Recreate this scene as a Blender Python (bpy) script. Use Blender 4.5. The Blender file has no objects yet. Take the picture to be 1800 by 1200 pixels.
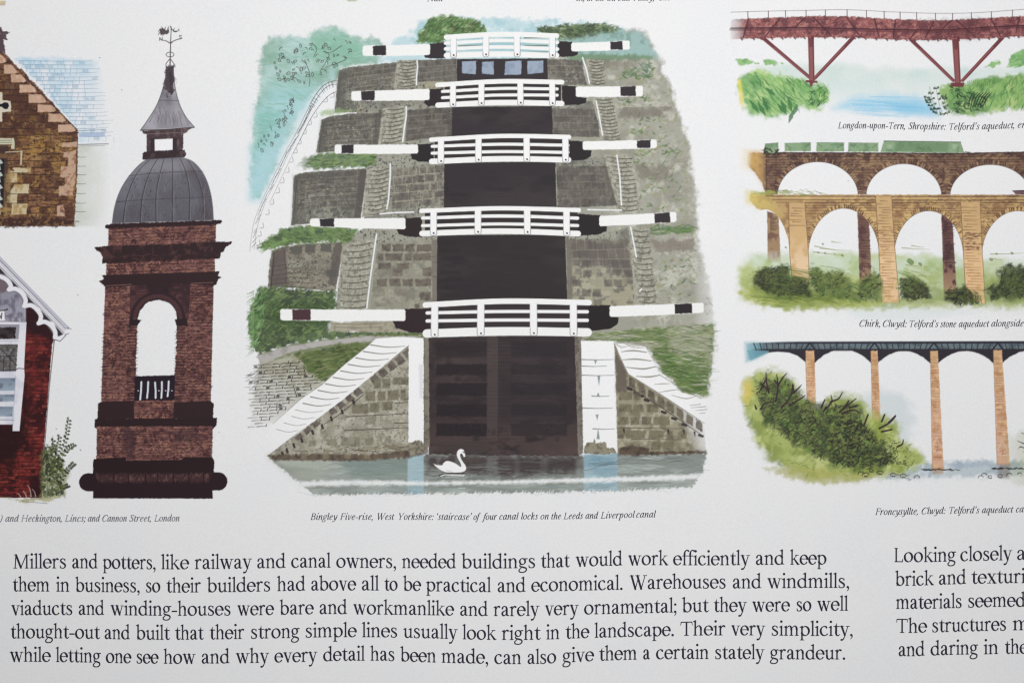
import bpy, math, random
import numpy as np

# ---------------------------------------------------------------------------
# A page of printed illustrations and text.  Every mark is ink: a fine mesh on
# the sheet whose pigment sits in a colour attribute.  Page units are "u":
# 1800 u = 0.21 m of paper, origin at the upper left, y downwards.
# ---------------------------------------------------------------------------
S = 0.21 / 1800.0
rng = np.random.default_rng(11)
sc = bpy.context.scene
COL = sc.collection


class Canvas:
    """A pigment buffer over a rectangle of the page: colour, cover and which drawn part owns each cell."""
    def __init__(self, x0, y0, x1, y1, s):
        self.x0, self.y0, self.s = x0, y0, s
        self.w, self.h = int((x1 - x0) * s), int((y1 - y0) * s)
        self.rgb = np.zeros((self.h, self.w, 3), np.float32)
        self.a = np.zeros((self.h, self.w), np.float32)
        self.id = np.zeros((self.h, self.w), np.int32)


ART = Canvas(-60, -45, 1870, 905, 1.0)
TXT = Canvas(-20, -30, 1850, 1190, 2.0)
CV = ART
PARTS = [(None, None, None)]          # (illustration, part name or None, label)
CUR = 0
_index = {}


def part(illus, name=None, label=None, again=None):
    """Start (or go on with, when `again` names it) a drawn part; later marks belong to it."""
    global CUR
    key = (illus, name, again)
    if again is not None and key in _index:
        CUR = _index[key]
        return CUR
    PARTS.append((illus, name, label))
    CUR = len(PARTS) - 1
    if again is not None:
        _index[key] = CUR
    return CUR


_noise = {}


def noise_field(scale, seed, sx=1.0):
    """Smooth value noise over the whole art canvas, 0..1, two octaves; sx stretches it along x."""
    k = (scale, seed, sx)
    if k in _noise:
        return _noise[k]
    r = np.random.default_rng(seed * 7919 + int(scale * 100))
    out = np.zeros((ART.h, ART.w), np.float32)
    amp, tot = 1.0, 0.0
    for o in range(3):
        sc_ = max(scale / 2 ** o, 1.0)
        gw, gh = int(ART.w / (sc_ * sx)) + 3, int(ART.h / sc_) + 3
        g = r.random((gh, gw)).astype(np.float32)
        xs = np.arange(ART.w) / (sc_ * sx)
        ys = np.arange(ART.h) / sc_
        xi, yi = xs.astype(int), ys.astype(int)
        fx, fy = (xs - xi).astype(np.float32), (ys - yi).astype(np.float32)
        fx = fx * fx * (3 - 2 * fx)
        fy = fy * fy * (3 - 2 * fy)
        a = g[yi][:, xi] * (1 - fx) + g[yi][:, xi + 1] * fx
        b = g[yi + 1][:, xi] * (1 - fx) + g[yi + 1][:, xi + 1] * fx
        out += amp * (a * (1 - fy)[:, None] + b * fy[:, None])
        tot += amp
        amp *= 0.55
    out /= tot
    out = np.clip((out - 0.5) * 1.7 + 0.5, 0, 1)
    _noise[k] = out
    return out


def box(xmin, ymin, xmax, ymax, pad):
    c = CV
    i0 = max(int((xmin - pad - c.x0) * c.s), 0)
    i1 = min(int((xmax + pad - c.x0) * c.s) + 2, c.w)
    j0 = max(int((ymin - pad - c.y0) * c.s), 0)
    j1 = min(int((ymax + pad - c.y0) * c.s) + 2, c.h)
    if i1 <= i0 or j1 <= j0:
        return None
    X = (c.x0 + (np.arange(i0, i1) + 0.5) / c.s).astype(np.float32)[None, :]
    Y = (c.y0 + (np.arange(j0, j1) + 0.5) / c.s).astype(np.float32)[:, None]
    return slice(j0, j1), slice(i0, i1), X, Y


def lay(js, is_, al, col):
    """Composite colour `col` (3-tuple 0..255 or array) with cover `al` over the buffer."""
    c = CV
    A = c.a[js, is_]
    R = c.rgb[js, is_]
    out = al + A * (1 - al)
    col = np.asarray(col, np.float32) / 255.0
    num = col * al[..., None] + R * (A * (1 - al))[..., None]
    c.rgb[js, is_] = np.where(out[..., None] > 1e-4, num / np.maximum(out, 1e-4)[..., None], R)
    c.a[js, is_] = out
    I = c.id[js, is_]
    take = (al > 0.38) | ((I == 0) & (al > 0.004))
    c.id[js, is_] = np.where(take, CUR, I)


def smooth(pts, n=8, closed=False):
    """Catmull-Rom through points (any number of columns)."""
    P = np.asarray(pts, np.float32)
    if len(P) < 3:
        return P
    if closed:
        Q = np.vstack([P[-1:], P, P[:2]])
    else:
        Q = np.vstack([2 * P[:1] - P[1:2], P, 2 * P[-1:] - P[-2:-1]])
    t = np.linspace(0, 1, n, endpoint=False)[:, None].astype(np.float32)
    out = []
    for k in range(len(Q) - 3):
        a, b, c, d = Q[k], Q[k + 1], Q[k + 2], Q[k + 3]
        out.append(0.5 * (2 * b + (c - a) * t + (2 * a - 5 * b + 4 * c - d) * t * t + (3 * b - a - 3 * c + d) * t ** 3))
    if not closed:
        out.append(P[-1:])
    return np.vstack(out)


def sdist(pts, X, Y):
    """Signed distance (positive inside) to a polygon."""
    d2 = None
    inside = np.zeros(np.broadcast(X, Y).shape, bool)
    n = len(pts)
    for k in range(n):
        ax, ay = float(pts[k][0]), float(pts[k][1])
        bx, by = float(pts[(k + 1) % n][0]), float(pts[(k + 1) % n][1])
        ex, ey = bx - ax, by - ay
        L = ex * ex + ey * ey
        if L < 1e-9:
            continue
        t = np.clip(((X - ax) * ex + (Y - ay) * ey) / L, 0, 1)
        q = (X - ax - t * ex) ** 2 + (Y - ay - t * ey) ** 2
        d2 = q if d2 is None else np.minimum(d2, q)
        if abs(ey) > 1e-9:
            inside ^= ((ay > Y) != (by > Y)) & (X < (Y - ay) * (ex / ey) + ax)
    d = np.sqrt(d2)
    return np.where(inside, d, -d)


def colour_of(col, js, is_, X, Y, tex=None, grad=None):
    out = np.empty(np.broadcast(X, Y).shape + (3,), np.float32)
    out[:] = np.asarray(col, np.float32)
    if grad is not None:
        c2, (ax, ay), (bx, by) = grad
        L = (bx - ax) ** 2 + (by - ay) ** 2
        t = np.clip(((X - ax) * (bx - ax) + (Y - ay) * (by - ay)) / L, 0, 1)[..., None]
        out = out * (1 - t) + np.asarray(c2, np.float32) * t
    for tx in (tex or []):
        c2, scale, seed, lo, hi = tx[:5]
        sx = tx[5] if len(tx) > 5 else 1.0
        m = tx[6] if len(tx) > 6 else 1.0
        f = noise_field(scale, seed, sx)[js, is_]
        t = (np.clip((f - lo) / (hi - lo), 0, 1) * m)[..., None]
        out = out * (1 - t) + np.asarray(c2, np.float32) * t
    return out


def fill(pts, col, a=1.0, soft=0.6, rough=0.0, rs=6.0, seed=1, tex=None, grad=None, sm=0, fade=None, dry=None, clip=None):
    P = smooth(pts, sm, True) if sm else np.asarray(pts, np.float32)
    b = box(P[:, 0].min(), P[:, 1].min(), P[:, 0].max(), P[:, 1].max(), soft + rough + 1)
    if b is None:
        return
    js, is_, X, Y = b
    d = sdist(P, X, Y)
    if rough:
        d = d + (noise_field(rs, seed)[js, is_] - 0.5) * 2 * rough
    al = np.clip(0.5 + d / (2 * soft), 0, 1)
    if soft > 1.5:
        al = al * al * (3 - 2 * al)
    al = al * a
    if fade is not None:                       # (x_full, y_full) -> (x_none, y_none)
        (ax, ay), (bx, by) = fade
        L = (bx - ax) ** 2 + (by - ay) ** 2
        al = al * (1 - np.clip(((X - ax) * (bx - ax) + (Y - ay) * (by - ay)) / L, 0, 1))
    if dry is not None:                        # dry brush: noise gates the cover
        scale, sd, lo, hi, sx = dry
        al = al * np.clip((noise_field(scale, sd, sx)[js, is_] - lo) / (hi - lo), 0, 1)
    if clip is not None:
        al = al * np.clip(0.5 + sdist(np.asarray(clip, np.float32), X, Y) / 2, 0, 1)
    lay(js, is_, al.astype(np.float32), colour_of(col, js, is_, X, Y, tex, grad))


def stroke_mask(P, W, X, Y, s):
    """Cover of a round-ended stroke with a width per point."""
    best = None
    for k in range(len(P) - 1):
        ax, ay = float(P[k][0]), float(P[k][1])
        ex, ey = float(P[k + 1][0]) - ax, float(P[k + 1][1]) - ay
        L = max(ex * ex + ey * ey, 1e-9)
        t = np.clip(((X - ax) * ex + (Y - ay) * ey) / L, 0, 1)
        d = np.sqrt((X - ax - t * ex) ** 2 + (Y - ay - t * ey) ** 2)
        v = (float(W[k]) * (1 - t) + float(W[k + 1]) * t) * 0.5 - d
        best = v if best is None else np.maximum(best, v)
    return np.clip(best * s + 0.5, 0, 1)


def stroke(pts, w, col, a=1.0, sm=0, clip=None, soft=1.0):
    P = np.asarray(pts, np.float32)
    if P.shape[1] == 2:
        if isinstance(w, (tuple, list)):
            W = np.interp(np.linspace(0, 1, len(P)), np.linspace(0, 1, len(w)), w)
        else:
            W = np.full(len(P), w)
        P = np.column_stack([P, W]).astype(np.float32)
    if sm:
        P = smooth(P, sm)
    m = P[:, 2].max() / 2 + 1 + soft
    b = box(P[:, 0].min(), P[:, 1].min(), P[:, 0].max(), P[:, 1].max(), m)
    if b is None:
        return
    js, is_, X, Y = b
    al = stroke_mask(P, P[:, 2], X, Y, CV.s / soft) * a
    if clip is not None:
        al = al * np.clip(0.5 + sdist(np.asarray(clip, np.float32), X, Y), 0, 1)
    lay(js, is_, al.astype(np.float32), col)


def inside_pts(poly, n, r=None):
    r = r or rng
    P = np.asarray(poly, np.float32)
    lo, hi = P.min(0), P.max(0)
    out = []
    while len(out) < n:
        q = lo + r.random((n * 2, 2)) * (hi - lo)
        x, y = q[:, 0], q[:, 1]
        ins = np.zeros(len(q), bool)
        for k in range(len(P)):
            ax, ay = P[k]
            bx, by = P[(k + 1) % len(P)]
            if abs(by - ay) > 1e-9:
                ins ^= ((ay > y) != (by > y)) & (x < (y - ay) * (bx - ax) / (by - ay) + ax)
        out.extend(q[ins].tolist())
    return out[:n]


def dabs(poly, n, L, w, ang, dang, cols, a=0.8, bend=0.2, sm=0, clip=None):
    """Brush dabs spread over a region: length L, width w, angle +- dang (degrees)."""
    P = smooth(poly, sm, True) if sm else poly
    for (x, y) in inside_pts(P, n):
        t = math.radians(ang + (rng.random() * 2 - 1) * dang)
        l = L * (0.5 + rng.random())
        dx, dy = math.cos(t) * l / 2, math.sin(t) * l / 2
        bx, by = -dy * bend * (rng.random() * 2 - 1) * 2, dx * bend * (rng.random() * 2 - 1) * 2
        ww = w * (0.6 + 0.8 * rng.random())
        c = cols[rng.integers(len(cols))]
        stroke([(x - dx, y - dy, ww * .5), (x + bx, y + by, ww), (x + dx, y + dy, ww * .3)], 0, c, a * (0.6 + 0.4 * rng.random()), clip=clip)


def quad_pt(q, u, v):
    tl, tr, br, bl = [np.asarray(p, np.float32) for p in q]
    return (tl * (1 - u) + tr * u) * (1 - v) + (bl * (1 - u) + br * u) * v


def bricks(q, rows, cols_, palette, p=0.7, a=0.7, gap=0.12, jit=0.1, rough=0.5, stagger=True, lines=None, lw=0.8, clip=None, tex=None):
    """Courses of bricks over a quadrilateral (TL, TR, BR, BL), some left out."""
    for r in range(rows):
        off = (0.5 if (r % 2 and stagger) else 0.0) + (rng.random() - .5) * .3
        k = -1
        while k < cols_ + 1:
            wd = 0.75 + 0.5 * rng.random()
            u0, u1 = (k + off) / cols_, (k + off + wd) / cols_
            k += wd
            u0, u1 = max(u0, 0), min(u1, 1)
            if u1 - u0 < 0.25 / cols_ or rng.random() > p:
                continue
            g = gap / cols_ * .6
            v0, v1 = (r + gap * .6 + jit * (rng.random() - .5)) / rows, (r + 1 - gap * .4 + jit * (rng.random() - .5)) / rows
            c = palette[rng.integers(len(palette))]
            fill([quad_pt(q, u0 + g, v0), quad_pt(q, u1 - g, v0), quad_pt(q, u1 - g, v1), quad_pt(q, u0 + g, v1)],
                 c, a * (0.65 + .35 * rng.random()), rough=rough, rs=4, seed=3, clip=clip, tex=tex)
    if lines is not None:
        for r in range(1, rows):
            u = 0.0
            while u < 1:
                du = 0.08 + rng.random() * 0.4
                if rng.random() < 0.8:
                    e = (rng.random() - .5) * .25
                    stroke([quad_pt(q, u, (r + e * .5) / rows), quad_pt(q, min(u + du * .5, 1), (r + e) / rows), quad_pt(q, min(u + du, 1), (r + e * .3) / rows)],
                           (lw * .7, lw, lw * .5), lines, 0.85, clip=clip)
                u += du


def hatch(p0, p1, n, length, ang, w, col, a=0.8, dj=0.3):
    for k in range(n):
        t = (k + rng.random() * dj) / max(n - 1, 1)
        x, y = p0[0] + (p1[0] - p0[0]) * t, p0[1] + (p1[1] - p0[1]) * t
        l = length * (0.7 + .6 * rng.random())
        r = math.radians(ang + (rng.random() - .5) * 12)
        stroke([(x, y), (x + math.cos(r) * l, y + math.sin(r) * l)], (w, w * .6), col, a)


def snap():
    return CV.rgb.copy(), CV.a.copy(), CV.id.copy()


def cut(pts, s, soft=0.7, rough=0.0, rs=4, seed=1):
    """Open a hole in what was drawn since snapshot s."""
    P = np.asarray(pts, np.float32)
    b = box(P[:, 0].min(), P[:, 1].min(), P[:, 0].max(), P[:, 1].max(), 2 + rough)
    js, is_, X, Y = b
    d = sdist(P, X, Y)
    if rough:
        d = d + (noise_field(rs, seed)[js, is_] - 0.5) * 2 * rough
    t = np.clip(0.5 + d / (2 * soft), 0, 1)
    A0, A1 = s[1][js, is_], CV.a[js, is_]
    A = A0 * t + A1 * (1 - t)
    num = s[0][js, is_] * (A0 * t)[..., None] + CV.rgb[js, is_] * (A1 * (1 - t))[..., None]
    CV.rgb[js, is_] = np.where(A[..., None] > 1e-4, num / np.maximum(A, 1e-4)[..., None], CV.rgb[js, is_])
    CV.a[js, is_] = A
    CV.id[js, is_] = np.where(t > .5, s[2][js, is_], CV.id[js, is_])


def scribble(poly, n, size, w, cols, a=0.8, clip=None, flat=0.5):
    """Small curled pen marks of uneven weight, as a reed pen leaves on brick and foliage."""
    for (x, y) in inside_pts(poly, n):
        l = size * (.4 + 1.1 * rng.random())
        t = (rng.random() - .5) * math.pi * (1.0 - flat) * 2
        c, s_ = math.cos(t), math.sin(t)
        b = (rng.random() - .5) * l * .9
        pts = [(x - c * l / 2, y - s_ * l / 2), (x - s_ * b, y + c * b), (x + c * l / 2, y + s_ * l / 2)]
        ww = w * (.5 + rng.random())
        stroke([(*pts[0], ww * .6), (*pts[1], ww * 1.2), (*pts[2], ww * .4)], 0, cols[rng.integers(len(cols))], a * (.55 + .45 * rng.random()), sm=3, clip=clip)
# ------------------------------------------------------------------ lettering
# Letters are drawn with a broad-nib pen: x-height 100, capitals 140, y upwards.
T, HN = 17.0, 7.5


def P_(*p):
    return ('p', list(p))


def C_(*p):
    return ('c', list(p))


def L_(*p):
    return ('l', list(p))


def stem(x, y0, y1, w=None):
    w = w or T
    return P_((x - w / 2, y0), (x + w / 2, y0), (x + w / 2, y1), (x - w / 2, y1))


def foot(x, y=0, l=20, r=20, w=None, up=1):
    w = (w or T) / 2
    return P_((x - l, y), (x + r, y), (x + r, y + 5 * up), (x + w, y + 11 * up), (x - w, y + 11 * up), (x - l, y + 5 * up))


def flag(x, y, l=15):
    return P_((x + T / 2, y + 4), (x - T / 2, y - 3), (x - T / 2 - l, y - 10), (x - T / 2 - l, y - 15), (x - T / 2, y - 19), (x + T / 2, y - 24))


def arc(cx, cy, rx, ry, a0, a1, thick=None, tilt=18, n=26):
    """Part of a bowl with slanting stress."""
    thick = thick or T + 1
    out = []
    for k in range(n + 1):
        t = math.radians(a0 + (a1 - a0) * k / n)
        w = HN + (thick - HN) * abs(math.cos(t - math.radians(tilt + 180 * 0))) ** 1.5
        out.append((cx + rx * math.cos(t), cy + ry * math.sin(t), w))
    return L_(*out)


def dot(x, y, r=10.5):
    return L_((x, y, 2 * r), (x + .1, y, 2 * r))


def arch(x0, x1):
    return C_((x0 + 2, 70, 6), (x0 + 22, 92, 8), (x0 + 40, 96, 11), (x1 - 3, 80, T), (x1, 60, T))


R = {}
R['i'] = (46, [stem(24, 0, 98), foot(24), flag(24, 98), dot(23, 140)])
R['l'] = (46, [stem(24, 0, 150), foot(24), flag(24, 152)])
R['n'] = (106, [stem(24, 0, 96), foot(24), flag(24, 98), arch(24, 80), stem(80, 0, 64), foot(80)])
R['m'] = (160, [stem(24, 0, 96), foot(24), flag(24, 98), arch(24, 78), stem(78, 0, 64), foot(78), arch(78, 132), stem(132, 0, 64), foot(132)])
R['h'] = (106, [stem(24, 0, 150), foot(24), flag(24, 152), arch(24, 80), stem(80, 0, 64), foot(80)])
R['u'] = (106, [stem(24, 32, 96), flag(24, 97), C_((24, 38, T), (28, 14, T - 1), (46, 3, 11), (62, 10, 8), (78, 28, 6)), stem(80, 6, 96), flag(80, 97), P_((72, 0), (104, 3), (104, 8), (88, 14), (72, 20))])
R['r'] = (77, [stem(24, 0, 96), foot(24, r=23), flag(24, 98), C_((30, 68, 6), (42, 90, 9), (54, 95, 14), (64, 91, 16))])
R['o'] = (107, [arc(52, 49, 40, 46, 0, 360)])
R['c'] = (91, [arc(50, 49, 38, 46, 62, 318), dot(70, 82, 8)])
R['e'] = (95, [arc(48, 49, 37, 46, 8, 322), L_((14, 56, 7), (82, 56, 7))])
R['a'] = (95, [C_((18, 74, 14), (24, 89, 11), (40, 97, 8), (58, 90, 13), (64, 72, T), (64, 40, T), (65, 16, T), (74, 5, 10), (90, 10, 5)),
               C_((62, 60, 6), (40, 50, 9), (22, 38, 13), (17, 22, 16), (26, 7, 14), (42, 6, 9), (62, 22, 6))])
R['b'] = (106, [stem(22, 8, 150), flag(22, 152), P_((14, 10), (30, 16), (30, 2), (20, -3), (14, 2)), arc(54, 48, 37, 45, 150, -152)])
R['d'] = (108, [arc(50, 48, 38, 45, 32, 330), stem(82, 6, 150), flag(82, 152), P_((74, 0), (106, 3), (106, 8), (90, 14), (74, 20))])
R['p'] = (108, [stem(24, -44, 96), foot(24, -46, 20, 24), flag(24, 98), arc(56, 48, 38, 45, 150, -152)])
R['q'] = (106, [arc(50, 48, 38, 45, 32, 330), stem(82, -44, 96), foot(82, -46)])
R['g'] = (95, [arc(42, 66, 27, 30, 0, 360, T - 2), C_((26, 40, 6), (16, 28, 9), (22, 15, 12), (50, 8, 14), (76, -2, 13), (80, -20, 11), (64, -38, 10), (36, -43, 9), (12, -36, 11), (8, -20, 10), (24, -2, 8), (36, 10, 6)),
               C_((62, 86, 7), (74, 93, 10), (90, 93, 9))])
R['s'] = (81, [C_((62, 76, 8), (54, 91, 8), (36, 96, 9), (19, 86, 12), (20, 68, 14), (40, 53, 16), (60, 38, 16), (64, 20, 13), (52, 5, 9), (32, 2, 8), (18, 8, 8), (11, 26, 7)), L_((63, 94, 5), (63, 74, 5)), L_((11, 26, 5), (12, 2, 5))])
R['t'] = (66, [P_((22, 92), (38, 92), (38, 128), (34, 128), (28, 112), (20, 102)), C_((30, 92, T), (30, 50, T), (30, 22, T), (38, 5, 12), (52, 4, 9), (66, 16, 5)), L_((8, 93, 8), (60, 93, 8))])
R['f'] = (60, [stem(26, 0, 112), foot(26, 0, 20, 24), C_((26, 108, T), (31, 134, 12), (46, 149, 9), (60, 148, 11), (68, 142, 15)), L_((6, 93, 8), (56, 93, 8))])
R['k'] = (106, [stem(24, 0, 150), foot(24), flag(24, 152), L_((30, 46, 6), (74, 92, 7)), L_((58, 94, 6), (94, 94, 6)), L_((46, 58, 12), (86, 6, 17)), foot(88, 0, 12, 22)])
R['v'] = (98, [L_((20, 94, T), (52, 5, T - 2)), L_((52, 4, 8), (80, 94, 7)), L_((3, 95, 6), (40, 95, 6)), L_((64, 95, 6), (96, 95, 6))])
R['w'] = (146, [L_((20, 94, T), (50, 5, T - 2)), L_((50, 4, 8), (74, 90, 7)), L_((70, 94, T), (100, 5, T - 2)), L_((100, 4, 8), (127, 94, 7)), L_((3, 95, 6), (40, 95, 6)), L_((58, 95, 6), (86, 95, 6)), L_((112, 95, 6), (144, 95, 6))])
R['y'] = (98, [L_((20, 94, T), (52, 5, T - 2)), C_((82, 94, 7), (54, 8, 8), (42, -22, 9), (30, -38, 12), (16, -40, 16)), L_((3, 95, 6), (40, 95, 6)), L_((64, 95, 6), (98, 95, 6))])
R['x'] = (100, [L_((22, 94, T), (80, 4, T)), L_((78, 94, 7), (22, 4, 7)), L_((4, 95, 6), (42, 95, 6)), L_((62, 95, 6), (96, 95, 6)), L_((4, 3, 6), (40, 3, 6)), L_((60, 3, 6), (100, 3, 6))])
R['L'] = (108, [stem(28, 0, 140, 17), foot(28, 140, up=-1), foot(28), L_((30, 4, 8), (94, 4, 9)), L_((95, 6, 9), (99, 32, 5))])
R['T'] = (124, [stem(62, 0, 138, 17), foot(62, 0, 24, 24), L_((10, 135, 9), (114, 135, 9)), L_((10, 136, 8), (4, 106, 5)), L_((114, 136, 8), (120, 106, 5))])
R['M'] = (176, [L_((32, 134, 9), (24, 4, 9)), foot(24, 0, 20, 22, 8), L_((34, 134, T), (84, 8, T)), L_((84, 6, 8), (140, 134, 8)), stem(146, 0, 138, 17), foot(146), L_((14, 136, 6), (40, 136, 6)), L_((136, 136, 6), (168, 136, 6))])
R['W'] = (186, [L_((22, 136, T), (62, 4, T)), L_((62, 2, 8), (96, 126, 7)), L_((84, 136, T), (124, 4, T)), L_((124, 2, 8), (164, 136, 7)), L_((2, 137, 6), (46, 137, 6)), L_((64, 137, 6), (108, 137, 6)), L_((146, 137, 6), (184, 137, 6))])
R[','] = (40, [dot(18, 8, 10), C_((26, 6, 10), (26, -12, 8), (12, -30, 5))])
R['.'] = (40, [dot(20, 9, 10.5)])
R[';'] = (42, [dot(20, 80, 10), dot(18, 8, 10), C_((26, 6, 10), (26, -12, 8), (12, -30, 5))])
R['-'] = (66, [L_((10, 45, 12), (56, 45, 12))])

ti = 15.0
I = {}
_exit = lambda x: [(x, 18, ti), (x + 8, 3, 9), (x + 22, 15, 5)]
_ent = lambda x: [(x - 15, 82, 5), (x - 3, 94, 9), (x, 80, ti)]
I['i'] = (44, [C_(*(_ent(18) + _exit(18))), dot(26, 138, 9)])
I['l'] = (40, [C_((6, 140, 5), (16, 147, 10), (18, 130, ti), (18, 50, ti), *_exit(18))])
I['n'] = (86, [C_(*(_ent(18) + [(18, 2, ti)])), C_((22, 46, 6), (42, 90, 9), (58, 92, 12), (62, 74, ti), (60, 40, ti), *_exit(60))])
I['m'] = (130, [C_(*(_ent(18) + [(18, 2, ti)])), C_((22, 46, 6), (42, 90, 9), (56, 92, 12), (60, 74, ti), (60, 2, ti)), C_((64, 46, 6), (84, 90, 9), (100, 92, 12), (104, 74, ti), (102, 40, ti), *_exit(102))])
I['h'] = (86, [C_((4, 140, 5), (14, 147, 10), (18, 130, ti), (18, 2, ti)), C_((22, 46, 6), (42, 90, 9), (58, 92, 12), (62, 74, ti), (60, 40, ti), *_exit(60))])
I['u'] = (88, [C_(*(_ent(18) + [(18, 28, ti), (28, 5, 11), (44, 16, 7), (60, 56, 6)])), C_((64, 96, ti), (63, 50, ti), *_exit(63))])
I['a'] = (88, [C_((62, 86, 9), (46, 96, 10), (24, 80, 12), (13, 42, 15), (20, 8, 12), (34, 6, 9), (50, 28, 7), (62, 62, 6)), C_((66, 97, ti), (63, 50, ti), *_exit(63))])
I['d'] = (88, [C_((62, 86, 9), (46, 96, 10), (24, 80, 12), (13, 42, 15), (20, 8, 12), (34, 6, 9), (50, 28, 7), (62, 62, 6)), C_((52, 142, 5), (62, 148, 10), (65, 130, ti), (63, 50, ti), *_exit(63))])
I['q'] = (84, [C_((62, 86, 9), (46, 96, 10), (24, 80, 12), (13, 42, 15), (20, 8, 12), (34, 6, 9), (50, 28, 7), (62, 62, 6)), L_((66, 97, ti), (62, -44, ti)), L_((46, -44, 6), (80, -44, 6))])
I['e'] = (74, [C_((16, 46, 6), (40, 54, 7), (58, 74, 11), (50, 94, 9), (32, 90, 10), (14, 48, 15), (20, 12, 12), (36, 3, 9), (60, 20, 5))])
I['o'] = (84, [arc(40, 49, 29, 45, 0, 360, 15)])
I['c'] = (71, [C_((56, 80, 14), (46, 95, 9), (28, 88, 11), (13, 44, 15), (20, 10, 12), (36, 3, 9), (60, 20, 5))])
I['s'] = (64, [C_((52, 80, 9), (42, 96, 8), (24, 92, 11), (20, 72, 14), (40, 42, 15), (44, 16, 12), (28, 2, 8), (10, 8, 9), (6, 22, 8))])
I['r'] = (69, [C_(*(_ent(18) + [(18, 2, ti)])), C_((21, 44, 6), (36, 86, 8), (50, 95, 12), (58, 90, 14))])
I['t'] = (50, [C_((24, 122, 5), (20, 90, ti), (18, 30, ti), (22, 6, 12), (32, 4, 9), (46, 18, 5)), L_((6, 93, 7), (46, 93, 7))])
I['f'] = (48, [C_((-8, -36, 14), (4, -44, 8), (14, -24, 12), (22, 40, ti), (30, 112, ti), (40, 142, 10), (52, 148, 9), (60, 142, 14)), L_((6, 93, 7), (48, 93, 7))])
I['g'] = (80, [arc(36, 64, 22, 31, 0, 360, 14), C_((26, 36, 6), (14, 24, 9), (26, 10, 12), (52, -4, 12), (56, -24, 10), (36, -42, 9), (4, -38, 10), (0, -18, 9), (22, 4, 6)), C_((52, 88, 7), (62, 95, 9), (76, 94, 9))])
I['p'] = (86, [C_(*(_ent(20) + [(18, -42, ti)])), L_((4, -44, 6), (36, -44, 6)), C_((22, 50, 6), (42, 90, 9), (58, 90, 12), (66, 60, 15), (58, 20, 12), (42, 4, 9), (26, 12, 6))])
I['b'] = (80, [C_((6, 140, 5), (16, 147, 10), (18, 130, ti), (16, 30, ti), (24, 5, 11), (42, 6, 10), (62, 40, 15), (60, 78, 13), (46, 94, 9), (24, 64, 6))])
I['k'] = (80, [C_((4, 140, 5), (14, 147, 10), (18, 130, ti), (18, 2, ti)), C_((22, 46, 6), (46, 92, 8), (60, 84, 11), (48, 60, 9), (26, 50, 6)), C_((38, 52, 8), (48, 20, 14), (58, 3, 10), (74, 16, 5))])
I['v'] = (74, [C_((2, 82, 6), (16, 94, 12), (22, 70, 14), (28, 8, 13), (40, 14, 8), (60, 60, 8), (58, 94, 13))])
I['w'] = (112, [C_((2, 82, 6), (16, 94, 12), (20, 70, 14), (24, 8, 13), (36, 14, 8), (58, 92, 9)), C_((56, 90, 12), (62, 8, 13), (74, 14, 8), (98, 62, 8), (94, 94, 13))])
I['y'] = (78, [C_((2, 82, 6), (16, 94, 12), (22, 70, 14), (30, 10, 13), (42, 16, 7), (62, 60, 7)), C_((66, 96, 13), (62, 40, 13), (46, -16, 11), (20, -42, 9), (4, -36, 13))])
I['x'] = (74, [L_((10, 94, ti), (58, 4, ti)), L_((62, 94, 7), (6, 4, 7))])
cs = lambda x, y, up: foot(x, y, 17, 17, 16, up)
I['B'] = (104, [stem(26, 0, 138, 16), cs(26, 138, -1), cs(26, 0, 1), C_((30, 135, 8), (64, 134, 9), (80, 108, 15), (62, 78, 9), (30, 74, 7)), C_((30, 74, 7), (66, 72, 10), (88, 40, 16), (66, 6, 9), (30, 4, 8))])
I['C'] = (116, [C_((104, 106, 7), (98, 126, 10), (72, 138, 9), (36, 118, 14), (16, 66, 17), (28, 16, 13), (60, 2, 9), (92, 14, 8), (104, 32, 6)), L_((106, 138, 5), (102, 104, 6))])
I['F'] = (96, [stem(26, 0, 138, 16), cs(26, 138, -1), cs(26, 0, 1), L_((28, 134, 8), (90, 134, 8)), L_((90, 136, 8), (92, 108, 5)), L_((28, 74, 7), (72, 74, 7)), L_((72, 88, 5), (70, 60, 5))])
I['H'] = (138, [stem(26, 0, 138, 16), cs(26, 138, -1), cs(26, 0, 1), stem(110, 0, 138, 16), cs(110, 138, -1), cs(110, 0, 1), L_((28, 72, 7), (110, 72, 7))])
I['L'] = (100, [stem(26, 0, 138, 16), cs(26, 138, -1), cs(26, 0, 1), L_((28, 4, 8), (86, 4, 9)), L_((87, 6, 9), (94, 34, 5))])
I['S'] = (86, [C_((72, 112, 8), (62, 132, 8), (38, 138, 10), (18, 116, 14), (34, 84, 16), (62, 58, 17), (66, 24, 14), (40, 2, 9), (16, 10, 9), (10, 34, 7)), L_((76, 138, 5), (72, 108, 6)), L_((10, 34, 6), (8, 2, 5))])
I['T'] = (108, [stem(52, 0, 138, 16), cs(52, 0, 1), L_((8, 134, 8), (98, 134, 8)), L_((8, 136, 8), (4, 108, 5)), L_((98, 136, 8), (100, 108, 5))])
I['V'] = (118, [L_((18, 134, 16), (48, 4, 14)), L_((48, 2, 8), (100, 134, 7)), L_((2, 136, 6), (38, 136, 6)), L_((84, 136, 6), (116, 136, 6))])
I['W'] = (172, [L_((18, 134, 16), (44, 4, 14)), L_((44, 2, 8), (88, 130, 7)), L_((82, 134, 16), (106, 4, 14)), L_((106, 2, 8), (156, 134, 7)), L_((2, 136, 6), (38, 136, 6)), L_((66, 136, 6), (100, 136, 6)), L_((140, 136, 6), (170, 136, 6))])
I['Y'] = (116, [L_((16, 134, 16), (46, 64, 14)), L_((100, 134, 7), (48, 62, 8)), stem(48, 0, 66, 16), cs(48, 0, 1), L_((2, 136, 6), (36, 136, 6)), L_((84, 136, 6), (114, 136, 6))])
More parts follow.
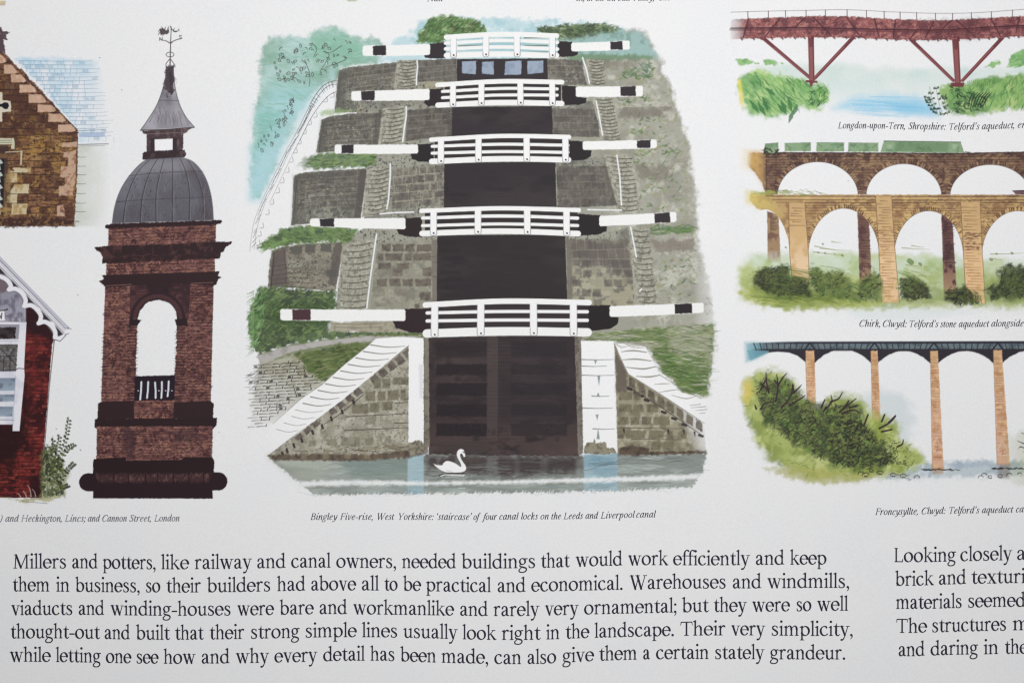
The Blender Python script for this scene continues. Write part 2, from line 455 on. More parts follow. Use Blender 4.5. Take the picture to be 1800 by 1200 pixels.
I['N'] = (136, [L_((26, 4, 7), (26, 134, 7)), L_((24, 134, 16), (108, 6, 15)), L_((110, 4, 7), (110, 134, 7)), L_((8, 3, 6), (42, 3, 6)), L_((94, 136, 6), (126, 136, 6)), L_((6, 136, 6), (30, 136, 6))])
I['G'] = (120, I['C'][1] + [stem(96, 8, 56, 14)])
I[','] = (36, [dot(12, 8, 9), C_((19, 6, 10), (16, -14, 8), (2, -30, 5))])
I['.'] = (36, [dot(14, 8, 10)])
I[';'] = (40, [dot(16, 82, 9.5), dot(12, 8, 9), C_((19, 6, 10), (16, -14, 8), (2, -30, 5))])
I[':'] = (44, [dot(18, 82, 9.5), dot(18, 8, 9.5)])
I['-'] = (60, [L_((10, 44, 11), (52, 44, 11))])
I['\u2019'] = (40, [dot(16, 140, 9), C_((23, 138, 10), (20, 120, 8), (6, 104, 5))])
I['\u2018'] = (40, [dot(16, 114, 9), C_((9, 116, 10), (12, 134, 8), (26, 150, 5))])
I[')'] = (50, [C_((4, 150, 6), (24, 110, 11), (28, 50, 13), (20, 0, 11), (-6, -40, 6))])
SLANT = 0.22


def glyph(font, ch, ox, oy, k, kx, slope, col, a, slant, embolden):
    adv, ops = font[ch]
    for kind, pts in ops:
        Pp = [tuple(p) for p in pts]
        if kind == 'c':
            Pp = [tuple(p) for p in smooth(Pp, 6)]

        def tr(x, y):
            xs = (x + slant * y) * k * kx
            return ox + xs, oy - y * k + xs * slope
        if kind == 'p':
            fill([tr(p[0], p[1]) for p in Pp], col, a, soft=0.42)
        else:
            stroke([(*tr(p[0], p[1]), p[2] * k * embolden) for p in Pp], 0, col, a, soft=0.85)


def set_line(words, xh, italic=False, col=(38, 35, 52), a=1.0, embolden=1.22):
    """words: (text, x0, x1, baseline y).  Letters follow the gentle waver of the sheet."""
    font = I if italic else R
    xs = [(w[1] + w[2]) / 2 for w in words]
    ys = [w[3] for w in words]
    k = xh / 100.0
    slant = SLANT if italic else 0.0
    for (t, x0, x1, y) in words:
        tot = sum(font[c][0] for c in t)
        tot -= 4 if len(t) > 1 else 0
        kx = (x1 - x0) / (tot * k)
        x = x0 - 2 * k
        for c in t:
            w = font[c][0] * k * kx
            yb = float(np.interp(x + w / 2, xs, ys))
            dy = float(np.interp(x + w / 2 + 8, xs, ys) - np.interp(x + w / 2 - 8, xs, ys)) / 16
            glyph(font, c, x, yb - dy * w / 2, k, kx, dy, col, a, slant, embolden)
            x += w


BODY = [
    [("Millers", 24, 117.5, 998), ("and", 126.7, 172, 998), ("potters,", 181, 274, 999.5), ("like", 283, 332, 1000), ("railway", 342, 442, 999.3), ("and", 451, 502, 998), ("canal", 511.7, 581, 997), ("owners,", 591, 697, 997.5), ("needed", 706.7, 801.7, 998), ("buildings", 811.7, 941.7, 998.3), ("that", 950.7, 1001, 996.5), ("would", 1012, 1094, 993.6), ("work", 1104, 1174, 992), ("efficiently", 1183, 1317, 992.3), ("and", 1327, 1378, 991.3), ("keep", 1388, 1452, 990.8)],
    [("them", 23, 88, 1038.3), ("in", 99, 122.7, 1039), ("business,", 133, 246, 1040), ("so", 256, 281.7, 1040.5), ("their", 292, 352.7, 1041), ("builders", 364, 475.7, 1040), ("had", 486.7, 536.7, 1038), ("above", 546, 625.7, 1037.2), ("all", 635, 666, 1037.2), ("to", 675.7, 699, 1037.4), ("be", 709, 740, 1037.8), ("practical", 749, 863, 1039.6), ("and", 874, 924, 1040), ("economical.", 934, 1095, 1037), ("Warehouses", 1106.7, 1276, 1033.2), ("and", 1286.7, 1337.7, 1032.8), ("windmills,", 1348, 1492.7, 1031.8)],
    [("viaducts", 20.7, 128, 1080), ("and", 137.7, 183, 1080), ("winding-houses", 194, 405.7, 1082), ("were", 416.7, 481, 1081), ("bare", 491.7, 551, 1079.6), ("and", 560.7, 610, 1078.8), ("workmanlike", 620.7, 798, 1080), ("and", 808, 857.7, 1081.8), ("rarely", 867.7, 947.7, 1082), ("very", 958, 1016.7, 1080), ("ornamental;", 1026.7, 1190, 1077), ("but", 1199, 1245, 1074.4), ("they", 1254, 1311.7, 1074), ("were", 1321.7, 1387.7, 1073.3), ("so", 1399, 1425.7, 1072.7), ("well", 1435.7, 1490, 1071.8)],
    [("thought-out", 19, 175, 1121), ("and", 183, 228, 1123), ("built", 239, 297.7, 1124), ("that", 307, 357, 1124), ("their", 367.7, 429, 1123.2), ("strong", 440, 526, 1121.6), ("simple", 536, 626.7, 1119.5), ("lines", 636, 699, 1119.5), ("usually", 709, 804, 1121.4), ("look", 813, 872, 1123.6), ("right", 882, 950, 1124), ("in", 960, 984, 1122.6), ("the", 994, 1035.7, 1120.8), ("landscape.", 1045, 1185, 1117.8), ("Their", 1195.7, 1275, 1115.4), ("very", 1285, 1344, 1115.2), ("simplicity,", 1355, 1499, 1116)],
    [("while", 17.7, 89, 1162), ("letting", 98, 176.7, 1163.4), ("one", 185.7, 230, 1165), ("see", 239, 277.7, 1166), ("how", 287, 343, 1166.5), ("and", 353, 403, 1166), ("why", 414, 472, 1165), ("every", 482, 557, 1163.6), ("detail", 567.7, 641, 1161), ("has", 650.7, 694, 1160.8), ("been", 704, 766.7, 1163), ("made,", 776, 859, 1165.2), ("can", 869, 916.7, 1166.5), ("also", 926.7, 978, 1165.8), ("give", 988.7, 1044, 1162), ("them", 1053, 1120, 1158.8), ("a", 1130, 1143, 1157.6), ("certain", 1153, 1246, 1156.8), ("stately", 1256, 1342.7, 1156.8), ("grandeur.", 1353, 1485.7, 1157.4)],
]
SIDE = [
    [("Looking", 1570, 1679, 986.5), ("closely", 1686.7, 1777, 984), ("a", 1785, 1803, 982.7)],
    [("brick", 1573, 1640, 1028), ("and", 1648.5, 1697, 1025.5), ("texturin", 1706, 1819, 1023.4)],
    [("materials", 1574, 1690, 1068.5), ("seemed", 1700, 1801, 1065)],
    [("The", 1574.7, 1628.5, 1110.7), ("structures", 1637, 1768, 1108), ("m", 1778.7, 1810, 1106)],
    [("and", 1578, 1624.5, 1151.6), ("daring", 1634.7, 1718, 1149), ("in", 1728, 1754, 1148), ("the", 1765, 1805, 1147)],
]
CAPTIONS = [
    ("italic caption under the tower, ending in London", [(")", 0, 6, 916), ("and", 10, 33, 915.6), ("Heckington,", 37.7, 110, 915.8), ("Lincs;", 114, 151, 915.8), ("and", 154, 175, 915.8), ("Cannon", 179, 222.7, 915.8), ("Street,", 227, 266, 915.8), ("London", 270.7, 315, 915.6)]),
    ("italic caption under the canal lock staircase, beginning Bingley Five-rise", [("Bingley", 545, 591.7, 913), ("Five-rise,", 597, 656, 913), ("West", 661.7, 691.7, 912.8), ("Yorkshire:", 699, 762, 912.8), ("\u2018staircase\u2019", 765.5, 828, 913), ("of", 831.7, 841, 913), ("four", 849, 872.7, 912.8), ("canal", 876.7, 910, 912.2), ("locks", 915, 945, 911.8), ("on", 949, 964, 911.8), ("the", 968, 985.7, 911.6), ("Leeds", 990, 1024, 911.2), ("and", 1028, 1050, 910.6), ("Liverpool", 1055, 1114, 909.6), ("canal", 1117, 1151, 908.2)]),
    ("italic caption under the red iron bridge, beginning Longdon-upon-Tern", [("Longdon-upon-Tern,", 1471, 1589.5, 227), ("Shropshire:", 1594.5, 1660, 228.8), ("Telford\u2019s", 1664.6, 1718.5, 229.4), ("aqueduct,", 1722.6, 1781, 228), ("en", 1785, 1801, 225.8)]),
    ("italic caption under the stone viaduct, beginning Chirk, Clwyd", [("Chirk,", 1507, 1545.5, 574), ("Clwyd:", 1548, 1591, 574.4), ("Telford\u2019s", 1594.5, 1646, 574.8), ("stone", 1649.7, 1677.6, 574.8), ("aqueduct", 1681.5, 1734.6, 574.6), ("alongside", 1738.5, 1795.5, 573.6)]),
    ("italic caption under the slender iron aqueduct, beginning Froncysyllte", [("Froncysyllte,", 1536.7, 1612.5, 903.6), ("Clwyd:", 1617, 1660, 902), ("Telford\u2019s", 1665, 1719, 901.2), ("aqueduct", 1723.4, 1778, 900.2), ("car", 1783, 1803, 899)]),
    ("cut-off italic caption at the upper edge of the photograph, naming the Stroud Valley", [("in,", 1012, 1028, 2.4), ("in", 1031, 1041, 2.4), ("the", 1046, 1062, 2.4), ("Stroud", 1067, 1107, 2.4), ("Valley,", 1111, 1150, 2.2), ("Glos", 1157, 1178, 1.6)]),
    ("cut-off italic letters at the upper edge above the topmost lock bush", [("Nail", 750, 777, 2.2)]),
]


def paint_text():
    global CV
    CV = TXT
    for label, words in CAPTIONS:
        part('caption', None, label)
        blur = label.startswith("italic caption under the tower")
        set_line(words, 8.2, True, (76, 76, 86) if blur else (48, 47, 58), 1.0 if not blur else 0.8, 1.3 if not blur else 1.6)
    for name, label, lines, nm in (('paragraph', 'wide paragraph of five dark serif lines, beginning Millers and potters', BODY, 'text_line'),
                                   ('paragraph', 'cut-off paragraph of five dark serif lines, beginning Looking closely', SIDE, 'text_line')):
        key = (name, label)
        for ln in lines:
            part(key, nm, None)
            set_line(ln, 17.6)
    CV = ART
# ---------------------------------------------------------------- left column
WHITE = (236, 236, 236)
ILLUS = {}


def illus(key, name, label):
    ILLUS[key] = (name, label)
    return part(key, None, None)


def paint_gable_house():
    K = 'gable'
    illus(K, 'stone_house_picture', 'cropped print of a brown stone gabled house with pale blue slate roof')
    # pale side wall
    part(K, 'side_wall')
    fill([(131, 256), (186, 252), (200, 330), (196, 398), (131, 398)], (205, 208, 202), 0.9, soft=4, fade=((138, 320), (196, 322)), tex=[((190, 196, 182), 30, 4, .3, .8)])
    for y in (276, 292, 307, 323, 340, 357, 372):
        stroke([(133, y), (142, y + .5), (151, y)], (1.2, .7), (96, 98, 92), .8)
    stroke([(135, 254), (190, 253)], 1.4, (70, 72, 78), .9)
    stroke([(135, 257), (184, 256)], .8, (120, 125, 130), .8)
    # slate roof
    part(K, 'slate_roof')
    roof = [(24, 103), (60, 100), (150, 103), (172, 110), (180, 150), (188, 200), (196, 240), (190, 252), (136, 252), (136, 226), (60, 138)]
    fill(roof, (203, 220, 232), 0.85, soft=4, rough=3, rs=10, fade=((120, 170), (200, 178)), tex=[((176, 208, 226), 26, 9, .4, .75), ((226, 228, 236), 20, 12, .55, .9)])
    for r in range(20):
        y = 107 + r * 7.0
        xl = 27 + max(0, (y - 103)) * 0.86 + 3
        xr = 158 + (y - 103) * .25 + rng.random() * 14
        stroke([(xl, y), ((xl + xr) / 2, y + rng.random()), (xr, y - 1 + rng.random() * 1.5 - r * .1)], (1.0, .9, .5), (112, 138, 158), .75, soft=1.0)
        x = xl + rng.random() * 8
        while x < xr - 12:
            if rng.random() < (0.8 if x < 140 else .4):
                stroke([(x, y), (x + .3, y + 5 + rng.random())], .8, (126, 150, 168), .65)
            if rng.random() < .16:
                fill([(x, y), (x + 9, y), (x + 9, y + 6), (x, y + 6)], (150, 176, 198), .45, rough=1)
            x += 8 + rng.random() * 4
    stroke([(138, 230), (184, 228)], 1.2, (110, 130, 160), .8)
    fill([(138, 234), (184, 232), (184, 240), (138, 241)], (150, 172, 204), .7, soft=1.2)
    for x in (156, 171, 186, 200):
        stroke([(x, 241), (x - .5, 249)], .8, (150, 170, 190), .7)
    # wall
    part(K, 'stone_wall')
    wall = [(-60, 60), (0, 92), (10, 96), (137, 229), (136, 300), (131, 392), (131, 398), (-60, 398)]
    fill(wall, (114, 82, 60), 1, rough=.8, rs=4, tex=[((92, 62, 46), 14, 5, .45, .8), ((158, 122, 70), 18, 6, .5, .85), ((74, 48, 40), 5, 8, .62, .9)])
    pal = [(150, 112, 62), (168, 132, 76), (104, 70, 50), (82, 54, 44), (132, 96, 66), (160, 118, 84), (176, 142, 92)]
    bricks([(-60, 100), (137, 100), (132, 398), (-60, 398)], 26, 11, pal, p=.72, a=.75, lines=(52, 34, 30), lw=1.5, clip=[(-60, 60), (0, 97), (133, 236), (130, 397), (-60, 397)], tex=[((70, 44, 38), 4, 18, .6, .9)])
    dabs([(0, 150), (60, 190), (120, 240), (126, 390), (0, 390)], 260, 12, 1.3, 0, 6, [(50, 32, 30), (66, 42, 36)], .8)
    fill([(-60, 100), (20, 120), (84, 190), (110, 236), (60, 238), (-60, 232)], (66, 40, 36), .45, soft=8, rough=6, rs=10)
    scribble([(0, 110), (110, 225), (126, 385), (0, 385)], 260, 6, 1.2, [(54, 34, 32), (66, 42, 36), (184, 148, 88)], .75)
    # dark foot
    fill([(-60, 384), (124, 382), (134, 391), (132, 399), (-60, 399)], (62, 40, 38), .85, soft=2, rough=3, rs=5, tex=[((118, 88, 62), 5, 4, .55, .8)])
    stroke([(126, 389), (139, 389.5)], 1.2, (60, 40, 44), .9)
    part(K, 'quoin')
    for q in ([(111, 268), (133, 264), (133, 292), (119, 292), (119, 276), (111, 276)], [(107, 292), (133, 292), (132, 312), (114, 312), (106, 311)], [(114, 312), (132, 312), (131, 327), (114, 327)],
              [(104, 327), (129, 327), (128, 344), (104, 344)], [(101, 361), (112, 360), (114, 380), (101, 380)], [(109, 251), (135, 249), (135, 258), (108, 259)]):
        fill(q, (196, 166, 142), .9, rough=1, rs=5, tex=[((160, 116, 96), 6, 7, .55, .85)])
    dabs([(105, 345), (129, 345), (127, 385), (104, 384)], 26, 7, 3.5, 50, 50, [(74, 46, 44), (96, 62, 54)], .85)
    for q in ([(18, 301), (31, 301), (31, 322), (14, 322)], [(26, 324), (52, 324), (50, 341), (16, 341)], [(14, 341), (31, 341), (30, 357), (12, 357)], [(22, 358), (49, 358), (47, 377), (20, 378)], [(22, 295), (55, 295), (54, 304), (26, 304)]):
        fill(q, (206, 192, 160), .92, rough=.8, rs=5, tex=[((176, 150, 100), 8, 6, .5, .85)])
    for y in (322, 341, 357.5, 304):
        stroke([(6, y), (50, y)], (1.4, .8), (74, 54, 44), .8)
    # stepped gable stones
    part(K, 'coping')
    tan = [(-60, 96, 17, 111), (7, 114, 32, 130), (19, 131, 49, 145), (34, 149, 64, 163), (50, 166, 80, 181), (66, 184, 95, 197), (85, 200, 108, 214.5), (102, 219, 126, 232)]
    for (x0, y0, x1, y1) in ((2, 93, 20, 110), (16, 112, 32, 123), (31, 121, 49, 136), (42, 139, 64, 151), (57, 152, 79, 167), (72, 171, 95, 185), (88, 187, 108, 200), (104, 204, 124, 219), (120, 221, 138, 233)):
        q = [(x0, y0 + 3), (x0 + (x1 - x0) * .35, y0 - 1), (x1 - 3, y1 - 6), (x1, y1), (x0 + 3, y1 - .5), (x0 - 1, y1 - 3)]
        fill(q, (106, 72, 58), .97, soft=.9, rough=1.0, rs=4, tex=[((64, 42, 40), 5, 6, .45, .75), ((146, 110, 84), 4, 8, .62, .85)])
        stroke([(x0 + 1, y1 - 1), (x1, y1)], (2.4, 1.8), (56, 36, 38), .9)
    for (x0, y0, x1, y1) in tan:
        fill([(x0, y0), (y0 - 92 - 3, y0), (y0 - 92 + 3, y0 + 5), (y1 - 92 - 7, y1 - 2), (y1 - 92 - 12, y1), (x0, y1)], (198, 166, 142), .98, rough=.6, rs=4, tex=[((184, 146, 120), 9, 5, .5, .9), ((208, 178, 154), 6, 8, .6, .9)])
    stroke([(0, 92), (137, 229)], 1.2, (80, 54, 46), .7)
    # window and roundel
    part(K, 'window')
    fill([(-60, 188), (-2, 188), (-2, 162), (4, 162), (5, 176), (19, 178), (20, 196), (4, 198), (4, 214), (-60, 216)], (214, 206, 188), .96, rough=.5, rs=4)
    fill([(-4, 183), (3, 183), (8, 180), (14, 181), (16, 186), (13, 192), (8, 192), (3, 188), (-4, 188)], (26, 24, 34), 1)
    fill([(-60, 243), (24, 243), (26, 250), (26, 262), (20, 262), (20, 255), (-60, 255)], (204, 204, 178), .95, rough=.4, rs=4)
    for y in (247, 251, 254.5):
        stroke([(-10, y), (21, y)], .9, (84, 74, 58), .8)
    fill([(-60, 256), (15, 256), (14, 300), (8, 360), (8, 364), (-60, 364)], (64, 48, 46), .85, soft=2, tex=[((112, 84, 60), 10, 6, .5, .8)])
    stroke([(10, 268), (40, 266)], 1.6, (206, 200, 170), .9)
    stroke([(38, 267), (37, 289)], 3.4, (200, 184, 156), .92)
    stroke([(41, 267), (40, 290)], .9, (84, 66, 52), .8)
    fill([(-60, 279), (8, 279), (7, 360), (-60, 360)], (30, 28, 36), .95, soft=1)
    for y in (281, 303, 325, 345, 358):
        fill([(-10, y), (2, y), (6, y + 6), (0, y + 8), (2, y + 18), (-10, y + 18)], (206, 214, 206), .9)
    fill([(10, 300), (20, 300), (18, 378), (8, 378)], (152, 128, 88), .7, soft=2.5, tex=[((90, 74, 54), 7, 5, .5, .8)])
    # finial
    part(K, 'finial')
    dk = (72, 54, 60)
    fill([(-8, 46), (2, 48), (5, 55), (17, 57), (10, 62), (14, 71), (6, 70), (8, 80), (10, 92), (4, 95), (-10, 92)], dk, .97, rough=1, rs=3, tex=[((112, 88, 88), 4, 5, .6, .85)])
    fill([(-60, 0), (10, 2), (9, 10), (-60, 11)], (186, 168, 150), .9, soft=1, tex=[((206, 186, 140), 7, 6, .5, .8)])


def paint_station_house():
    K = 'station'
    illus(K, 'red_brick_house_picture', 'cropped print of a red brick house with white scalloped bargeboard')
    part(K, 'brick_wall')
    wall = [(-60, 540), (44, 512), (97, 592), (93, 606), (87, 680), (79, 780), (73, 874), (-60, 874)]
    fill(wall, (98, 34, 34), 1, rough=.5, rs=4, tex=[((62, 22, 24), 8, 6, .5, .8), ((124, 46, 42), 10, 8, .55, .85), ((52, 18, 22), 26, 9, .5, .8)])
    clip = [(-60, 545), (46, 524), (94, 596), (92, 606), (85, 680), (77, 780), (71, 872), (-60, 872)]
    bricks([(-60, 560), (98, 560), (74, 874), (-60, 874)], 50, 12, [(132, 52, 46), (116, 40, 38), (86, 30, 30), (142, 66, 54), (68, 24, 26)], p=.6, a=.75, lines=(46, 16, 20), lw=1.3, clip=clip)
    dabs(clip, 260, 6, 1.5, 2, 16, [(44, 16, 20), (60, 20, 22), (50, 18, 20)], .85, clip=clip)
    dabs([(0, 800), (74, 790), (70, 870), (0, 870)], 90, 5, 1.5, 10, 25, [(160, 62, 52), (150, 50, 44)], .7, clip=clip)
    scribble(clip, 420, 6, 1.3, [(46, 16, 20), (58, 20, 22), (168, 72, 58), (150, 56, 46)], .75, clip=clip)
    fill([(-60, 742), (24, 742), (40, 740), (44, 660), (52, 660), (48, 770), (20, 815), (-60, 815)], (38, 16, 18), .9, soft=9, rough=5, rs=12, seed=4)
    fill([(46, 520), (70, 548), (97, 582), (94, 602), (80, 592), (60, 588), (46, 572)], (42, 18, 24), .9, soft=5)
    stroke([(97, 594), (88, 680), (80, 780), (74, 872)], 1.8, (60, 26, 44), .8)
    fill([(56, 838), (75, 832), (74, 875), (56, 875)], (40, 14, 22), .85, soft=4)
    # boarded gable
    part(K, 'gable_boarding')
    fill([(-60, 430), (0, 470), (30, 500), (47, 516), (47, 566), (-60, 566)], (134, 132, 146), 1, soft=1, grad=((172, 172, 184), (10, 500), (30, 566)), tex=[((112, 108, 122), 12, 5, .55, .9)])
    for x in range(-6, 48, 4):
        stroke([(x, 520 + abs(x) * .1), (x, 566)], .7, (118, 116, 130), .6)
    fill([(-60, 480), (0, 488), (14, 496), (16, 508), (8, 514), (-60, 512)], (108, 92, 98), .85, soft=3)
    # window bay
    part(K, 'window')
    W2 = (226, 226, 232)
    fill([(-60, 565), (48, 566), (44, 645), (45, 660), (36, 757), (24, 757), (24, 746), (-60, 746)], W2, 1, tex=[((210, 211, 222), 20, 5, .5, .9)])
    fill([(-60, 570), (36, 570), (34, 596), (-60, 597)], (150, 148, 158), 1)
    fill([(-60, 575), (30, 575), (28, 595), (-60, 596)], (62, 52, 54), 1, rough=1, rs=4, tex=[((36, 28, 32), 6, 5, .5, .8)])
    stroke([(-10, 600), (34, 599)], 1, (150, 150, 162), .8)
    fill([(-60, 605), (33, 605), (30, 652), (-60, 654)], (104, 100, 100), 1, tex=[((76, 72, 70), 7, 6, .45, .8), ((134, 132, 136), 5, 3, .6, .9)])
    hatch((2, 612), (28, 640), 26, 4, 20, 1.1, (52, 48, 50), .8, 2)
    for x in (9, 20):
        stroke([(x, 626), (x - 1, 652)], 1.6, (54, 50, 54), .8)
    stroke([(-10, 626), (31, 625)], 1.4, (54, 50, 54), .85)
    stroke([(-10, 651), (28, 650), (34, 647), (44, 648)], 1.4, (56, 52, 58), .85)
    for (y0, y1, xr) in ((664, 686, 29), (693, 705, 27.5), (714, 731, 25)):
        fill([(-60, y0), (xr, y0), (xr - 1.5, y1), (-60, y1 + 1)], (124, 136, 152), .97, soft=.8, grad=((150, 166, 180), (20, y0), (20, y1)), tex=[((104, 114, 130), 9, 8, .5, .9)])
    stroke([(-10, 737), (26, 737.5)], .9, (96, 96, 106), .8)
    stroke([(29, 660), (27, 700), (24, 745)], 1.0, (160, 162, 174), .8)
    stroke([(-10, 746), (24, 746)], 1.2, (50, 40, 46), .9)
    # name board
    part(K, 'name_board')
    fill([(-60, 549), (9, 546), (10, 563), (-60, 566)], (236, 236, 238), 1)
    stroke([(-10, 547), (9, 545.5), (15, 543.5)], (1.4, 2.2), (40, 34, 42), .95)
    stroke([(-1, 561), (0, 551), (4, 560), (5, 550)], 1.6, (34, 30, 40), 1)
    stroke([(11, 551), (12, 559), (14, 562)], 1.2, (120, 118, 130), .8)
    # bargeboard
    part(K, 'bargeboard')
    for q in ([(-20, 448), (0, 468), (10, 482), (-20, 478)], [(21, 491), (37, 508), (24, 506)], [(48, 518), (68, 540), (50, 536)], [(73, 544), (92, 565), (76, 563)], [(98, 571), (113, 588), (102, 592)]):
        fill(q, (56, 48, 58), 1, soft=1.2)
    Wb = (230, 230, 235)
    for pts in ([(-14, 486), (0, 486), (12, 491), (20, 501), (19, 508)], [(17, 509), (28, 507.5), (39, 514), (46, 526), (45, 537)], [(44, 538), (56, 536.5), (66, 544), (73, 555), (71, 567)], [(69, 568), (80, 565.5), (91, 572), (98, 583), (98, 594)]):
        P = smooth(pts, 6)
        stroke(P + [-1.6, 3.4], 3.0, (84, 80, 92), .55)
        stroke(P, 7.6, Wb, 1)
    fill([(94, 590), (100, 586), (104, 592), (113, 587), (117, 587), (107, 599), (95, 597)], Wb, 1)
    fill([(-60, 395), (0, 449), (124, 576), (122, 582), (116, 588), (0, 470), (-60, 416)], Wb, 1)
    fill([(-60, 396), (0, 449), (123, 575.5), (120, 580), (0, 458), (-60, 404)], (188, 189, 199), 1)
    for o, w_, c in ((8, 1.2, (86, 84, 96)), (12.5, .9, (150, 150, 160)), (18, 1.3, (92, 90, 102))):
        P = [(-20, 431 + o), (0, 449 + o), (60, 511 + o * .96), (118 - o * .25, 572 + o * .72)]
        stroke(P, w_, c, .85)
    for k in range(5):
        t = k / 5 + .1
        stroke([(4 + 100 * t, 470 + 104 * t), (14 + 100 * t, 480 + 104 * t)], 2.2, (196, 196, 204), .7)
    stroke([(119, 576), (126, 578)], 1.2, (80, 78, 86), .9)
    stroke([(115, 588), (122, 586)], 1.2, (80, 78, 86), .9)
    stroke([(94, 596), (107, 599.5), (117, 589)], 1.3, (56, 52, 62), .9)
    # shrub at the foot
    part(K, 'shrub')
    fill([(0, 872), (60, 872), (92, 866), (108, 868), (100, 878), (70, 883), (30, 880)], (160, 158, 86), .7, soft=3, rough=3, dry=(6, 5, .3, .6, 3))
    fill([(72, 800), (92, 780), (112, 815), (124, 826), (118, 840), (112, 870), (74, 874)], (128, 132, 84), .65, soft=6, rough=4, rs=9, dry=(5, 9, .3, .55, 1))
    lf = [(56, 64, 40), (74, 84, 48), (92, 102, 58), (48, 52, 38)]
    fill([(74, 812), (90, 790), (110, 815), (122, 830), (114, 870), (74, 874)], (132, 138, 74), .6, soft=5, rough=4, rs=6, seed=5)
    dabs([(74, 795), (92, 770), (112, 810), (112, 868), (74, 872)], 210, 7, 3.4, 40, 80, lf, .9)
    for (pts, n) in (([(88, 870), (104, 815), (116, 770), (122, 732)], 15), ([(86, 870), (92, 820), (94, 765)], 11), ([(90, 870), (112, 800), (134, 780)], 12), ([(92, 870), (116, 830), (133, 813)], 10), ([(92, 872), (110, 858), (124, 852)], 8), ([(84, 870), (84, 820), (80, 795)], 9), ([(90, 860), (100, 800), (106, 763)], 10)):
        P = smooth([(x, y) for x, y in pts], 6)
        stroke(P, .8, (96, 98, 72), .8)
        for k in range(n):
            q = P[int((0.3 + .7 * k / n) * (len(P) - 1))]
            for sgn in (-1, 1):
                t = math.radians(-60 + sgn * 55 + rng.random() * 20)
                l = 5 + rng.random() * 2
                stroke([(q[0], q[1], .8), (q[0] + math.cos(t) * l * .6, q[1] + math.sin(t) * l * .6, 4.0), (q[0] + math.cos(t) * l, q[1] + math.sin(t) * l, 1)], 0, lf[rng.integers(4)], .92)
    for (x, y, h) in ((56, 872, 20), (48, 874, 12), (64, 872, 13), (38, 874, 8)):
        stroke([(x, y), (x - 2, y - h * .6), (x - 6, y - h)], (1.6, 1.0), (196, 196, 192), .8, sm=4)
    stroke([(40, 880), (84, 884)], 1, (80, 80, 60), .8)


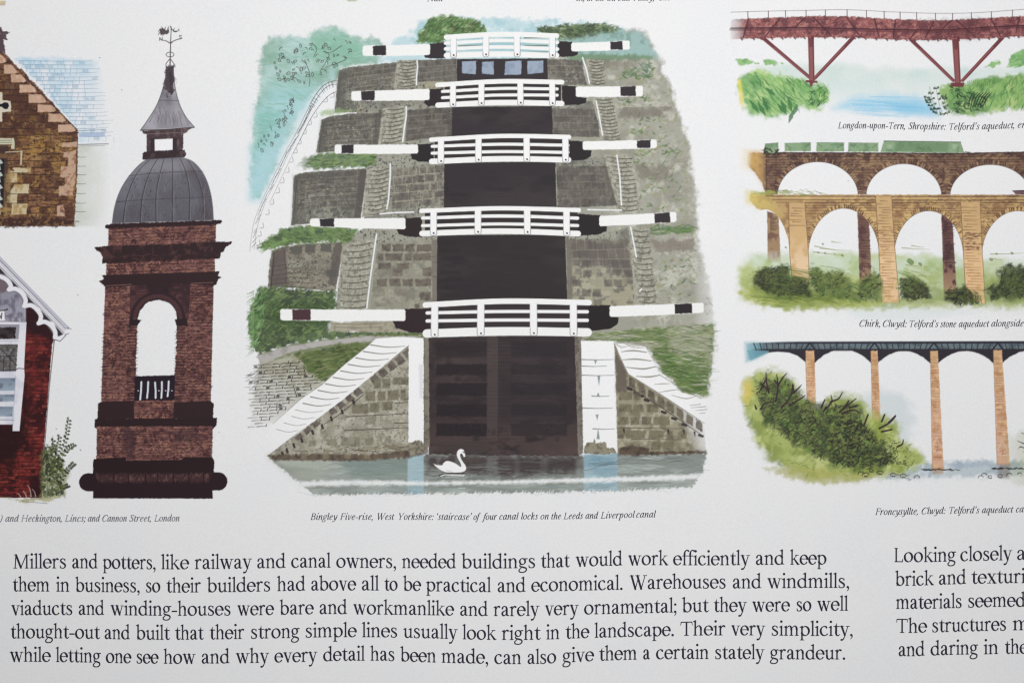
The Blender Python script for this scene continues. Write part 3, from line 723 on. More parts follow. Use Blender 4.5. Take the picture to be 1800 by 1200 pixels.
def paint_tower():
    K = 'tower'
    illus(K, 'clock_tower_picture', 'print of a dark red brick bell turret with lead dome and spire')
    DK = (46, 29, 33)
    BR = (116, 78, 74)
    pal = [(140, 98, 92), (128, 86, 82), (154, 112, 102), (100, 64, 62), (84, 52, 52)]

    def brickface(q, rows, cols_, clip=None, blot=30, lw=1.1, lines=(52, 30, 32)):
        fill(q, BR, 1, rough=.9, rs=3, tex=[((74, 44, 46), 9, 5, .5, .85), ((140, 98, 84), 7, 8, .55, .85)], clip=clip)
        bricks(q, rows, cols_, pal, p=.5, a=.5, lines=lines, lw=lw, clip=clip or q)
        scribble(clip or q, int(blot * 2.2), 4.5, 1.3, [(50, 30, 32), (58, 36, 36), (44, 27, 30), (176, 130, 114)], .8, clip=clip or q)
        dabs(q, blot, 6, 2.0, 0, 35, [(54, 32, 34), (62, 38, 38), (46, 28, 32)], .85, clip=clip or q)
        dabs(q, blot, 3.4, 1.1, 0, 12, [(176, 128, 104), (166, 120, 88)], .7, clip=clip or q)

    # weather vane
    part(K, 'weather_vane')
    dk = (66, 52, 56)
    stroke([(300, 50), (299, 75), (298, 118)], (1.4, 1.8, 2.4), dk, .95)
    fill([(279, 52), (285, 49), (290, 52), (296, 50), (297, 56), (293, 60), (287, 61), (281, 60), (279, 57)], dk, .95, rough=1.4, rs=3)
    fill([(302, 52), (308, 54), (317, 53), (309, 56), (303, 56)], dk, .95, rough=.6, rs=3)
    for (x0, y0, x1, y1) in ((281, 50, 277, 56), (284, 49, 283, 46), (289, 51, 290, 47), (294, 50, 296, 46), (279, 58, 277, 61), (286, 60, 285, 63), (304, 52, 306, 49), (312, 53, 314, 50)):
        stroke([(x0, y0), (x1, y1)], (1.8, .9), dk, .9)
    stroke([(299, 46), (301, 52)], 2.2, dk, .9)
    stroke([(296, 75), (302, 75)], 1.4, dk, .9)
    stroke([(299, 76), (292, 72), (281, 69)], (1.6, 1.6, 1.2), dk, .95, sm=4)
    stroke([(300, 74), (308, 70), (319, 67)], (1.6, 1.6, 1.2), dk, .95, sm=4)
    stroke([(279.5, 71), (279.8, 65.5), (284, 71), (284.4, 65.5)], 1.2, dk, 1)
    stroke([(318.5, 62.5), (315, 61.5), (314.5, 64), (318, 65.5), (317.5, 68), (313.5, 67.5)], 1.2, dk, 1)
    ring = [(298 + 7 * math.cos(t), 95.5 + 4.2 * math.sin(t)) for t in np.linspace(0, 6.283, 18)]
    stroke(ring, 1.4, dk, .9)
    stroke([(297, 104), (291, 112), (292, 118)], 1.5, dk, .9, sm=4)
    stroke([(299, 104), (305, 112), (304, 118)], 1.5, dk, .9, sm=4)
    # spire
    part(K, 'spire')
    sp = smooth([(292, 117), (290, 135), (284, 160), (274, 186), (258, 212), (246, 229)], 6).tolist() + smooth([(341, 223), (326, 205), (315, 183), (308, 158), (305, 135), (304, 116)], 6).tolist()
    fill(sp, (146, 142, 150), 1, soft=.8, grad=((104, 100, 106), (270, 226), (292, 140)), tex=[((164, 162, 170), 40, 6, .5, .9)])
    fill([(296, 150), (312, 176), (338, 222), (316, 224), (304, 190)], (176, 174, 180), .55, soft=8, clip=sp)
    fill([(292, 117), (304, 116), (306, 140), (302, 165), (294, 168), (288, 148)], (66, 54, 60), .9, soft=3, rough=4, rs=5, seed=6)
    hatch((296, 130), (300, 166), 22, 9, -50, 1.3, (52, 44, 50), .8, 1)
    stroke(sp[:31], 1.5, (70, 64, 70), .8)
    stroke(sp[31:], 1.3, (70, 64, 70), .8)
    stroke([(278, 176), (314, 176.5)], 1, (84, 78, 84), .8)
    for xb, xt in ((262, 288), (276, 292), (290, 297), (305, 300), (319, 303), (330, 306)):
        stroke([(xb, 222 - rng.random() * 12), ((xb + xt) / 2 + (xb - 297) * .07, 195)], (1.2, .6), (96, 90, 98), .7)
    dabs([(262, 218), (280, 190), (312, 190), (330, 214)], 60, 12, 1.2, 80, 10, [(112, 106, 114), (172, 168, 176), (90, 84, 92)], .5)
    stroke([(247, 229), (290, 227.5), (341, 223.5)], 1.8, (54, 44, 50), .95)
    # lantern
    part(K, 'lantern')
    fill([(249, 230), (340, 224), (330, 229), (328, 233), (322, 235), (321, 268), (257, 270), (257, 236), (251, 235)], (72, 56, 60), 1, rough=.6, rs=3, tex=[((102, 86, 88), 6, 7, .5, .8)])
    fill([(271, 245), (303, 243.5), (303, 265.5), (271.5, 267)], (238, 238, 240), 1)
    stroke([(258, 235.5), (318, 233)], 1.2, (128, 116, 120), .8)
    fill([(264, 242), (271, 242), (271, 268), (264, 268)], (52, 40, 44), .9)
    fill([(303, 242), (310, 242), (310, 266), (303, 266)], (52, 40, 44), .9)
    fill([(250, 272), (252, 268), (260, 266), (318, 263), (324, 265), (327, 270), (325, 275), (316, 277), (258, 281), (250, 279)], (54, 40, 44), 1, rough=.6, rs=3, sm=3, tex=[((82, 66, 68), 6, 5, .55, .85)])
    # dome
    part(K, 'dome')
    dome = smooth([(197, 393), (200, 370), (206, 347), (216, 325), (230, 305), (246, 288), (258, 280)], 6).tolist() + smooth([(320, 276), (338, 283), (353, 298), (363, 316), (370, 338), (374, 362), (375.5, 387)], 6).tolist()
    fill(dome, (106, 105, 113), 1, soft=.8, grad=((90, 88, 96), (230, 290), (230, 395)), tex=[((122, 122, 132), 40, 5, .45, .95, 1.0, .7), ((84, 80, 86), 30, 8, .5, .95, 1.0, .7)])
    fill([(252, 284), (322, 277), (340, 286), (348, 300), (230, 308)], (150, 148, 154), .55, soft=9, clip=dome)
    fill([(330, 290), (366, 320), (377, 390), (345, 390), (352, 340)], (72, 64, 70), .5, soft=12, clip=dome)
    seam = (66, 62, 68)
    for pts in ([(216, 392), (222, 350), (240, 305), (262, 281)], [(246, 391), (250, 345), (262, 305), (276, 280)], [(274, 390), (274, 340), (282, 300), (288, 279)], [(303, 389), (303, 340), (303, 300), (302, 277)], [(332, 388), (333, 345), (327, 305), (316, 277)], [(357, 387), (356, 345), (346, 310), (330, 281)]):
        stroke(pts, (1.7, 1.4, 1.0), (58, 54, 60), .85, sm=5)
        stroke([(p[0] + 2.2, p[1]) for p in pts], (1.4, 1.0, .6), (140, 139, 148), .45, sm=5)
    for pts in ([(204, 355), (240, 352), (300, 349), (371, 346)], [(226, 309), (262, 305), (310, 302), (356, 301)]):
        stroke(pts, 1.1, seam, .8, sm=4)
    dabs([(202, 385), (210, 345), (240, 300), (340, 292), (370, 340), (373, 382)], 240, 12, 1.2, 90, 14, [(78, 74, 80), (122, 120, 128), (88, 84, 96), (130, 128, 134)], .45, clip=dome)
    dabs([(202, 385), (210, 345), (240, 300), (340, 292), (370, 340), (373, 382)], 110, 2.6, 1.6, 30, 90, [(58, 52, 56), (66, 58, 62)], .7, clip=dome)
    stroke(dome[:38], 1.2, (70, 66, 74), .7)
    # upper brick stage and cornices
    part(K, 'brick_stage')
    brickface([(191, 397), (380, 389), (379, 430), (190, 437)], 7, 17, blot=70)
    brickface([(187, 457), (378, 449), (378, 484), (187, 490)], 6, 18, blot=70, lines=(40, 22, 26), lw=1.5)
    part(K, 'cornice')
    fill([(184, 399), (187, 395), (200, 393), (374, 387), (389, 386), (391, 389), (387, 393), (378, 395), (300, 398), (192, 402), (186, 402)], DK, 1, rough=.7, rs=3)
    part(K, 'cornice')
    fill([(165, 435), (190, 432), (300, 429), (380, 425), (408, 424.5), (405, 430), (396, 435), (393, 442), (388, 444), (387, 454), (380, 455), (300, 457), (186, 463), (180, 464), (180, 452), (176, 444), (170, 441)], DK, 1, rough=.8, rs=3, tex=[((74, 48, 48), 8, 5, .6, .9)])
    dabs([(186, 446), (384, 438), (384, 452), (186, 460)], 60, 8, 1.1, -2, 4, [(92, 62, 58), (70, 44, 44)], .7)
    # pilasters with the arch
    s0 = snap()
    part(K, 'pilaster')
    brickface([(185, 503), (244, 501), (243, 712), (178, 712)], 40, 7, blot=100, clip=[(185, 503), (232, 501), (230, 562), (246, 566), (243, 600), (238, 712), (178, 712)])
    part(K, 'pilaster')
    brickface([(308, 497), (376, 497), (371, 712), (304, 712)], 40, 8, blot=110, clip=[(333, 497), (376, 497), (374, 600), (371, 712), (304, 712), (310, 566), (330, 560)])
    bricks([(334, 500), (375, 499), (371, 704), (325, 704)], 42, 5, pal, p=.5, a=.55, lines=(52, 30, 32), lw=1.1)
    dabs([(336, 500), (374, 500), (371, 702), (318, 702)], 150, 6, 2, 5, 40, [(54, 32, 34), (62, 38, 38), (46, 28, 32)], .85)
    dabs([(186, 506), (228, 506), (236, 702), (182, 702)], 110, 6, 1.8, 5, 40, [(54, 32, 34), (62, 38, 38)], .8)
    dabs([(186, 506), (228, 506), (236, 702), (182, 702)], 90, 4, 1.2, 0, 20, [(170, 122, 102), (160, 116, 96)], .7)
    dabs([(336, 500), (374, 500), (371, 702), (318, 702)], 90, 4, 1.2, 0, 20, [(170, 122, 102), (160, 116, 96)], .7)
    for k in range(26):
        y = 575 + k * 5 + rng.random() * 2
        stroke([(225, y), (241 - (y - 575) * .02 + rng.random() * 2, y)], 1.5, (50, 30, 34), .85)
        stroke([(309 + rng.random() * 2, y), (325, y)], 1.5, (50, 30, 34), .85)
    for k in range(34):
        y = 515 + k * 5.4 + rng.random() * 4
        if rng.random() < .55:
            continue
        stroke([(182.8 - (y - 515) * .028, y), (186, y)], 1.6, (60, 38, 40), .8)
    part(K, 'arch')
    fill([(229, 499), (335, 495), (332, 562), (311, 562), (310, 545), (300, 532), (278, 527), (258, 532), (246, 547), (243, 562), (229, 562)], (82, 52, 54), 1, rough=.6, rs=4, tex=[((54, 34, 40), 14, 5, .4, .75)])
    bricks([(229, 500), (334, 497), (331, 560), (229, 560)], 13, 10, [(96, 62, 60), (70, 42, 46)], p=.5, a=.55, lines=(46, 28, 34), lw=1, clip=[(230, 500), (333, 497), (331, 560), (312, 560), (303, 535), (278, 526), (255, 534), (242, 560), (229, 560)])
    fill([(256, 497), (302, 496), (296, 524), (264, 524)], (40, 26, 32), .85, soft=5)
    cx, cy = 277.5, 562
    for rad, w_, c in ((46, 6, (48, 30, 36)), (40, 7, (88, 58, 58)), (36, 2, (52, 34, 38))):
        stroke([(cx + rad * 1.0 * math.cos(t), cy - rad * 1.02 * math.sin(t)) for t in np.linspace(0.05, 3.1, 30)], w_, c, .95)
    for t in np.linspace(0.1, 3.04, 44):
        stroke([(cx + 36 * math.cos(t), cy - 36 * math.sin(t)), (cx + 43 * math.cos(t), cy - 43 * math.sin(t))], 1.3, (46, 28, 34), .85)
    op = smooth([(239, 660), (241, 610), (243, 566), (246, 550), (257, 535), (269, 529), (279, 530), (292, 531), (304, 542), (310, 556), (311, 568), (310, 610), (307, 660)], 5)
    cut(op, s0, rough=1.3, rs=3)
    for pts in ([(228, 560), (249, 562), (247, 566), (242, 572), (228, 573)], [(307, 561), (329, 559), (330, 573), (311, 573)]):
        fill(pts, (40, 26, 32), 1, rough=.6, rs=3)
    for k in range(16):
        y = 580 + k * 5 + rng.random() * 4
        if rng.random() < .5:
            continue
        stroke([(241 - k * .12, y), (243 - k * .1 + rng.random(), y)], 1.2, (70, 46, 48), .8)
        stroke([(308 - k * .06, y), (311 - k * .2, y)], 1.2, (70, 46, 48), .8)
    part(K, 'cornice')
    fill([(174, 493.5), (180, 492), (183, 490), (179, 484), (188, 483), (300, 480), (378, 477), (386, 477), (384, 482), (384, 485), (391, 487), (384, 490), (383, 494), (380, 500), (374, 502), (334, 499), (300, 498), (230, 502), (186, 506), (181, 500)], DK, 1, rough=.7, rs=3)
    stroke([(187, 502.5), (231, 499.5)], 1, (150, 110, 96), .85)
    stroke([(336, 498), (375, 496.5)], 1, (150, 110, 96), .85)
    # parapet
    part(K, 'parapet_railing')
    fill([(238, 661), (262, 660), (308, 659), (307, 707), (236, 708)], (34, 22, 32), 1, rough=.5, rs=3)
    for (x0, y0, x1, y1) in ((249, 671, 247, 702), (261, 671, 259, 699), (273, 672, 274, 699), (285, 671, 284, 699), (297, 670, 295, 696)):
        stroke([(x0, y0), ((x0 + x1) / 2 + .6, (y0 + y1) / 2), (x1, y1)], 3.2, (222, 226, 232), 1)
        stroke([(x0 + 1.1, y0 + 2), (x1 + 1.2, y1 - 2)], .9, (170, 186, 196), .8)
    for x in (243, 279, 291, 302):
        stroke([(x, 686), (x + 1.4, 686.6)], 1.6, (214, 216, 222), .95)
    # lower stages
    part(K, 'brick_panel')
    brickface([(234, 704), (308, 703), (308, 740), (232, 740)], 8, 8, blot=30)
    part(K, 'plinth')
    fill([(173, 708), (180, 705), (236, 704), (236, 736), (172, 738)], DK, 1, rough=.6, rs=3)
    fill([(306, 707), (370, 704), (376, 709), (375, 736), (305, 736)], DK, 1, rough=.6, rs=3)
    fill([(167, 736), (175, 736), (377, 734), (382, 734), (381, 747), (376, 752), (374, 754), (172, 755), (167, 750)], (42, 26, 30), 1, rough=.5, rs=3)
    part(K, 'brick_stage')
    brickface([(171, 749), (374, 749), (373, 814), (170, 814)], 14, 15, blot=130)
    fill([(216, 752), (240, 754), (238, 806), (222, 804)], (56, 36, 42), .6, soft=5, rough=4)
    fill([(300, 756), (345, 752), (345, 775), (305, 780)], (56, 36, 42), .5, soft=6, rough=4)
    part(K, 'plinth')
    fill([(166, 806), (222, 803), (222, 809), (320, 808), (324, 803), (374, 803), (377, 810), (376, 834), (164, 834), (164, 812)], (38, 23, 27), 1, rough=.6, rs=3)
    part(K, 'torus_moulding')
    roll = [(151, 831), (388, 829), (396, 834), (400, 845), (397, 857), (390, 861), (374, 862), (374, 876), (164, 875), (164, 863), (150, 863), (143, 858), (139, 847), (143, 836)]
    roll = [(x, y) for x, y in roll if 164 < x < 374 or y > 863.5] 
    roll = [(156, 831)] + [(156 - 16.5 * math.sin(t), 847 - 16 * math.cos(t)) for t in np.linspace(.1, 3.1, 14)] + [(164, 863), (164, 875.5), (374, 876), (374, 862)] + [(384 + 16 * math.sin(t), 845.5 + 16 * math.cos(t)) for t in np.linspace(.05, 3.05, 14)]
    fill(roll, (40, 24, 30), 1, rough=.4, rs=3)
    fill([(170, 833), (370, 832), (368, 846), (174, 847)], (70, 46, 48), .8, soft=4, rough=2, rs=4, tex=[((112, 82, 74), 4, 7, .6, .85)])
    for x in (200, 226, 256, 277, 305, 332, 358):
        stroke([(x, 832), (x + .5, 850)], 2, (34, 20, 26), .85)
# --------------------------------------------------------------- canal locks
INKW = (236, 236, 235)
DKG = (48, 42, 46)


def paint_canal():
    K = 'canal'
    illus(K, 'canal_lock_picture', 'large print of a staircase of canal locks with white railings and a swan')
    ST = (112, 111, 103)      # stone
    SD = (88, 86, 82)         # stone, dark wash
    SL = (155, 155, 143)      # stone, light wash
    part(K, 'distant_sky')
    fill([(660, 110), (690, 74), (720, 58), (735, 40), (800, 32), (900, 32), (1000, 38), (1080, 44), (1128, 60), (1150, 90), (1150, 112), (900, 112)], (176, 208, 214), .8, soft=5, rough=5, rs=10, tex=[((150, 192, 202), 20, 5, .45, .8), ((204, 222, 226), 12, 7, .6, .9)])
    part(K, 'blue_green_wood')
    wood = [(462, 80), (474, 66), (500, 63), (520, 64), (540, 66), (552, 56), (570, 49), (590, 48), (606, 53), (618, 64), (634, 68), (652, 64), (668, 70), (676, 84), (670, 100), (660, 112), (640, 114), (600, 118), (592, 142), (570, 150), (548, 166), (526, 198), (508, 232), (492, 268), (474, 310), (456, 350), (442, 346), (440, 310), (444, 262), (446, 210), (456, 170), (456, 110)]
    fill(wood, (156, 188, 178), .95, soft=5, rough=4, rs=9, tex=[((138, 172, 156), 34, 5, .45, .75), ((178, 204, 202), 28, 8, .5, .85)])
    for (cx, cy, r) in ((486, 84, 20), (516, 84, 22), (548, 78, 20), (584, 70, 24), (618, 80, 18), (650, 88, 18), (500, 120, 26), (545, 112, 26), (590, 104, 22), (480, 150, 24), (520, 150, 26), (470, 200, 22), (496, 214, 20), (466, 250, 18)):
        fill([(cx + r * math.cos(t), cy + r * .8 * math.sin(t)) for t in np.linspace(0, 6.2, 14)], (176, 208, 200), .38, soft=9, rough=6, rs=8, seed=int(cx) % 7 + 1)
        fill([(cx + 3 + r * math.cos(t), cy + r * .75 + r * .4 * math.sin(t)) for t in np.linspace(0, 6.2, 12)], (112, 160, 142), .34, soft=8, rough=6, rs=8, seed=int(cy) % 7 + 1)
    fill([(440, 260), (500, 230), (478, 300), (455, 352), (438, 350)], (164, 210, 220), .75, soft=14)
    fill([(480, 150), (560, 150), (520, 205), (460, 230), (450, 190)], (158, 206, 212), .6, soft=16)
    fill([(450, 200), (510, 200), (480, 260), (445, 265)], (122, 182, 172), .6, soft=14, rough=6)
    fill([(548, 60), (600, 56), (640, 80), (640, 108), (590, 112), (540, 100)], (124, 178, 150), .6, soft=12, rough=6)
    dabs([(464, 85), (560, 55), (610, 58), (660, 80), (600, 120), (520, 190), (460, 330), (445, 300), (455, 120)], 420, 18, 2.4, 12, 22, [(138, 180, 164), (164, 200, 192), (126, 170, 150), (182, 210, 210)], .35)
    fill([(500, 190), (560, 160), (590, 120), (560, 165), (470, 320), (445, 350), (450, 280)], (176, 210, 216), .55, soft=14)
    for k in range(110):
        x, y = inside_pts([(480, 90), (530, 75), (600, 62), (628, 85), (590, 115), (555, 135), (545, 150), (520, 140), (480, 140)], 1)[0] if k < 72 else inside_pts([(520, 160), (515, 190), (490, 240), (462, 268), (446, 260), (480, 210)], 1)[0]
        ang = math.radians(rng.choice([20, 50, 70, -40]) + rng.random() * 20)
        l = 4 + rng.random() * 4
        c, s_ = math.cos(ang), math.sin(ang)
        if rng.random() < .6:
            pts = [(x + (c * u - s_ * v) * l, y + (s_ * u + c * v) * l) for u, v in ((0, 0), (.5, -.3), (1, 0), (.6, .28), (.1, .1))]
        else:
            pts = [(x, y), (x + c * l * .5, y + s_ * l * .5 - 2), (x + c * l, y + s_ * l)]
        stroke(pts, (1.3, 1.0, .8), (66, 62, 58), .8, sm=4)
    for pts in ([(570, 90), (578, 98), (562, 125)], [(600, 80), (585, 90), (575, 92)], [(535, 105), (544, 130), (543, 152)], [(530, 105), (538, 112)], [(607, 105), (590, 112), (572, 118)], [(548, 75), (556, 85), (551, 100)]):
        stroke(pts, (1.3, 1.1, .8), (70, 64, 60), .8, sm=4)
    part(K, 'path_fence')
    ink = (88, 84, 90)
    a = smooth([(594, 142), (582, 143), (566, 152), (551, 172), (536, 202), (520, 234), (500, 270), (480, 312), (462, 350), (446, 392), (439, 442)], 6)
    b = smooth([(594, 148), (582, 149), (570, 156), (556, 174), (540, 206), (524, 238), (506, 272), (486, 316), (466, 356), (452, 400), (447, 438)], 6)
    c_ = smooth([(594, 160), (580, 166), (564, 182), (546, 208), (530, 240), (512, 275), (492, 318), (474, 356)], 6)
    for k, P in enumerate((a, b, c_)):
        n = len(P)
        j = 0
        while j < n - 2:
            e = min(n, j + 5 + int(rng.integers(9)))
            if j < 16 or rng.random() < .82:
                stroke(P[j:e], 1.2 if j < 20 else .9, ink, .85 if j < 26 else .6)
            j = e - 1
    for k in range(6, 62):
        t = k / 62
        p = a[int(t * (len(a) - 1))]
        q = c_[min(int(t * (len(c_) - 1) * 1.0), len(c_) - 1)]
        if rng.random() < .8:
            stroke([(p[0] + 3, p[1] + 1), (p[0] + 7 + rng.random() * 4, p[1] - 6 - rng.random() * 6)] if k > 22 else [(p[0], p[1]), ((p[0] + q[0]) / 2 + 1, (p[1] + q[1]) / 2)], 1.1, (78, 74, 78), .7)
    for (x, y) in ((586, 170), (574, 178), (556, 205), (546, 218), (537, 234), (528, 252), (521, 268), (514, 284), (507, 302), (498, 320), (490, 338), (480, 358), (472, 376), (462, 400), (458, 414), (456, 430)):
        stroke([(x, y - 8), (x + 1, y), (x - 5, y + 1)], 1.0, (84, 80, 84), .75, sm=3)
    # trees at the top
    part(K, 'bush')
    bb = [(731, 74), (740, 56), (750, 40), (764, 30), (790, 28), (820, 31), (840, 38), (852, 50), (858, 58), (800, 66), (770, 76)]
    fill(bb, (110, 142, 88), .95, soft=3, rough=4, rs=7, tex=[((76, 112, 62), 12, 6, .4, .75), ((148, 172, 118), 10, 8, .55, .9)])
    dabs(bb, 240, 10, 1.8, -30, 35, [(64, 96, 52), (96, 126, 70), (128, 154, 92), (52, 70, 44), (88, 88, 60)], .7)
    dabs([(790, 36), (845, 42), (850, 55), (795, 52)], 40, 8, 1.1, -25, 30, [(50, 50, 40), (58, 62, 44)], .7)
    part(K, 'bush')
    b2 = [(944, 52), (956, 46), (976, 48), (1000, 44), (1030, 43), (1048, 40), (1070, 44), (1090, 52), (1080, 62), (1060, 66), (1030, 76), (985, 72), (950, 58)]
    fill(b2, (92, 112, 76), .95, soft=3, rough=4, rs=6, tex=[((60, 74, 52), 9, 6, .4, .75), ((132, 148, 110), 10, 8, .6, .9)])
    dabs(b2, 190, 9, 1.8, 20, 40, [(52, 66, 46), (76, 94, 60), (112, 128, 88), (44, 50, 40)], .7)
    # right hillside
    part(K, 'hillside', again='hill')
    hill = [(965, 78), (1000, 72), (1060, 66), (1090, 54), (1112, 50), (1132, 60), (1146, 78), (1156, 98), (1164, 112), (1168, 136), (1180, 150), (1186, 176), (1194, 200), (1204, 232), (1211, 262), (1214, 300), (1222, 330), (1226, 380), (1224, 420), (1232, 450), (1242, 490), (1251, 530), (1256, 570), (1254, 600), (1250, 630), (1245, 660), (1242, 700), (1200, 690), (1140, 620), (1000, 610), (965, 300)]
    fill(hill, (160, 159, 147), .97, soft=6, rough=5, rs=9, tex=[((144, 142, 130), 26, 5, .42, .85), ((186, 185, 173), 18, 8, .5, .88), ((150, 150, 124), 6, 3, .6, .9)], fade=((1215, 350), (1275, 350)))
    fill([(985, 72), (1090, 54), (1132, 60), (1150, 90), (1156, 104), (1000, 104)], (152, 184, 182), .9, soft=7, rough=4, tex=[((126, 160, 152), 12, 5, .5, .85)])
    fill([(1000, 96), (1148, 98), (1150, 106), (1000, 110)], (108, 136, 104), .8, soft=3, rough=3)
    dabs(hill[8:28] + [(1090, 620), (1090, 120)], 420, 9, 2.6, 10, 60, [(140, 136, 120), (186, 184, 168), (128, 128, 108), (174, 176, 150)], .45)
    gg = [(84, 112, 72), (104, 130, 80), (72, 100, 68), (130, 150, 92)]
    for (q, n) in (([(1100, 118), (1150, 122), (1148, 140), (1090, 138)], 34), ([(1085, 170), (1140, 172), (1150, 186), (1090, 184)], 18), ([(1095, 195), (1170, 205), (1180, 260), (1110, 255)], 34), ([(1100, 262), (1200, 262), (1200, 276), (1100, 274)], 26), ([(1110, 280), (1190, 290), (1200, 372), (1120, 372)], 44), ([(1140, 395), (1220, 400), (1216, 412), (1140, 410)], 34), ([(1150, 440), (1220, 440), (1230, 530), (1160, 530)], 18)):
        dabs(q, n, 8, 3.2, -15, 60, gg, .7)
    dabs([(1145, 400), (1218, 400), (1214, 410), (1150, 410)], 60, 26, 2.0, 0, 4, gg, .6)
    dabs([(1120, 108), (1145, 112), (1140, 138), (1096, 135)], 30, 9, 3.5, 10, 40, [(102, 130, 104), (88, 118, 92)], .6)
    # terrace walls, top to bottom.  Each: left face, steps, inner wall on both sides, ledge.
    BRK = [(104, 96, 88), (92, 84, 80), (116, 108, 94), (84, 76, 74)]

    def wall(q, col=ST, tex=None, **kw):
        fill(q, col, 1, rough=kw.get('rough', .8), rs=5, soft=.8, tex=tex or [(SD, 22, 5, .4, .9, 1.6, .7), (SL, 30, 8, .55, .95, 1.6, .7), ((146, 144, 128), 4, 3, .62, .9), ((86, 82, 78), 3, 13, .66, .9)], grad=kw.get('grad'))

    def steps(q, n, skew=2):
        global CUR
        keep = CUR
        part(K, 'stair_flight')
        fill(q, (163, 162, 148), 1, rough=.8, rs=5, soft=1.2, tex=[((142, 141, 127), 6, 5, .4, .85), ((178, 177, 163), 5, 8, .5, .9), ((120, 118, 106), 4, 3, .62, .9)])
        for k in range(n):
            v = (k + .5) / n
            a_, b_ = quad_pt(q, .1 + rng.random() * .12, v), quad_pt(q, .9 + rng.random() * .06, v)
            m = (a_ + b_) / 2 + np.array([0, skew])
            stroke([a_, m, b_], (1.0, 2.0, 1.5), (86, 82, 72), .85, sm=4)
        CUR = keep

    def rail_line(pts):
        global CUR
        keep = CUR
        part(K, 'handrail')
        stroke(pts, 2.6, (232, 233, 236), .95)
        CUR = keep

    def courses(q, rows, cols_, mort=(150, 147, 132), a=.5, w_=1.0):
        for r in range(1, rows):
            e = (rng.random() - .5) * .2
            stroke([quad_pt(q, 0, (r + e) / rows), quad_pt(q, .5, (r + e * .3) / rows), quad_pt(q, 1, (r - e * .5) / rows)], (w_, w_ * 1.2, w_ * .8), mort, a)
        for r in range(rows):
            u = (rng.random() * .6) / cols_
            while u < 1:
                if rng.random() < .85:
                    stroke([quad_pt(q, u, r / rows), quad_pt(q, min(u + .01, 1), (r + 1) / rows)], w_, mort, a * .9)
                u += (.7 + .6 * rng.random()) / cols_
        for r in range(rows):
            for c in range(cols_):
                if rng.random() < .3:
                    u, v = (c + rng.random() * .3) / cols_, (r + .15) / rows
                    fill([quad_pt(q, u, v), quad_pt(q, min(u + .8 / cols_, 1), v), quad_pt(q, min(u + .8 / cols_, 1), v + .7 / rows), quad_pt(q, u, v + .7 / rows)], (84, 79, 76), .5, rough=1, rs=4, soft=1)

    # ground tone the terraces stand on
    fill([(655, 190), (700, 150), (800, 104), (965, 104), (1000, 110), (1120, 595), (745, 597), (640, 592), (600, 540), (640, 400)], SL, 1, soft=2)
    # tier 1
    part(K, 'stone_wall')
    wall([(595, 124), (612, 118), (660, 113), (720, 107), (803, 103), (803, 152), (780, 156), (640, 172), (634, 197), (588, 198), (591, 160)])
    fill([(596, 126), (700, 112), (700, 128), (640, 132), (600, 142)], SD, .55, soft=5, rough=3)
    fill([(594, 128), (608, 124), (606, 196), (588, 197)], SD, .6, soft=5)
    bricks([(612, 122), (700, 112), (690, 155), (606, 168)], 5, 8, BRK, p=.5, a=.5, clip=[(612, 122), (700, 112), (690, 155), (606, 168)])
    for k in range(6):
        y = 128 + k * 6
        stroke([(620, y + 4), (650, y + 1.5), (680, y)], (1.1, .8), (84, 80, 74), .7)
    hatch((598, 130), (592, 190), 16, 9, 88, 1.0, (84, 80, 76), .6)
    courses([(612, 120), (698, 110), (692, 152), (606, 165)], 5, 7)
    wall([(735, 106), (802, 103), (802, 143), (775, 150), (733, 152)], (102, 98, 92), [(ST, 5, 5, .45, .85), ((84, 79, 76), 10, 7, .5, .9)])
    courses([(736, 107), (801, 104), (801, 142), (734, 150)], 4, 5)
    wall([(690, 146), (780, 142), (804, 150), (798, 190), (626, 200), (634, 160)], (160, 156, 134))
    steps([(698, 106), (733, 105), (731, 152), (692, 154)], 8)
    rail_line([(733, 107), (734, 118), (732, 136), (732, 149)])
    part(K, 'stone_wall')
    # right tier 1
    wall([(962, 104), (1023, 106), (1026, 128), (1032, 150), (963, 150)], (112, 108, 99))
    courses([(963, 105), (1022, 106), (1030, 149), (964, 149)], 4, 4)
    wall([(1028, 104), (1062, 105), (1066, 150), (1038, 150)], (176, 173, 150))
    fill([(1060, 106), (1120, 104), (1110, 120), (1066, 122)], (120, 114, 102), .6, soft=5, rough=4)
    steps([(1030, 106), (1060, 106), (1064, 150), (1036, 150)], 8)
    rail_line([(1024, 102), (1031, 124), (1036, 147)])
    # tier 2
    part(K, 'stone_wall')
    wall([(565, 211), (580, 204), (610, 200), (672, 196), (668, 232), (664, 264), (556, 268), (560, 240)])
    fill([(564, 212), (672, 197), (670, 210), (600, 214), (566, 226)], SD, .55, soft=4, rough=3)
    fill([(564, 212), (576, 208), (572, 266), (557, 267)], SD, .6, soft=5)
    fill([(660, 198), (673, 197), (666, 264), (654, 264)], (84, 78, 74), .7, soft=2)
    bricks([(575, 208), (668, 198), (660, 240), (572, 252)], 5, 9, BRK, p=.5, a=.5)
    for k in range(9):
        y = 208 + k * 6.6
        stroke([(570, y + 6), (600, y + 2.5), (650, y + rng.random() * 2)], (1.2, .8), (80, 76, 70), .7)
    hatch((568, 216), (560, 262), 16, 10, 88, 1.0, (76, 72, 70), .65)
    courses([(576, 208), (668, 198), (662, 262), (572, 264)], 7, 8, a=.4)
    wall([(716, 192), (796, 187), (795, 240), (760, 246), (712, 252)], (98, 94, 88), [((116, 111, 102), 5, 5, .45, .85), ((80, 76, 72), 10, 7, .5, .9)])
    courses([(717, 193), (794, 188), (794, 240), (713, 250)], 5, 5, a=.4)
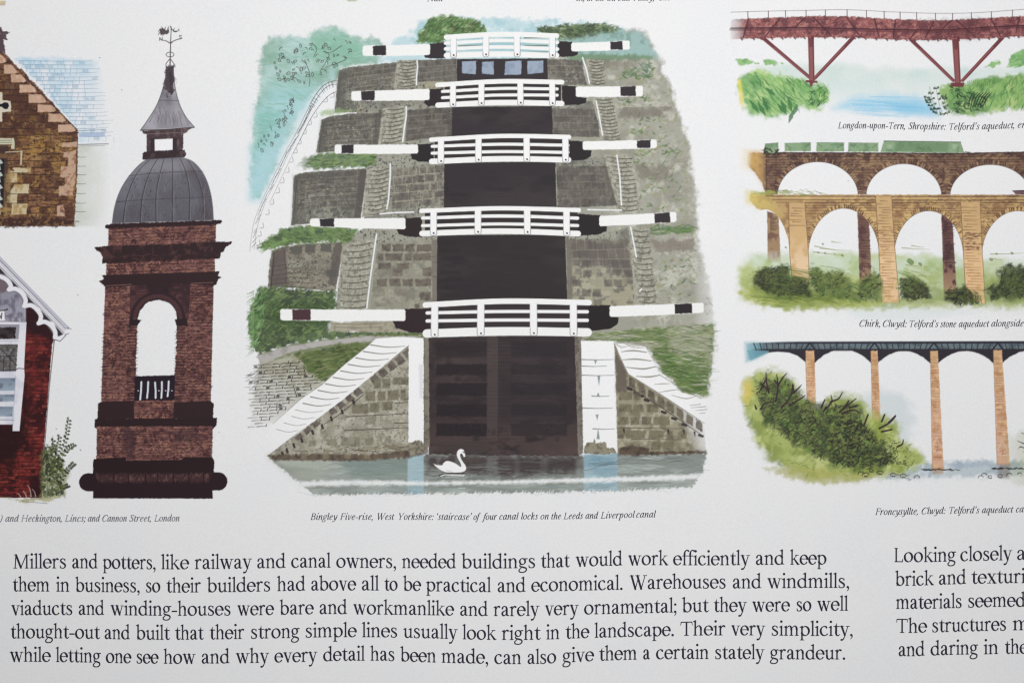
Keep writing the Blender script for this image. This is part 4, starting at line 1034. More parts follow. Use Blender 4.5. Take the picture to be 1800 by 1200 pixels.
    bricks([(716, 194), (794, 188), (794, 240), (712, 250)], 5, 5, BRK, p=.4, a=.4)
    wall([(628, 176), (700, 178), (770, 186), (796, 187), (716, 194), (640, 200)], SL)
    wall([(654, 256), (760, 242), (770, 240), (797, 240), (790, 290), (642, 304), (656, 262)], SL)
    steps([(672, 190), (713, 186), (708, 250), (664, 256)], 9)
    rail_line([(714, 188), (714, 204), (710, 230), (708, 249)])
    part(K, 'stone_wall')
    wall([(970, 190), (1050, 192), (1054, 242), (972, 240)], (100, 96, 90), [((116, 111, 102), 5, 5, .45, .85), ((84, 79, 76), 14, 7, .45, .9)])
    courses([(971, 192), (1048, 193), (1053, 241), (973, 240)], 4, 5, a=.4)
    wall([(970, 180), (1050, 178), (1050, 192), (970, 191)], SL)
    fill([(1085, 190), (1140, 188), (1180, 190), (1160, 206), (1088, 208)], (118, 112, 102), .75, soft=5, rough=4)
    steps([(1040, 172), (1078, 172), (1092, 248), (1060, 250)], 13)
    stroke([(1086, 189), (1180, 186)], (1.4, .8), (190, 190, 176), .7)
    rail_line([(1048, 179), (1053, 205), (1059, 238)])
    # tier 3
    part(K, 'stone_wall')
    wall([(517, 309), (530, 304), (560, 301), (646, 296), (640, 340), (634, 384), (512, 396), (514, 350)])
    fill([(516, 309), (646, 297), (644, 312), (560, 316), (518, 322)], SD, .6, soft=4, rough=3)
    fill([(516, 310), (528, 306), (522, 396), (512, 396)], SD, .55, soft=5)
    fill([(632, 298), (647, 297), (634, 382), (622, 382)], (84, 78, 74), .8, soft=2)
    bricks([(525, 306), (634, 299), (624, 360), (520, 372)], 6, 10, BRK, p=.55, a=.5)
    courses([(526, 306), (634, 299), (626, 360), (522, 366)], 6, 9, a=.35)
    for k in range(7):
        y = 312 + k * 8
        stroke([(522, y + 8), (560, y + 2), (625, y + rng.random() * 2)], (1.2, .9), (80, 76, 70), .75)
    for (x, y) in ((562, 356), (580, 354), (556, 368), (580, 366), (600, 364), (612, 360), (586, 374)):
        fill([(x, y), (x + 12, y - 1), (x + 12, y + 6), (x, y + 7)], SD, .75, soft=1.2, rough=1)
    hatch((521, 316), (516, 380), 22, 10, 88, 1.0, (76, 72, 70), .65)
    wall([(690, 292), (782, 285), (782, 362), (740, 366), (682, 372)], (134, 132, 121))
    bricks([(690, 296), (780, 289), (778, 350), (686, 362)], 4, 5, BRK, p=.8, a=.7, gap=.22, stagger=True, tex=[((124, 116, 100), 6, 9, .55, .85)])
    wall([(640, 290), (690, 286), (765, 270), (784, 285), (690, 296), (644, 300)], SL)
    courses([(690, 296), (781, 289), (780, 362), (684, 370)], 5, 5, mort=(168, 164, 146), a=.6, w_=1.6)
    wall([(690, 372), (740, 362), (782, 364), (770, 372), (736, 384), (640, 392), (640, 382)], SL)
    steps([(645, 298), (686, 292), (681, 376), (636, 382)], 11)
    rail_line([(686, 288), (686, 310), (683, 350), (680, 367)])
    rail_line([(668, 376), (690, 374), (727, 373)])
    part(K, 'stone_wall')
    wall([(978, 292), (1080, 291), (1085, 318), (1086, 362), (980, 366)], (100, 96, 90), [((118, 113, 104), 5, 5, .45, .85), ((82, 77, 74), 16, 7, .45, .9)])
    courses([(979, 293), (1079, 292), (1085, 361), (981, 364)], 5, 6, a=.4)
    bricks([(980, 294), (1080, 294), (1084, 362), (980, 362)], 4, 5, BRK, p=.5, a=.35, gap=.2)
    wall([(974, 284), (1060, 276), (1080, 284), (1080, 292), (976, 293)], SL)
    fill([(1116, 290), (1180, 292), (1170, 318), (1120, 316)], (122, 116, 104), .7, soft=6, rough=4)
    steps([(1060, 272), (1112, 276), (1124, 372), (1088, 374)], 13)
    rail_line([(1084, 274), (1089, 310), (1092, 361)])
    rail_line([(1033, 369), (1060, 369.5), (1092, 370)])
    # tier 4
    part(K, 'stone_wall')
    wall([(478, 441), (490, 436), (520, 430), (604, 425), (598, 470), (590, 512), (512, 506), (471, 504), (473, 470)], (134, 128, 112))
    fill([(478, 441), (504, 434), (504, 500), (472, 504)], (92, 82, 80), .8, soft=5, rough=3)
    fill([(588, 427), (604, 426), (592, 500), (576, 500)], (92, 84, 80), .8, soft=2, rough=2)
    for (x, y, w_) in ((512, 433, 20), (537, 431, 18), (563, 429, 20), (574, 474, 18)):
        fill([(x, y), (x + w_, y - 1), (x + w_ - 1, y + 14), (x, y + 13)], SD, .85, soft=1.2, rough=1.2)
    for k in range(6):
        y = 464 + k * 8
        stroke([(478, y + 4), (510, y), (560 - rng.random() * 40, y - 1 + k * .6)], (1.3, .8), (70, 64, 62), .75)
    hatch((482, 440), (476, 500), 30, 12, 88, 1.0, (66, 60, 60), .7)
    hatch((500, 440), (504, 495), 10, 14, 88, .9, (66, 60, 60), .6)
    wall([(664, 425), (758, 418), (768, 420), (768, 530), (740, 545), (650, 545)], (145, 143, 127), [((126, 123, 112), 14, 5, .5, .85), ((160, 158, 142), 10, 8, .5, .9)])
    rows = [(430, 12, [(671, 16), (690, 20), (712, 16), (732, 27)], .95), (446, 12, [(664, 10), (677, 30), (712, 12), (726, 32)], .9), (463, 10, [(664, 23), (697, 22)], .9), (471, 14, [(742, 17), (690, 18)], .75), (491, 12, [(662, 18), (684, 20), (708, 18), (730, 28)], .9), (509, 12, [(662, 14), (699, 16)], .35), (514, 14, [(737, 20)], .9), (534, 9, [(728, 10)], .9)]
    for (y, h, items, al) in rows:
        for (x, w_) in items:
            fill([(x, y), (x + w_, y - 1), (x + w_, y + h), (x + 1, y + h)], (108, 100, 90), al, rough=1.2, rs=4, soft=.9, tex=[((88, 80, 76), 6, 5, .5, .85)])
    fill([(759, 418), (770, 418), (770, 530), (760, 530)], (116, 110, 100), .85, soft=1)
    wall([(605, 418), (640, 402), (720, 412), (770, 410), (768, 421), (664, 428), (600, 432)], SL)
    steps([(602, 428), (660, 420), (646, 545), (590, 545)], 11)
    rail_line([(662, 412), (658, 440), (651, 490), (645, 541)])
    part(K, 'stone_wall')
    wall([(996, 420), (1106, 420), (1110, 430), (1112, 500), (1116, 545), (998, 545)], (144, 142, 128), [((114, 111, 102), 12, 5, .42, .75), ((168, 164, 142), 10, 8, .55, .9)], grad=((158, 154, 132), (1000, 440), (1000, 520)))
    fill([(996, 421), (1106, 421), (1112, 490), (1080, 470), (1000, 455)], (98, 90, 86), .75, soft=8, rough=6, rs=10)
    bricks([(1000, 422), (1104, 422), (1108, 500), (1000, 500)], 5, 7, BRK, p=.45, a=.5, gap=.2)
    courses([(1004, 422), (1105, 422), (1114, 540), (1004, 540)], 7, 6, mort=(172, 168, 150), a=.4)
    fill([(995, 415), (1004, 415), (1006, 528), (997, 528)], (116, 110, 100), .85, soft=1)
    keep_id = CUR
    part(K, 'hillside', again='hill')
    fill([(1144, 424), (1218, 420), (1222, 440), (1150, 444)], (124, 116, 106), .75, soft=5, rough=4)
    globals()['CUR'] = keep_id
    wall([(1000, 408), (1060, 412), (1104, 400), (1142, 402), (1146, 420), (1000, 421)], SL)
    steps([(1104, 400), (1140, 402), (1156, 545), (1118, 545)], 15)
    rail_line([(1108, 400), (1113, 425), (1118, 452)])
    stroke([(1124, 512), (1127, 508)], 2.6, INKW, .9)
    dabs([(1144, 430), (1220, 425), (1235, 520), (1150, 540)], 50, 7, 2.4, 0, 40, [(124, 118, 106), (108, 104, 92), (140, 142, 112)], .6)
    for q in ([(596, 126), (800, 106), (790, 186), (592, 196)], [(566, 212), (796, 190), (780, 280), (560, 262)], [(518, 312), (782, 288), (770, 368), (515, 392)], [(478, 442), (766, 420), (766, 540), (474, 500)], [(972, 106), (1100, 108), (1110, 250), (974, 240)], [(978, 290), (1110, 290), (1130, 540), (1000, 540)], [(1100, 110), (1180, 180), (1230, 540), (1140, 560)]):
        scribble(q, 130, 3.2, 1.1, [(92, 88, 80), (104, 100, 92), (186, 184, 170), (150, 148, 122)], .38, flat=.6)
    # grass banks
    part(K, 'grass_bank')
    GR = [(82, 106, 60), (104, 128, 74), (62, 82, 48), (128, 148, 94), (50, 64, 42), (140, 150, 100)]
    fill([(520, 290), (540, 276), (570, 268), (662, 266), (660, 292), (600, 294), (560, 298), (535, 298)], (102, 132, 76), .92, soft=4, rough=4, rs=6, fade=((550, 280), (512, 285)), tex=[((76, 104, 58), 10, 6, .45, .8)])
    dabs([(526, 288), (560, 270), (660, 268), (658, 290), (560, 296)], 120, 12, 1.8, -8, 22, GR, .7)
    fill([(560, 196), (590, 191), (630, 192), (600, 200), (566, 204)], (150, 176, 118), .7, soft=4, rough=3)
    part(K, 'grass_bank')
    q = [(452, 436), (474, 416), (498, 402), (530, 396), (600, 397), (628, 403), (618, 424), (560, 427), (510, 430), (474, 438)]
    fill(q, (86, 116, 62), .95, soft=3, rough=4, rs=6, tex=[((112, 142, 78), 10, 6, .45, .8), ((64, 88, 50), 8, 8, .5, .85)])
    dabs(q, 210, 11, 1.8, 25, 35, GR, .7)
    for k in range(26):
        x = 452 + rng.random() * 30
        y = 424 + rng.random() * 12
        stroke([(x + 12, y), (x, y + 5 + rng.random() * 5)], (1.4, .6), (120, 150, 90), .7)
    part(K, 'grass_bank')
    q = [(436, 560), (440, 540), (448, 520), (458, 504), (476, 502), (520, 508), (590, 512), (588, 544), (578, 566), (580, 582), (700, 582), (742, 588), (720, 594), (640, 590), (560, 598), (500, 608), (456, 626), (444, 610), (440, 590)]
    fill(q, (76, 96, 58), .97, soft=3, rough=4, rs=7, tex=[((54, 68, 44), 14, 6, .42, .75), ((104, 126, 76), 9, 8, .55, .85)])
    fill([(470, 530), (588, 530), (580, 575), (470, 580)], (56, 76, 44), .7, soft=12, rough=6)
    dabs([(440, 545), (460, 508), (590, 514), (586, 545), (574, 580), (500, 600), (455, 618)], 420, 10, 2, -15, 45, GR + [(48, 68, 40)], .65)
    dabs([(434, 560), (452, 508), (470, 505), (465, 560), (456, 612), (440, 600)], 170, 9, 2, -55, 40, [(96, 140, 84), (120, 158, 100), (76, 118, 66), (142, 174, 124)], .75)
    for k in range(60):
        y = 510 + rng.random() * 110
        stroke([(446, y), (432 + rng.random() * 8, y - 5 + rng.random() * 14)], (1.6, .6), (122, 158, 104), .7)
    fill([(584, 566), (700, 566), (745, 580), (740, 584), (580, 582)], (164, 158, 138), .95, soft=1.5, rough=1.5, tex=[((142, 136, 118), 9, 5, .5, .85)])
    for y in (569, 575):
        stroke([(590, y), (630, y + 1), (670, y - .5)], (1.2, .8), (104, 98, 84), .8)
    part(K, 'grass_bank')
    q = [(1028, 588), (1100, 580), (1180, 574), (1254, 570), (1253, 600), (1249, 640), (1243, 692), (1236, 696), (1196, 688), (1180, 664), (1164, 656), (1142, 612), (1080, 598), (1030, 596)]
    fill(q, (108, 126, 78), .95, soft=3, rough=3, rs=7, tex=[((80, 104, 54), 14, 6, .45, .75, 4.0), ((160, 162, 140), 12, 8, .6, .85, 4.0)])
    fill([(1170, 585), (1252, 582), (1248, 650), (1205, 645), (1175, 612)], (170, 168, 152), .8, soft=10, rough=6)
    dabs(q, 280, 26, 1.5, 4, 8, GR + [(146, 154, 104), (176, 178, 148), (160, 160, 130)], .6)
    dabs(q, 60, 40, 1.0, 3, 6, [(206, 206, 192), (216, 216, 206)], .55)
    dabs(q, 120, 12, 1.0, 5, 12, [(56, 66, 46), (70, 78, 52)], .6)
    dabs([(1152, 624), (1240, 620), (1240, 690), (1190, 684)], 130, 20, 2.2, 8, 10, [(84, 116, 56), (112, 138, 68), (66, 92, 46)], .6)
    part(K, 'grass_bank', again='left_underlay')
    fill([(452, 622), (520, 604), (640, 588), (745, 586), (745, 600), (664, 604), (610, 640), (575, 664), (540, 640), (462, 642)], (104, 116, 76), .95, soft=3, rough=2)
    # path and revetment on the left
    part(K, 'towpath')
    fill([(450, 626), (500, 610), (560, 600), (640, 591), (740, 590), (720, 598), (650, 600), (580, 606), (520, 616), (460, 640)], (176, 173, 170), 1, soft=1, rough=1, rs=6, tex=[((156, 152, 146), 14, 5, .5, .85)])
    part(K, 'stone_revetment')
    q = [(452, 640), (520, 620), (600, 605), (662, 600), (655, 606), (566, 676), (480, 745), (440, 752), (444, 700)]
    fill(q, (176, 174, 158), .95, soft=5, rough=4, rs=8, fade=((500, 650), (452, 770)), tex=[((150, 146, 126), 12, 6, .45, .8)])
    fill([(520, 622), (600, 606), (660, 600), (620, 636), (566, 668), (540, 655)], (92, 108, 62), .95, soft=4, rough=5, rs=8, tex=[((70, 84, 48), 10, 6, .45, .8)])
    dabs([(520, 624), (600, 608), (655, 602), (620, 636), (566, 668), (545, 655)], 170, 13, 1.7, -5, 15, [(70, 88, 48), (112, 124, 72), (58, 70, 42), (150, 152, 110)], .7)
    for r in range(21):
        y0 = 640 + r * 5.4
        x, xe = 436 + rng.random() * 14, min(566 - max(0, (y0 - 676)) * 1.42, 566)
        if y0 < 676:
            xe = 520 + r * 6
        while x < xe - 8:
            l = 8 + rng.random() * 9
            y = y0 + (478 - x) * .06
            stroke([(x, y), (x + l * .5, y - .8), (x + l, y - .6)], (1.8, 1.3, .9), (56, 54, 48), .85 if x > 448 else .6)
            if rng.random() < .45:
                stroke([(x + l, y - .6), (x + l + .5, y - 4)], 1.9, (54, 52, 46), .85)
            if rng.random() < .12:
                stroke([(x + 2, y - 3), (x + 5, y - 3)], 3.4, (50, 48, 44), .85)
            x += l + 2 + rng.random() * 2
    dabs([(438, 650), (456, 655), (456, 690), (434, 690)], 12, 10, 2.4, -25, 20, [(126, 124, 116), (90, 88, 82)], .7)
    # gates
    part(K, 'lock_gate')
    fill([(803, 104), (962, 103), (963, 141), (803, 143)], DKG, 1, rough=.4)
    for q in ([(812, 108), (837, 107.5), (836.5, 131), (812, 129)], [(847, 109), (868, 108), (868, 132), (847, 130)], [(888, 108), (917, 107), (916, 131.5), (887, 132)], [(927, 108), (955, 107), (955, 128), (927, 131)]):
        part(K, 'gate_window')
        fill(q, (152, 165, 182), 1, rough=.5, rs=4, tex=[((136, 149, 170), 8, 5, .45, .85)])
    for q, c2 in (([(795, 188), (970, 187), (972, 243), (794, 245)], DKG), ([(781, 287), (976, 284), (978, 364), (780, 366)], (46, 40, 44)), ([(769, 414), (993, 412), (997, 529), (768, 531)], (44, 37, 39))):
        part(K, 'lock_gate', again={188: 'gate1', 287: 'gate2', 414: 'gate3'}[q[0][1]])
        fill(q, c2, 1, rough=.4, tex=[((55, 48, 50), 40, 5, .45, .9, 3.0), ((41, 36, 40), 18, 7, .5, .9, 3.0)])
        dabs(q, 50, 40, 1.6, 0, 2, [(60, 52, 54), (38, 32, 36), (52, 46, 46)], .35)
    for k in range(8):
        fill([(775, 424 + k * 13), (800 + k % 3 * 8, 424 + k * 13), (800 + k % 3 * 8, 431 + k * 13), (775, 431 + k * 13)], (34, 28, 32), .35, soft=2)
    part(K, 'lock_gate', again='gate4')
    q = [(753, 592), (1010, 590), (1014, 700), (1018, 802), (754, 800)]
    fill(q, (55, 46, 48), 1, rough=.4, tex=[((68, 57, 57), 36, 5, .45, .85, 2.0), ((46, 38, 41), 16, 7, .5, .85, 2.0)], grad=((90, 72, 68), (880, 730), (880, 806)))
    fill([(876, 592), (1010, 590), (1016, 740), (876, 740)], (50, 42, 46), .6, soft=6)
    fill([(856, 592), (877, 592), (877, 772), (856, 772)], (76, 65, 65), .75, soft=2)
    stroke([(876.5, 592), (876, 770)], 1.2, (40, 32, 36), .8)
    for k in range(62):
        y = 594 + k * 3.2 + rng.random()
        x = 757 + rng.random() * 160
        stroke([(x, y), (x + 40 + rng.random() * 60, y + .4)], (.8, 1.2, .6), [(86, 70, 68), (44, 36, 40)][k % 2], .4)
    for (y0, y1) in ((600, 628), (640, 659), (673, 695), (710, 731), (744, 766)):
        fill([(768, y0), (856, y0), (855, y1), (767, y1)], (36, 29, 33), .9 if y0 > 630 else .5, soft=1.5, rough=1, rs=4)
        fill([(898, y0), (996, y0), (997, y1 - 1), (899, y1 - 1)], (38, 33, 37), .6, soft=2, rough=1, rs=4)
    dabs([(770, 746), (990, 746), (995, 764), (770, 764)], 70, 6, 1.5, 85, 15, [(28, 24, 30), (58, 46, 48)], .6)
    dabs(q, 120, 18, 1.3, 2, 6, [(92, 72, 68), (74, 58, 56), (48, 38, 42)], .35)
    # water
    part(K, 'canal_water')
    wat = [(474, 804), (560, 806), (720, 802), (750, 798), (1020, 802), (1090, 796), (1242, 796), (1238, 812), (1236, 828), (1226, 840), (1216, 856), (1090, 862), (900, 866), (700, 868), (552, 870), (528, 850), (500, 826)]
    fill(wat, (158, 163, 157), 1, soft=2, rough=2.4, rs=5, seed=5, tex=[((134, 140, 134), 16, 6, .4, .8, 5.0), ((172, 180, 174), 8, 8, .55, .9, 6.0)], grad=((136, 144, 140), (0, 860), (0, 800)))
    fill([(600, 806), (740, 806), (740, 842), (620, 842)], (122, 140, 134), .6, soft=12)
    fill([(474, 803), (600, 806), (560, 846), (528, 848)], (168, 172, 158), .6, soft=14)
    fill([(750, 798), (1022, 800), (1022, 824), (900, 838), (752, 826)], (70, 61, 60), .95, soft=11, rough=5, rs=9)
    dabs([(752, 802), (1020, 802), (1020, 832), (752, 832)], 130, 38, 1.3, 0, 2, [(50, 43, 45), (96, 86, 80), (66, 58, 58), (104, 110, 108)], .55)
    dabs([(1020, 802), (1230, 802), (1225, 835), (1020, 838)], 80, 40, 1.2, -1, 3, [(132, 140, 132), (156, 164, 156), (112, 120, 114)], .5)
    dabs([(560, 812), (1200, 812), (1210, 842), (580, 842)], 160, 44, 1.1, -1, 2, [(96, 104, 102), (160, 170, 168), (134, 146, 144)], .45)
    for (x, w_) in ((768, 6), (800, 10), (856, 18), (905, 8), (950, 12), (1012, 10)):
        fill([(x, 804), (x + w_, 804), (x + w_ + 2, 842), (x - 2, 842)], (150, 158, 154), .35, soft=4)
    dabs([(752, 822), (1022, 820), (1022, 842), (752, 844)], 70, 34, 1.2, 0, 2, [(74, 72, 70), (120, 130, 126), (92, 96, 92)], .5)
    fill([(898, 806), (1010, 806), (1008, 828), (898, 830)], (62, 54, 56), .5, soft=8, rough=4)
    part(K, 'blue_reflection')
    fill([(717, 799), (745, 796), (745, 868), (716, 868)], (166, 190, 198), .88, soft=1.8, tex=[((148, 176, 188), 14, 6, .45, .8, 4.0)])
    dabs([(717, 804), (745, 800), (745, 864), (717, 864)], 24, 16, 1.2, -3, 5, [(120, 160, 180), (176, 204, 214)], .5)
    part(K, 'blue_reflection')
    fill([(1026, 797), (1085, 796), (1085, 862), (1027, 862)], (158, 184, 194), .88, soft=1.8, tex=[((138, 168, 182), 14, 6, .45, .8, 4.0), ((166, 194, 204), 8, 3, .6, .9, 5.0)])
    dabs([(1028, 800), (1084, 800), (1084, 826), (1028, 826)], 34, 26, 1.2, -2, 4, [(96, 130, 148), (110, 150, 170)], .6)
    dabs([(1022, 812), (1200, 804), (1190, 812), (1022, 818)], 12, 60, 1.1, -1, 2, [(84, 90, 84)], .6)
    part(K, 'canal_water', again='streak')
    fill([(512, 846), (620, 843), (750, 846), (900, 843), (1030, 839), (1100, 837), (1232, 832), (1226, 841), (1090, 846), (1000, 847), (880, 850), (740, 852), (600, 853), (530, 855)], (232, 234, 234), .94, soft=3.4, rough=1.6, rs=6, seed=8)
    dabs([(540, 858), (1200, 850), (1200, 856), (560, 866)], 110, 46, 1.2, 0, 2, [(126, 140, 140), (160, 176, 178), (140, 154, 150)], .5)
    for k in range(150):
        x = 552 + rng.random() * 664
        yb = float(np.interp(x, [552, 900, 1090, 1216], [870, 866, 862, 856]))
        stroke([(x, yb + 1), (x + 1 + rng.random() * 3, yb - 2 - rng.random() * 3)], (2.4, .9), (232, 233, 234), .5)
    # wing walls
    part(K, 'wing_wall')
    wl = [(719, 606), (600, 704), (471, 801), (480, 807), (560, 808), (640, 808), (720, 802), (752, 792), (752, 780), (719, 780)]
    fill(wl, (163, 160, 144), 1, rough=.7, rs=4, tex=[((142, 138, 120), 14, 5, .4, .9, 1.4, .8), ((184, 181, 166), 10, 8, .5, .95), ((126, 120, 110), 3, 3, .64, .9)])
    n = 17
    for k in range(n):
        t0, t1 = k / n + .006, (k + 1) / n - .01
        dx, dy = -248, 195
        p, r_ = (719 + dx * t0, 608 + dy * t0), (719 + dx * t1, 608 + dy * t1)
        th = 15 * (1 - .45 * t0)
        if k < 14 and rng.random() < .95:
            th = 17 * (1 - .5 * t0)
            fill([(p[0], p[1] + 2), (r_[0] + 1, r_[1] + 2), (r_[0] + .62 * th, r_[1] + .79 * th), (p[0] + min(.62 * th, 719 - p[0] - 1), p[1] + .79 * th)], (104, 96, 90), .92, rough=1, rs=4, soft=.9, tex=[((84, 74, 72), 6, 5, .5, .85)])
    stroke([(719, 607), (471, 801)], 1.3, (96, 88, 78), .8)
    for (x, y, w_, h) in ((658, 666, 12, 16), (673, 666, 13, 16), (691, 663, 28, 13), (643, 688, 17, 16), (664, 688, 14, 15), (682, 686, 19, 17), (705, 685, 8, 16), (619, 710, 29, 16), (650, 708, 17, 16), (672, 706, 18, 15), (642, 733, 18, 12), (600, 768, 33, 16), (642, 770, 14, 12), (576, 772, 16, 12), (676, 766, 12, 10), (543, 774, 12, 9)):
        fill([(x, y), (x + w_, y - 1), (x + w_, y + h), (x, y + h)], (120, 115, 97), .9 if y < 730 else .6, rough=1, rs=4, soft=.9, tex=[((100, 92, 78), 6, 5, .5, .85)])
    for (x0, y0, x1, y1) in ((607, 732, 735, 725), (606, 756, 735, 750), (694, 743, 728, 742), (695, 708, 722, 706), (710, 702, 720, 701), (600, 768, 604, 766)):
        stroke([(x0, y0), ((x0 + x1) / 2, (y0 + y1) / 2 + .5), (x1, y1)], (1.6, 1.3, .8), (72, 66, 58), .9)
    stroke([(638, 694), (600, 726), (570, 745)], (1.6, 1.0), (74, 66, 60), .85)
    for (x, y) in ((582, 736), (566, 750), (549, 760), (530, 774), (516, 783), (504, 792), (496, 798), (601, 724), (621, 707)):
        stroke([(x, y - 3), (x + 1.5, y + 2)], 4.2, (52, 46, 46), .9)
    fill([(471, 800), (560, 797), (650, 798), (720, 790), (752, 786), (752, 795), (720, 804), (640, 809), (560, 809), (482, 808)], (96, 82, 68), .85, soft=2.5, rough=2, rs=5, tex=[((70, 58, 52), 9, 5, .45, .8)])
    dabs([(520, 790), (740, 780), (740, 792), (520, 798)], 50, 22, 1.5, -2, 6, [(116, 104, 76), (84, 74, 62)], .6)
    for x in (530, 568, 605, 640):
        fill([(x, 796), (x + 10, 795), (x + 11, 806), (x, 806)], (150, 142, 116), .5, soft=2)
    part(K, 'wing_wall')
    wr = [(1080, 606), (1097, 644), (1104, 657), (1160, 692), (1237, 742), (1239, 770), (1240, 796), (1180, 798), (1085, 798)]
    fill(wr, (150, 146, 124), 1, rough=.7, rs=4, tex=[((124, 118, 98), 14, 5, .45, .8), ((174, 170, 150), 12, 8, .55, .9)], fade=((1215, 790), (1250, 775)))
    fill([(1080, 608), (1097, 646), (1103, 660), (1100, 690), (1083, 690)], (96, 86, 78), .85, soft=3, rough=2)
    for k in range(8):
        t0, t1 = k / 8 + .01, (k + 1) / 8 - .03
        p, r_ = (1104 + 134 * t0, 660 + 85 * t0), (1104 + 134 * t1, 660 + 85 * t1)
        fill([p, r_, (r_[0], r_[1] + 18), (p[0], p[1] + 17)], (108, 100, 86), .9, rough=1, rs=4, soft=.9, tex=[((84, 76, 68), 6, 5, .5, .85)])
    stroke([(1104, 680), (1160, 714), (1236, 766)], (1.8, 1.4), (66, 58, 54), .9)
    for (x, y) in ((1106, 683), (1118, 690), (1126, 695), (1136, 703), (1150, 713), (1166, 724), (1184, 735), (1202, 746), (1231, 765)):
        stroke([(x - 3, y - 1), (x + 3, y + 1)], 4.6, (48, 42, 44), .9)
    for (y, items) in ((688, ((1088, 22), (1114, 12))), (710, ((1088, 22), (1113, 17), (1136, 20))), (732, ((1086, 18), (1108, 15), (1128, 16), (1148, 28))), (756, ((1086, 10), (1100, 34), (1140, 26), (1172, 10), (1196, 10))), (776, ((1144, 16), (1166, 18)))):
        for (x, w_) in items:
            fill([(x, y), (x + w_, y), (x + w_, y + 14), (x, y + 14)], (116, 110, 88), .8, rough=1, rs=4, soft=.9, tex=[((92, 84, 74), 6, 5, .5, .85)])
    for (x, y) in ((1096, 757), (1174, 759), (1201, 759), (1220, 762)):
        stroke([(x, y - 3), (x + 1, y + 4)], (3.6, 1), (52, 46, 46), .9)
    for (x0, y0, x1, y1) in ((1090, 751, 1200, 753), (1110, 771, 1198, 772)):
        stroke([(x0, y0), (x1, y1)], (1.3, .8), (74, 68, 58), .85)
    fill([(1088, 786), (1110, 782), (1140, 786), (1140, 793), (1240, 791), (1240, 797), (1086, 800)], (84, 68, 58), .85, soft=2.5, rough=2, rs=5, tex=[((60, 48, 44), 8, 5, .45, .8)])
    # white quoins and copings
    part(K, 'white_coping')
    cw = [(661, 595), (700, 592), (745, 594), (745, 606), (719, 606), (600, 704), (469, 801), (458, 790), (474, 752), (530, 700), (566, 676), (606, 640), (650, 605)]
    fill(cw, (238, 238, 238), 1, soft=.8, fade=((520, 730), (460, 790)))
    for k in range(14):
        t = k / 13
        xo, yo = 652 - 172 * t, 606 + 148 * t
        xi, yi = 716 - 196 * t, 606 + 152 * t
        yi = yo + 3
        xi = 719 - (yi - 606) * 1.27
        sag = 4 + 2 * t
        if k > 10:
            xo += 6
        stroke([(xo, yo), ((xo + xi) / 2, (yo + yi) / 2 + sag * .4 + 1), (xi - 3, yi - 1)], (2.0, 1.5, .9) if k < 10 else (1.0, .8, .5), (112, 110, 104), .85, sm=4)
    stroke([(650, 605), (606, 640), (566, 676), (530, 700), (480, 744)], (1.2, .6), (100, 98, 88), .7)
    part(K, 'white_quoin')
    fill([(719, 600), (745, 598), (744, 770), (746, 778), (736, 776), (728, 782), (718, 778)], (238, 238, 238), 1, rough=.5, rs=3)
    fill([(736, 640), (744, 640), (744, 700), (738, 700)], (216, 216, 220), .8, soft=2)
    fill([(718, 778), (726, 776), (732, 774), (738, 772), (744, 780), (752, 784), (752, 792), (720, 802)], (148, 142, 126), .95, soft=1, rough=1.5, rs=3, tex=[((106, 98, 86), 6, 5, .45, .8)])
    fill([(745, 592), (754, 592), (755, 786), (745, 784)], (128, 122, 110), 1, rough=.8, rs=4, tex=[((104, 98, 88), 8, 5, .5, .85)])
    stroke([(746, 596), (746, 784)], 1, (88, 82, 76), .6)
    part(K, 'white_quoin')
    fill([(1010, 590), (1022, 590), (1025, 795), (1016, 800), (1013, 700)], (122, 116, 108), 1, rough=.8, rs=4, tex=[((96, 90, 82), 8, 5, .5, .85)])
    fill([(1021, 599), (1079, 599), (1080, 700), (1084, 792), (1060, 788), (1026, 786), (1023, 700)], (238, 238, 238), 1, rough=.5, rs=3)
    for (x0, x1, y) in ((1021, 1079, 631.5), (1020, 1066, 643), (1022, 1079, 659), (1040, 1070, 695.5), (1024, 1076, 716.5), (1042, 1080, 753)):
        stroke([(x0, y), ((x0 + x1) / 2, y + .8), (x1, y)], (1.8, 1.2, .9), (112, 116, 118), .85)
    for (x, y, h) in ((1046, 633, 7), (1052, 660, 18), (1051, 690, 6), (1049, 728, 10), (1051, 755, 16)):
        fill([(x - 2.4, y), (x + 2.8, y), (x + .6, y + h)] if y not in (690, 755) else [(x - .6, y), (x + .6, y), (x + 3, y + h), (x - 2.6, y + h)], (132, 140, 144), .9, soft=.7)
    fill([(1026, 786), (1030, 778), (1042, 777), (1043, 771), (1046, 771), (1047, 777), (1064, 776), (1065, 785), (1078, 787), (1084, 795), (1060, 798), (1026, 796)], (138, 132, 112), .95, rough=1.2, rs=3, tex=[((104, 98, 80), 6, 5, .45, .8)])
    part(K, 'white_coping')
    fill([(1079, 601), (1110, 601), (1133, 608), (1146, 632), (1158, 658), (1172, 665), (1186, 682), (1200, 690), (1224, 696), (1244, 704), (1248, 745), (1237, 743), (1160, 692), (1104, 657), (1097, 643)], (238, 238, 238), 1, soft=.8, rough=.5, fade=((1205, 700), (1250, 722)))
    stroke([(1079, 604), (1097, 643), (1104, 657), (1160, 692), (1237, 743)], 1.2, (110, 104, 94), .7)
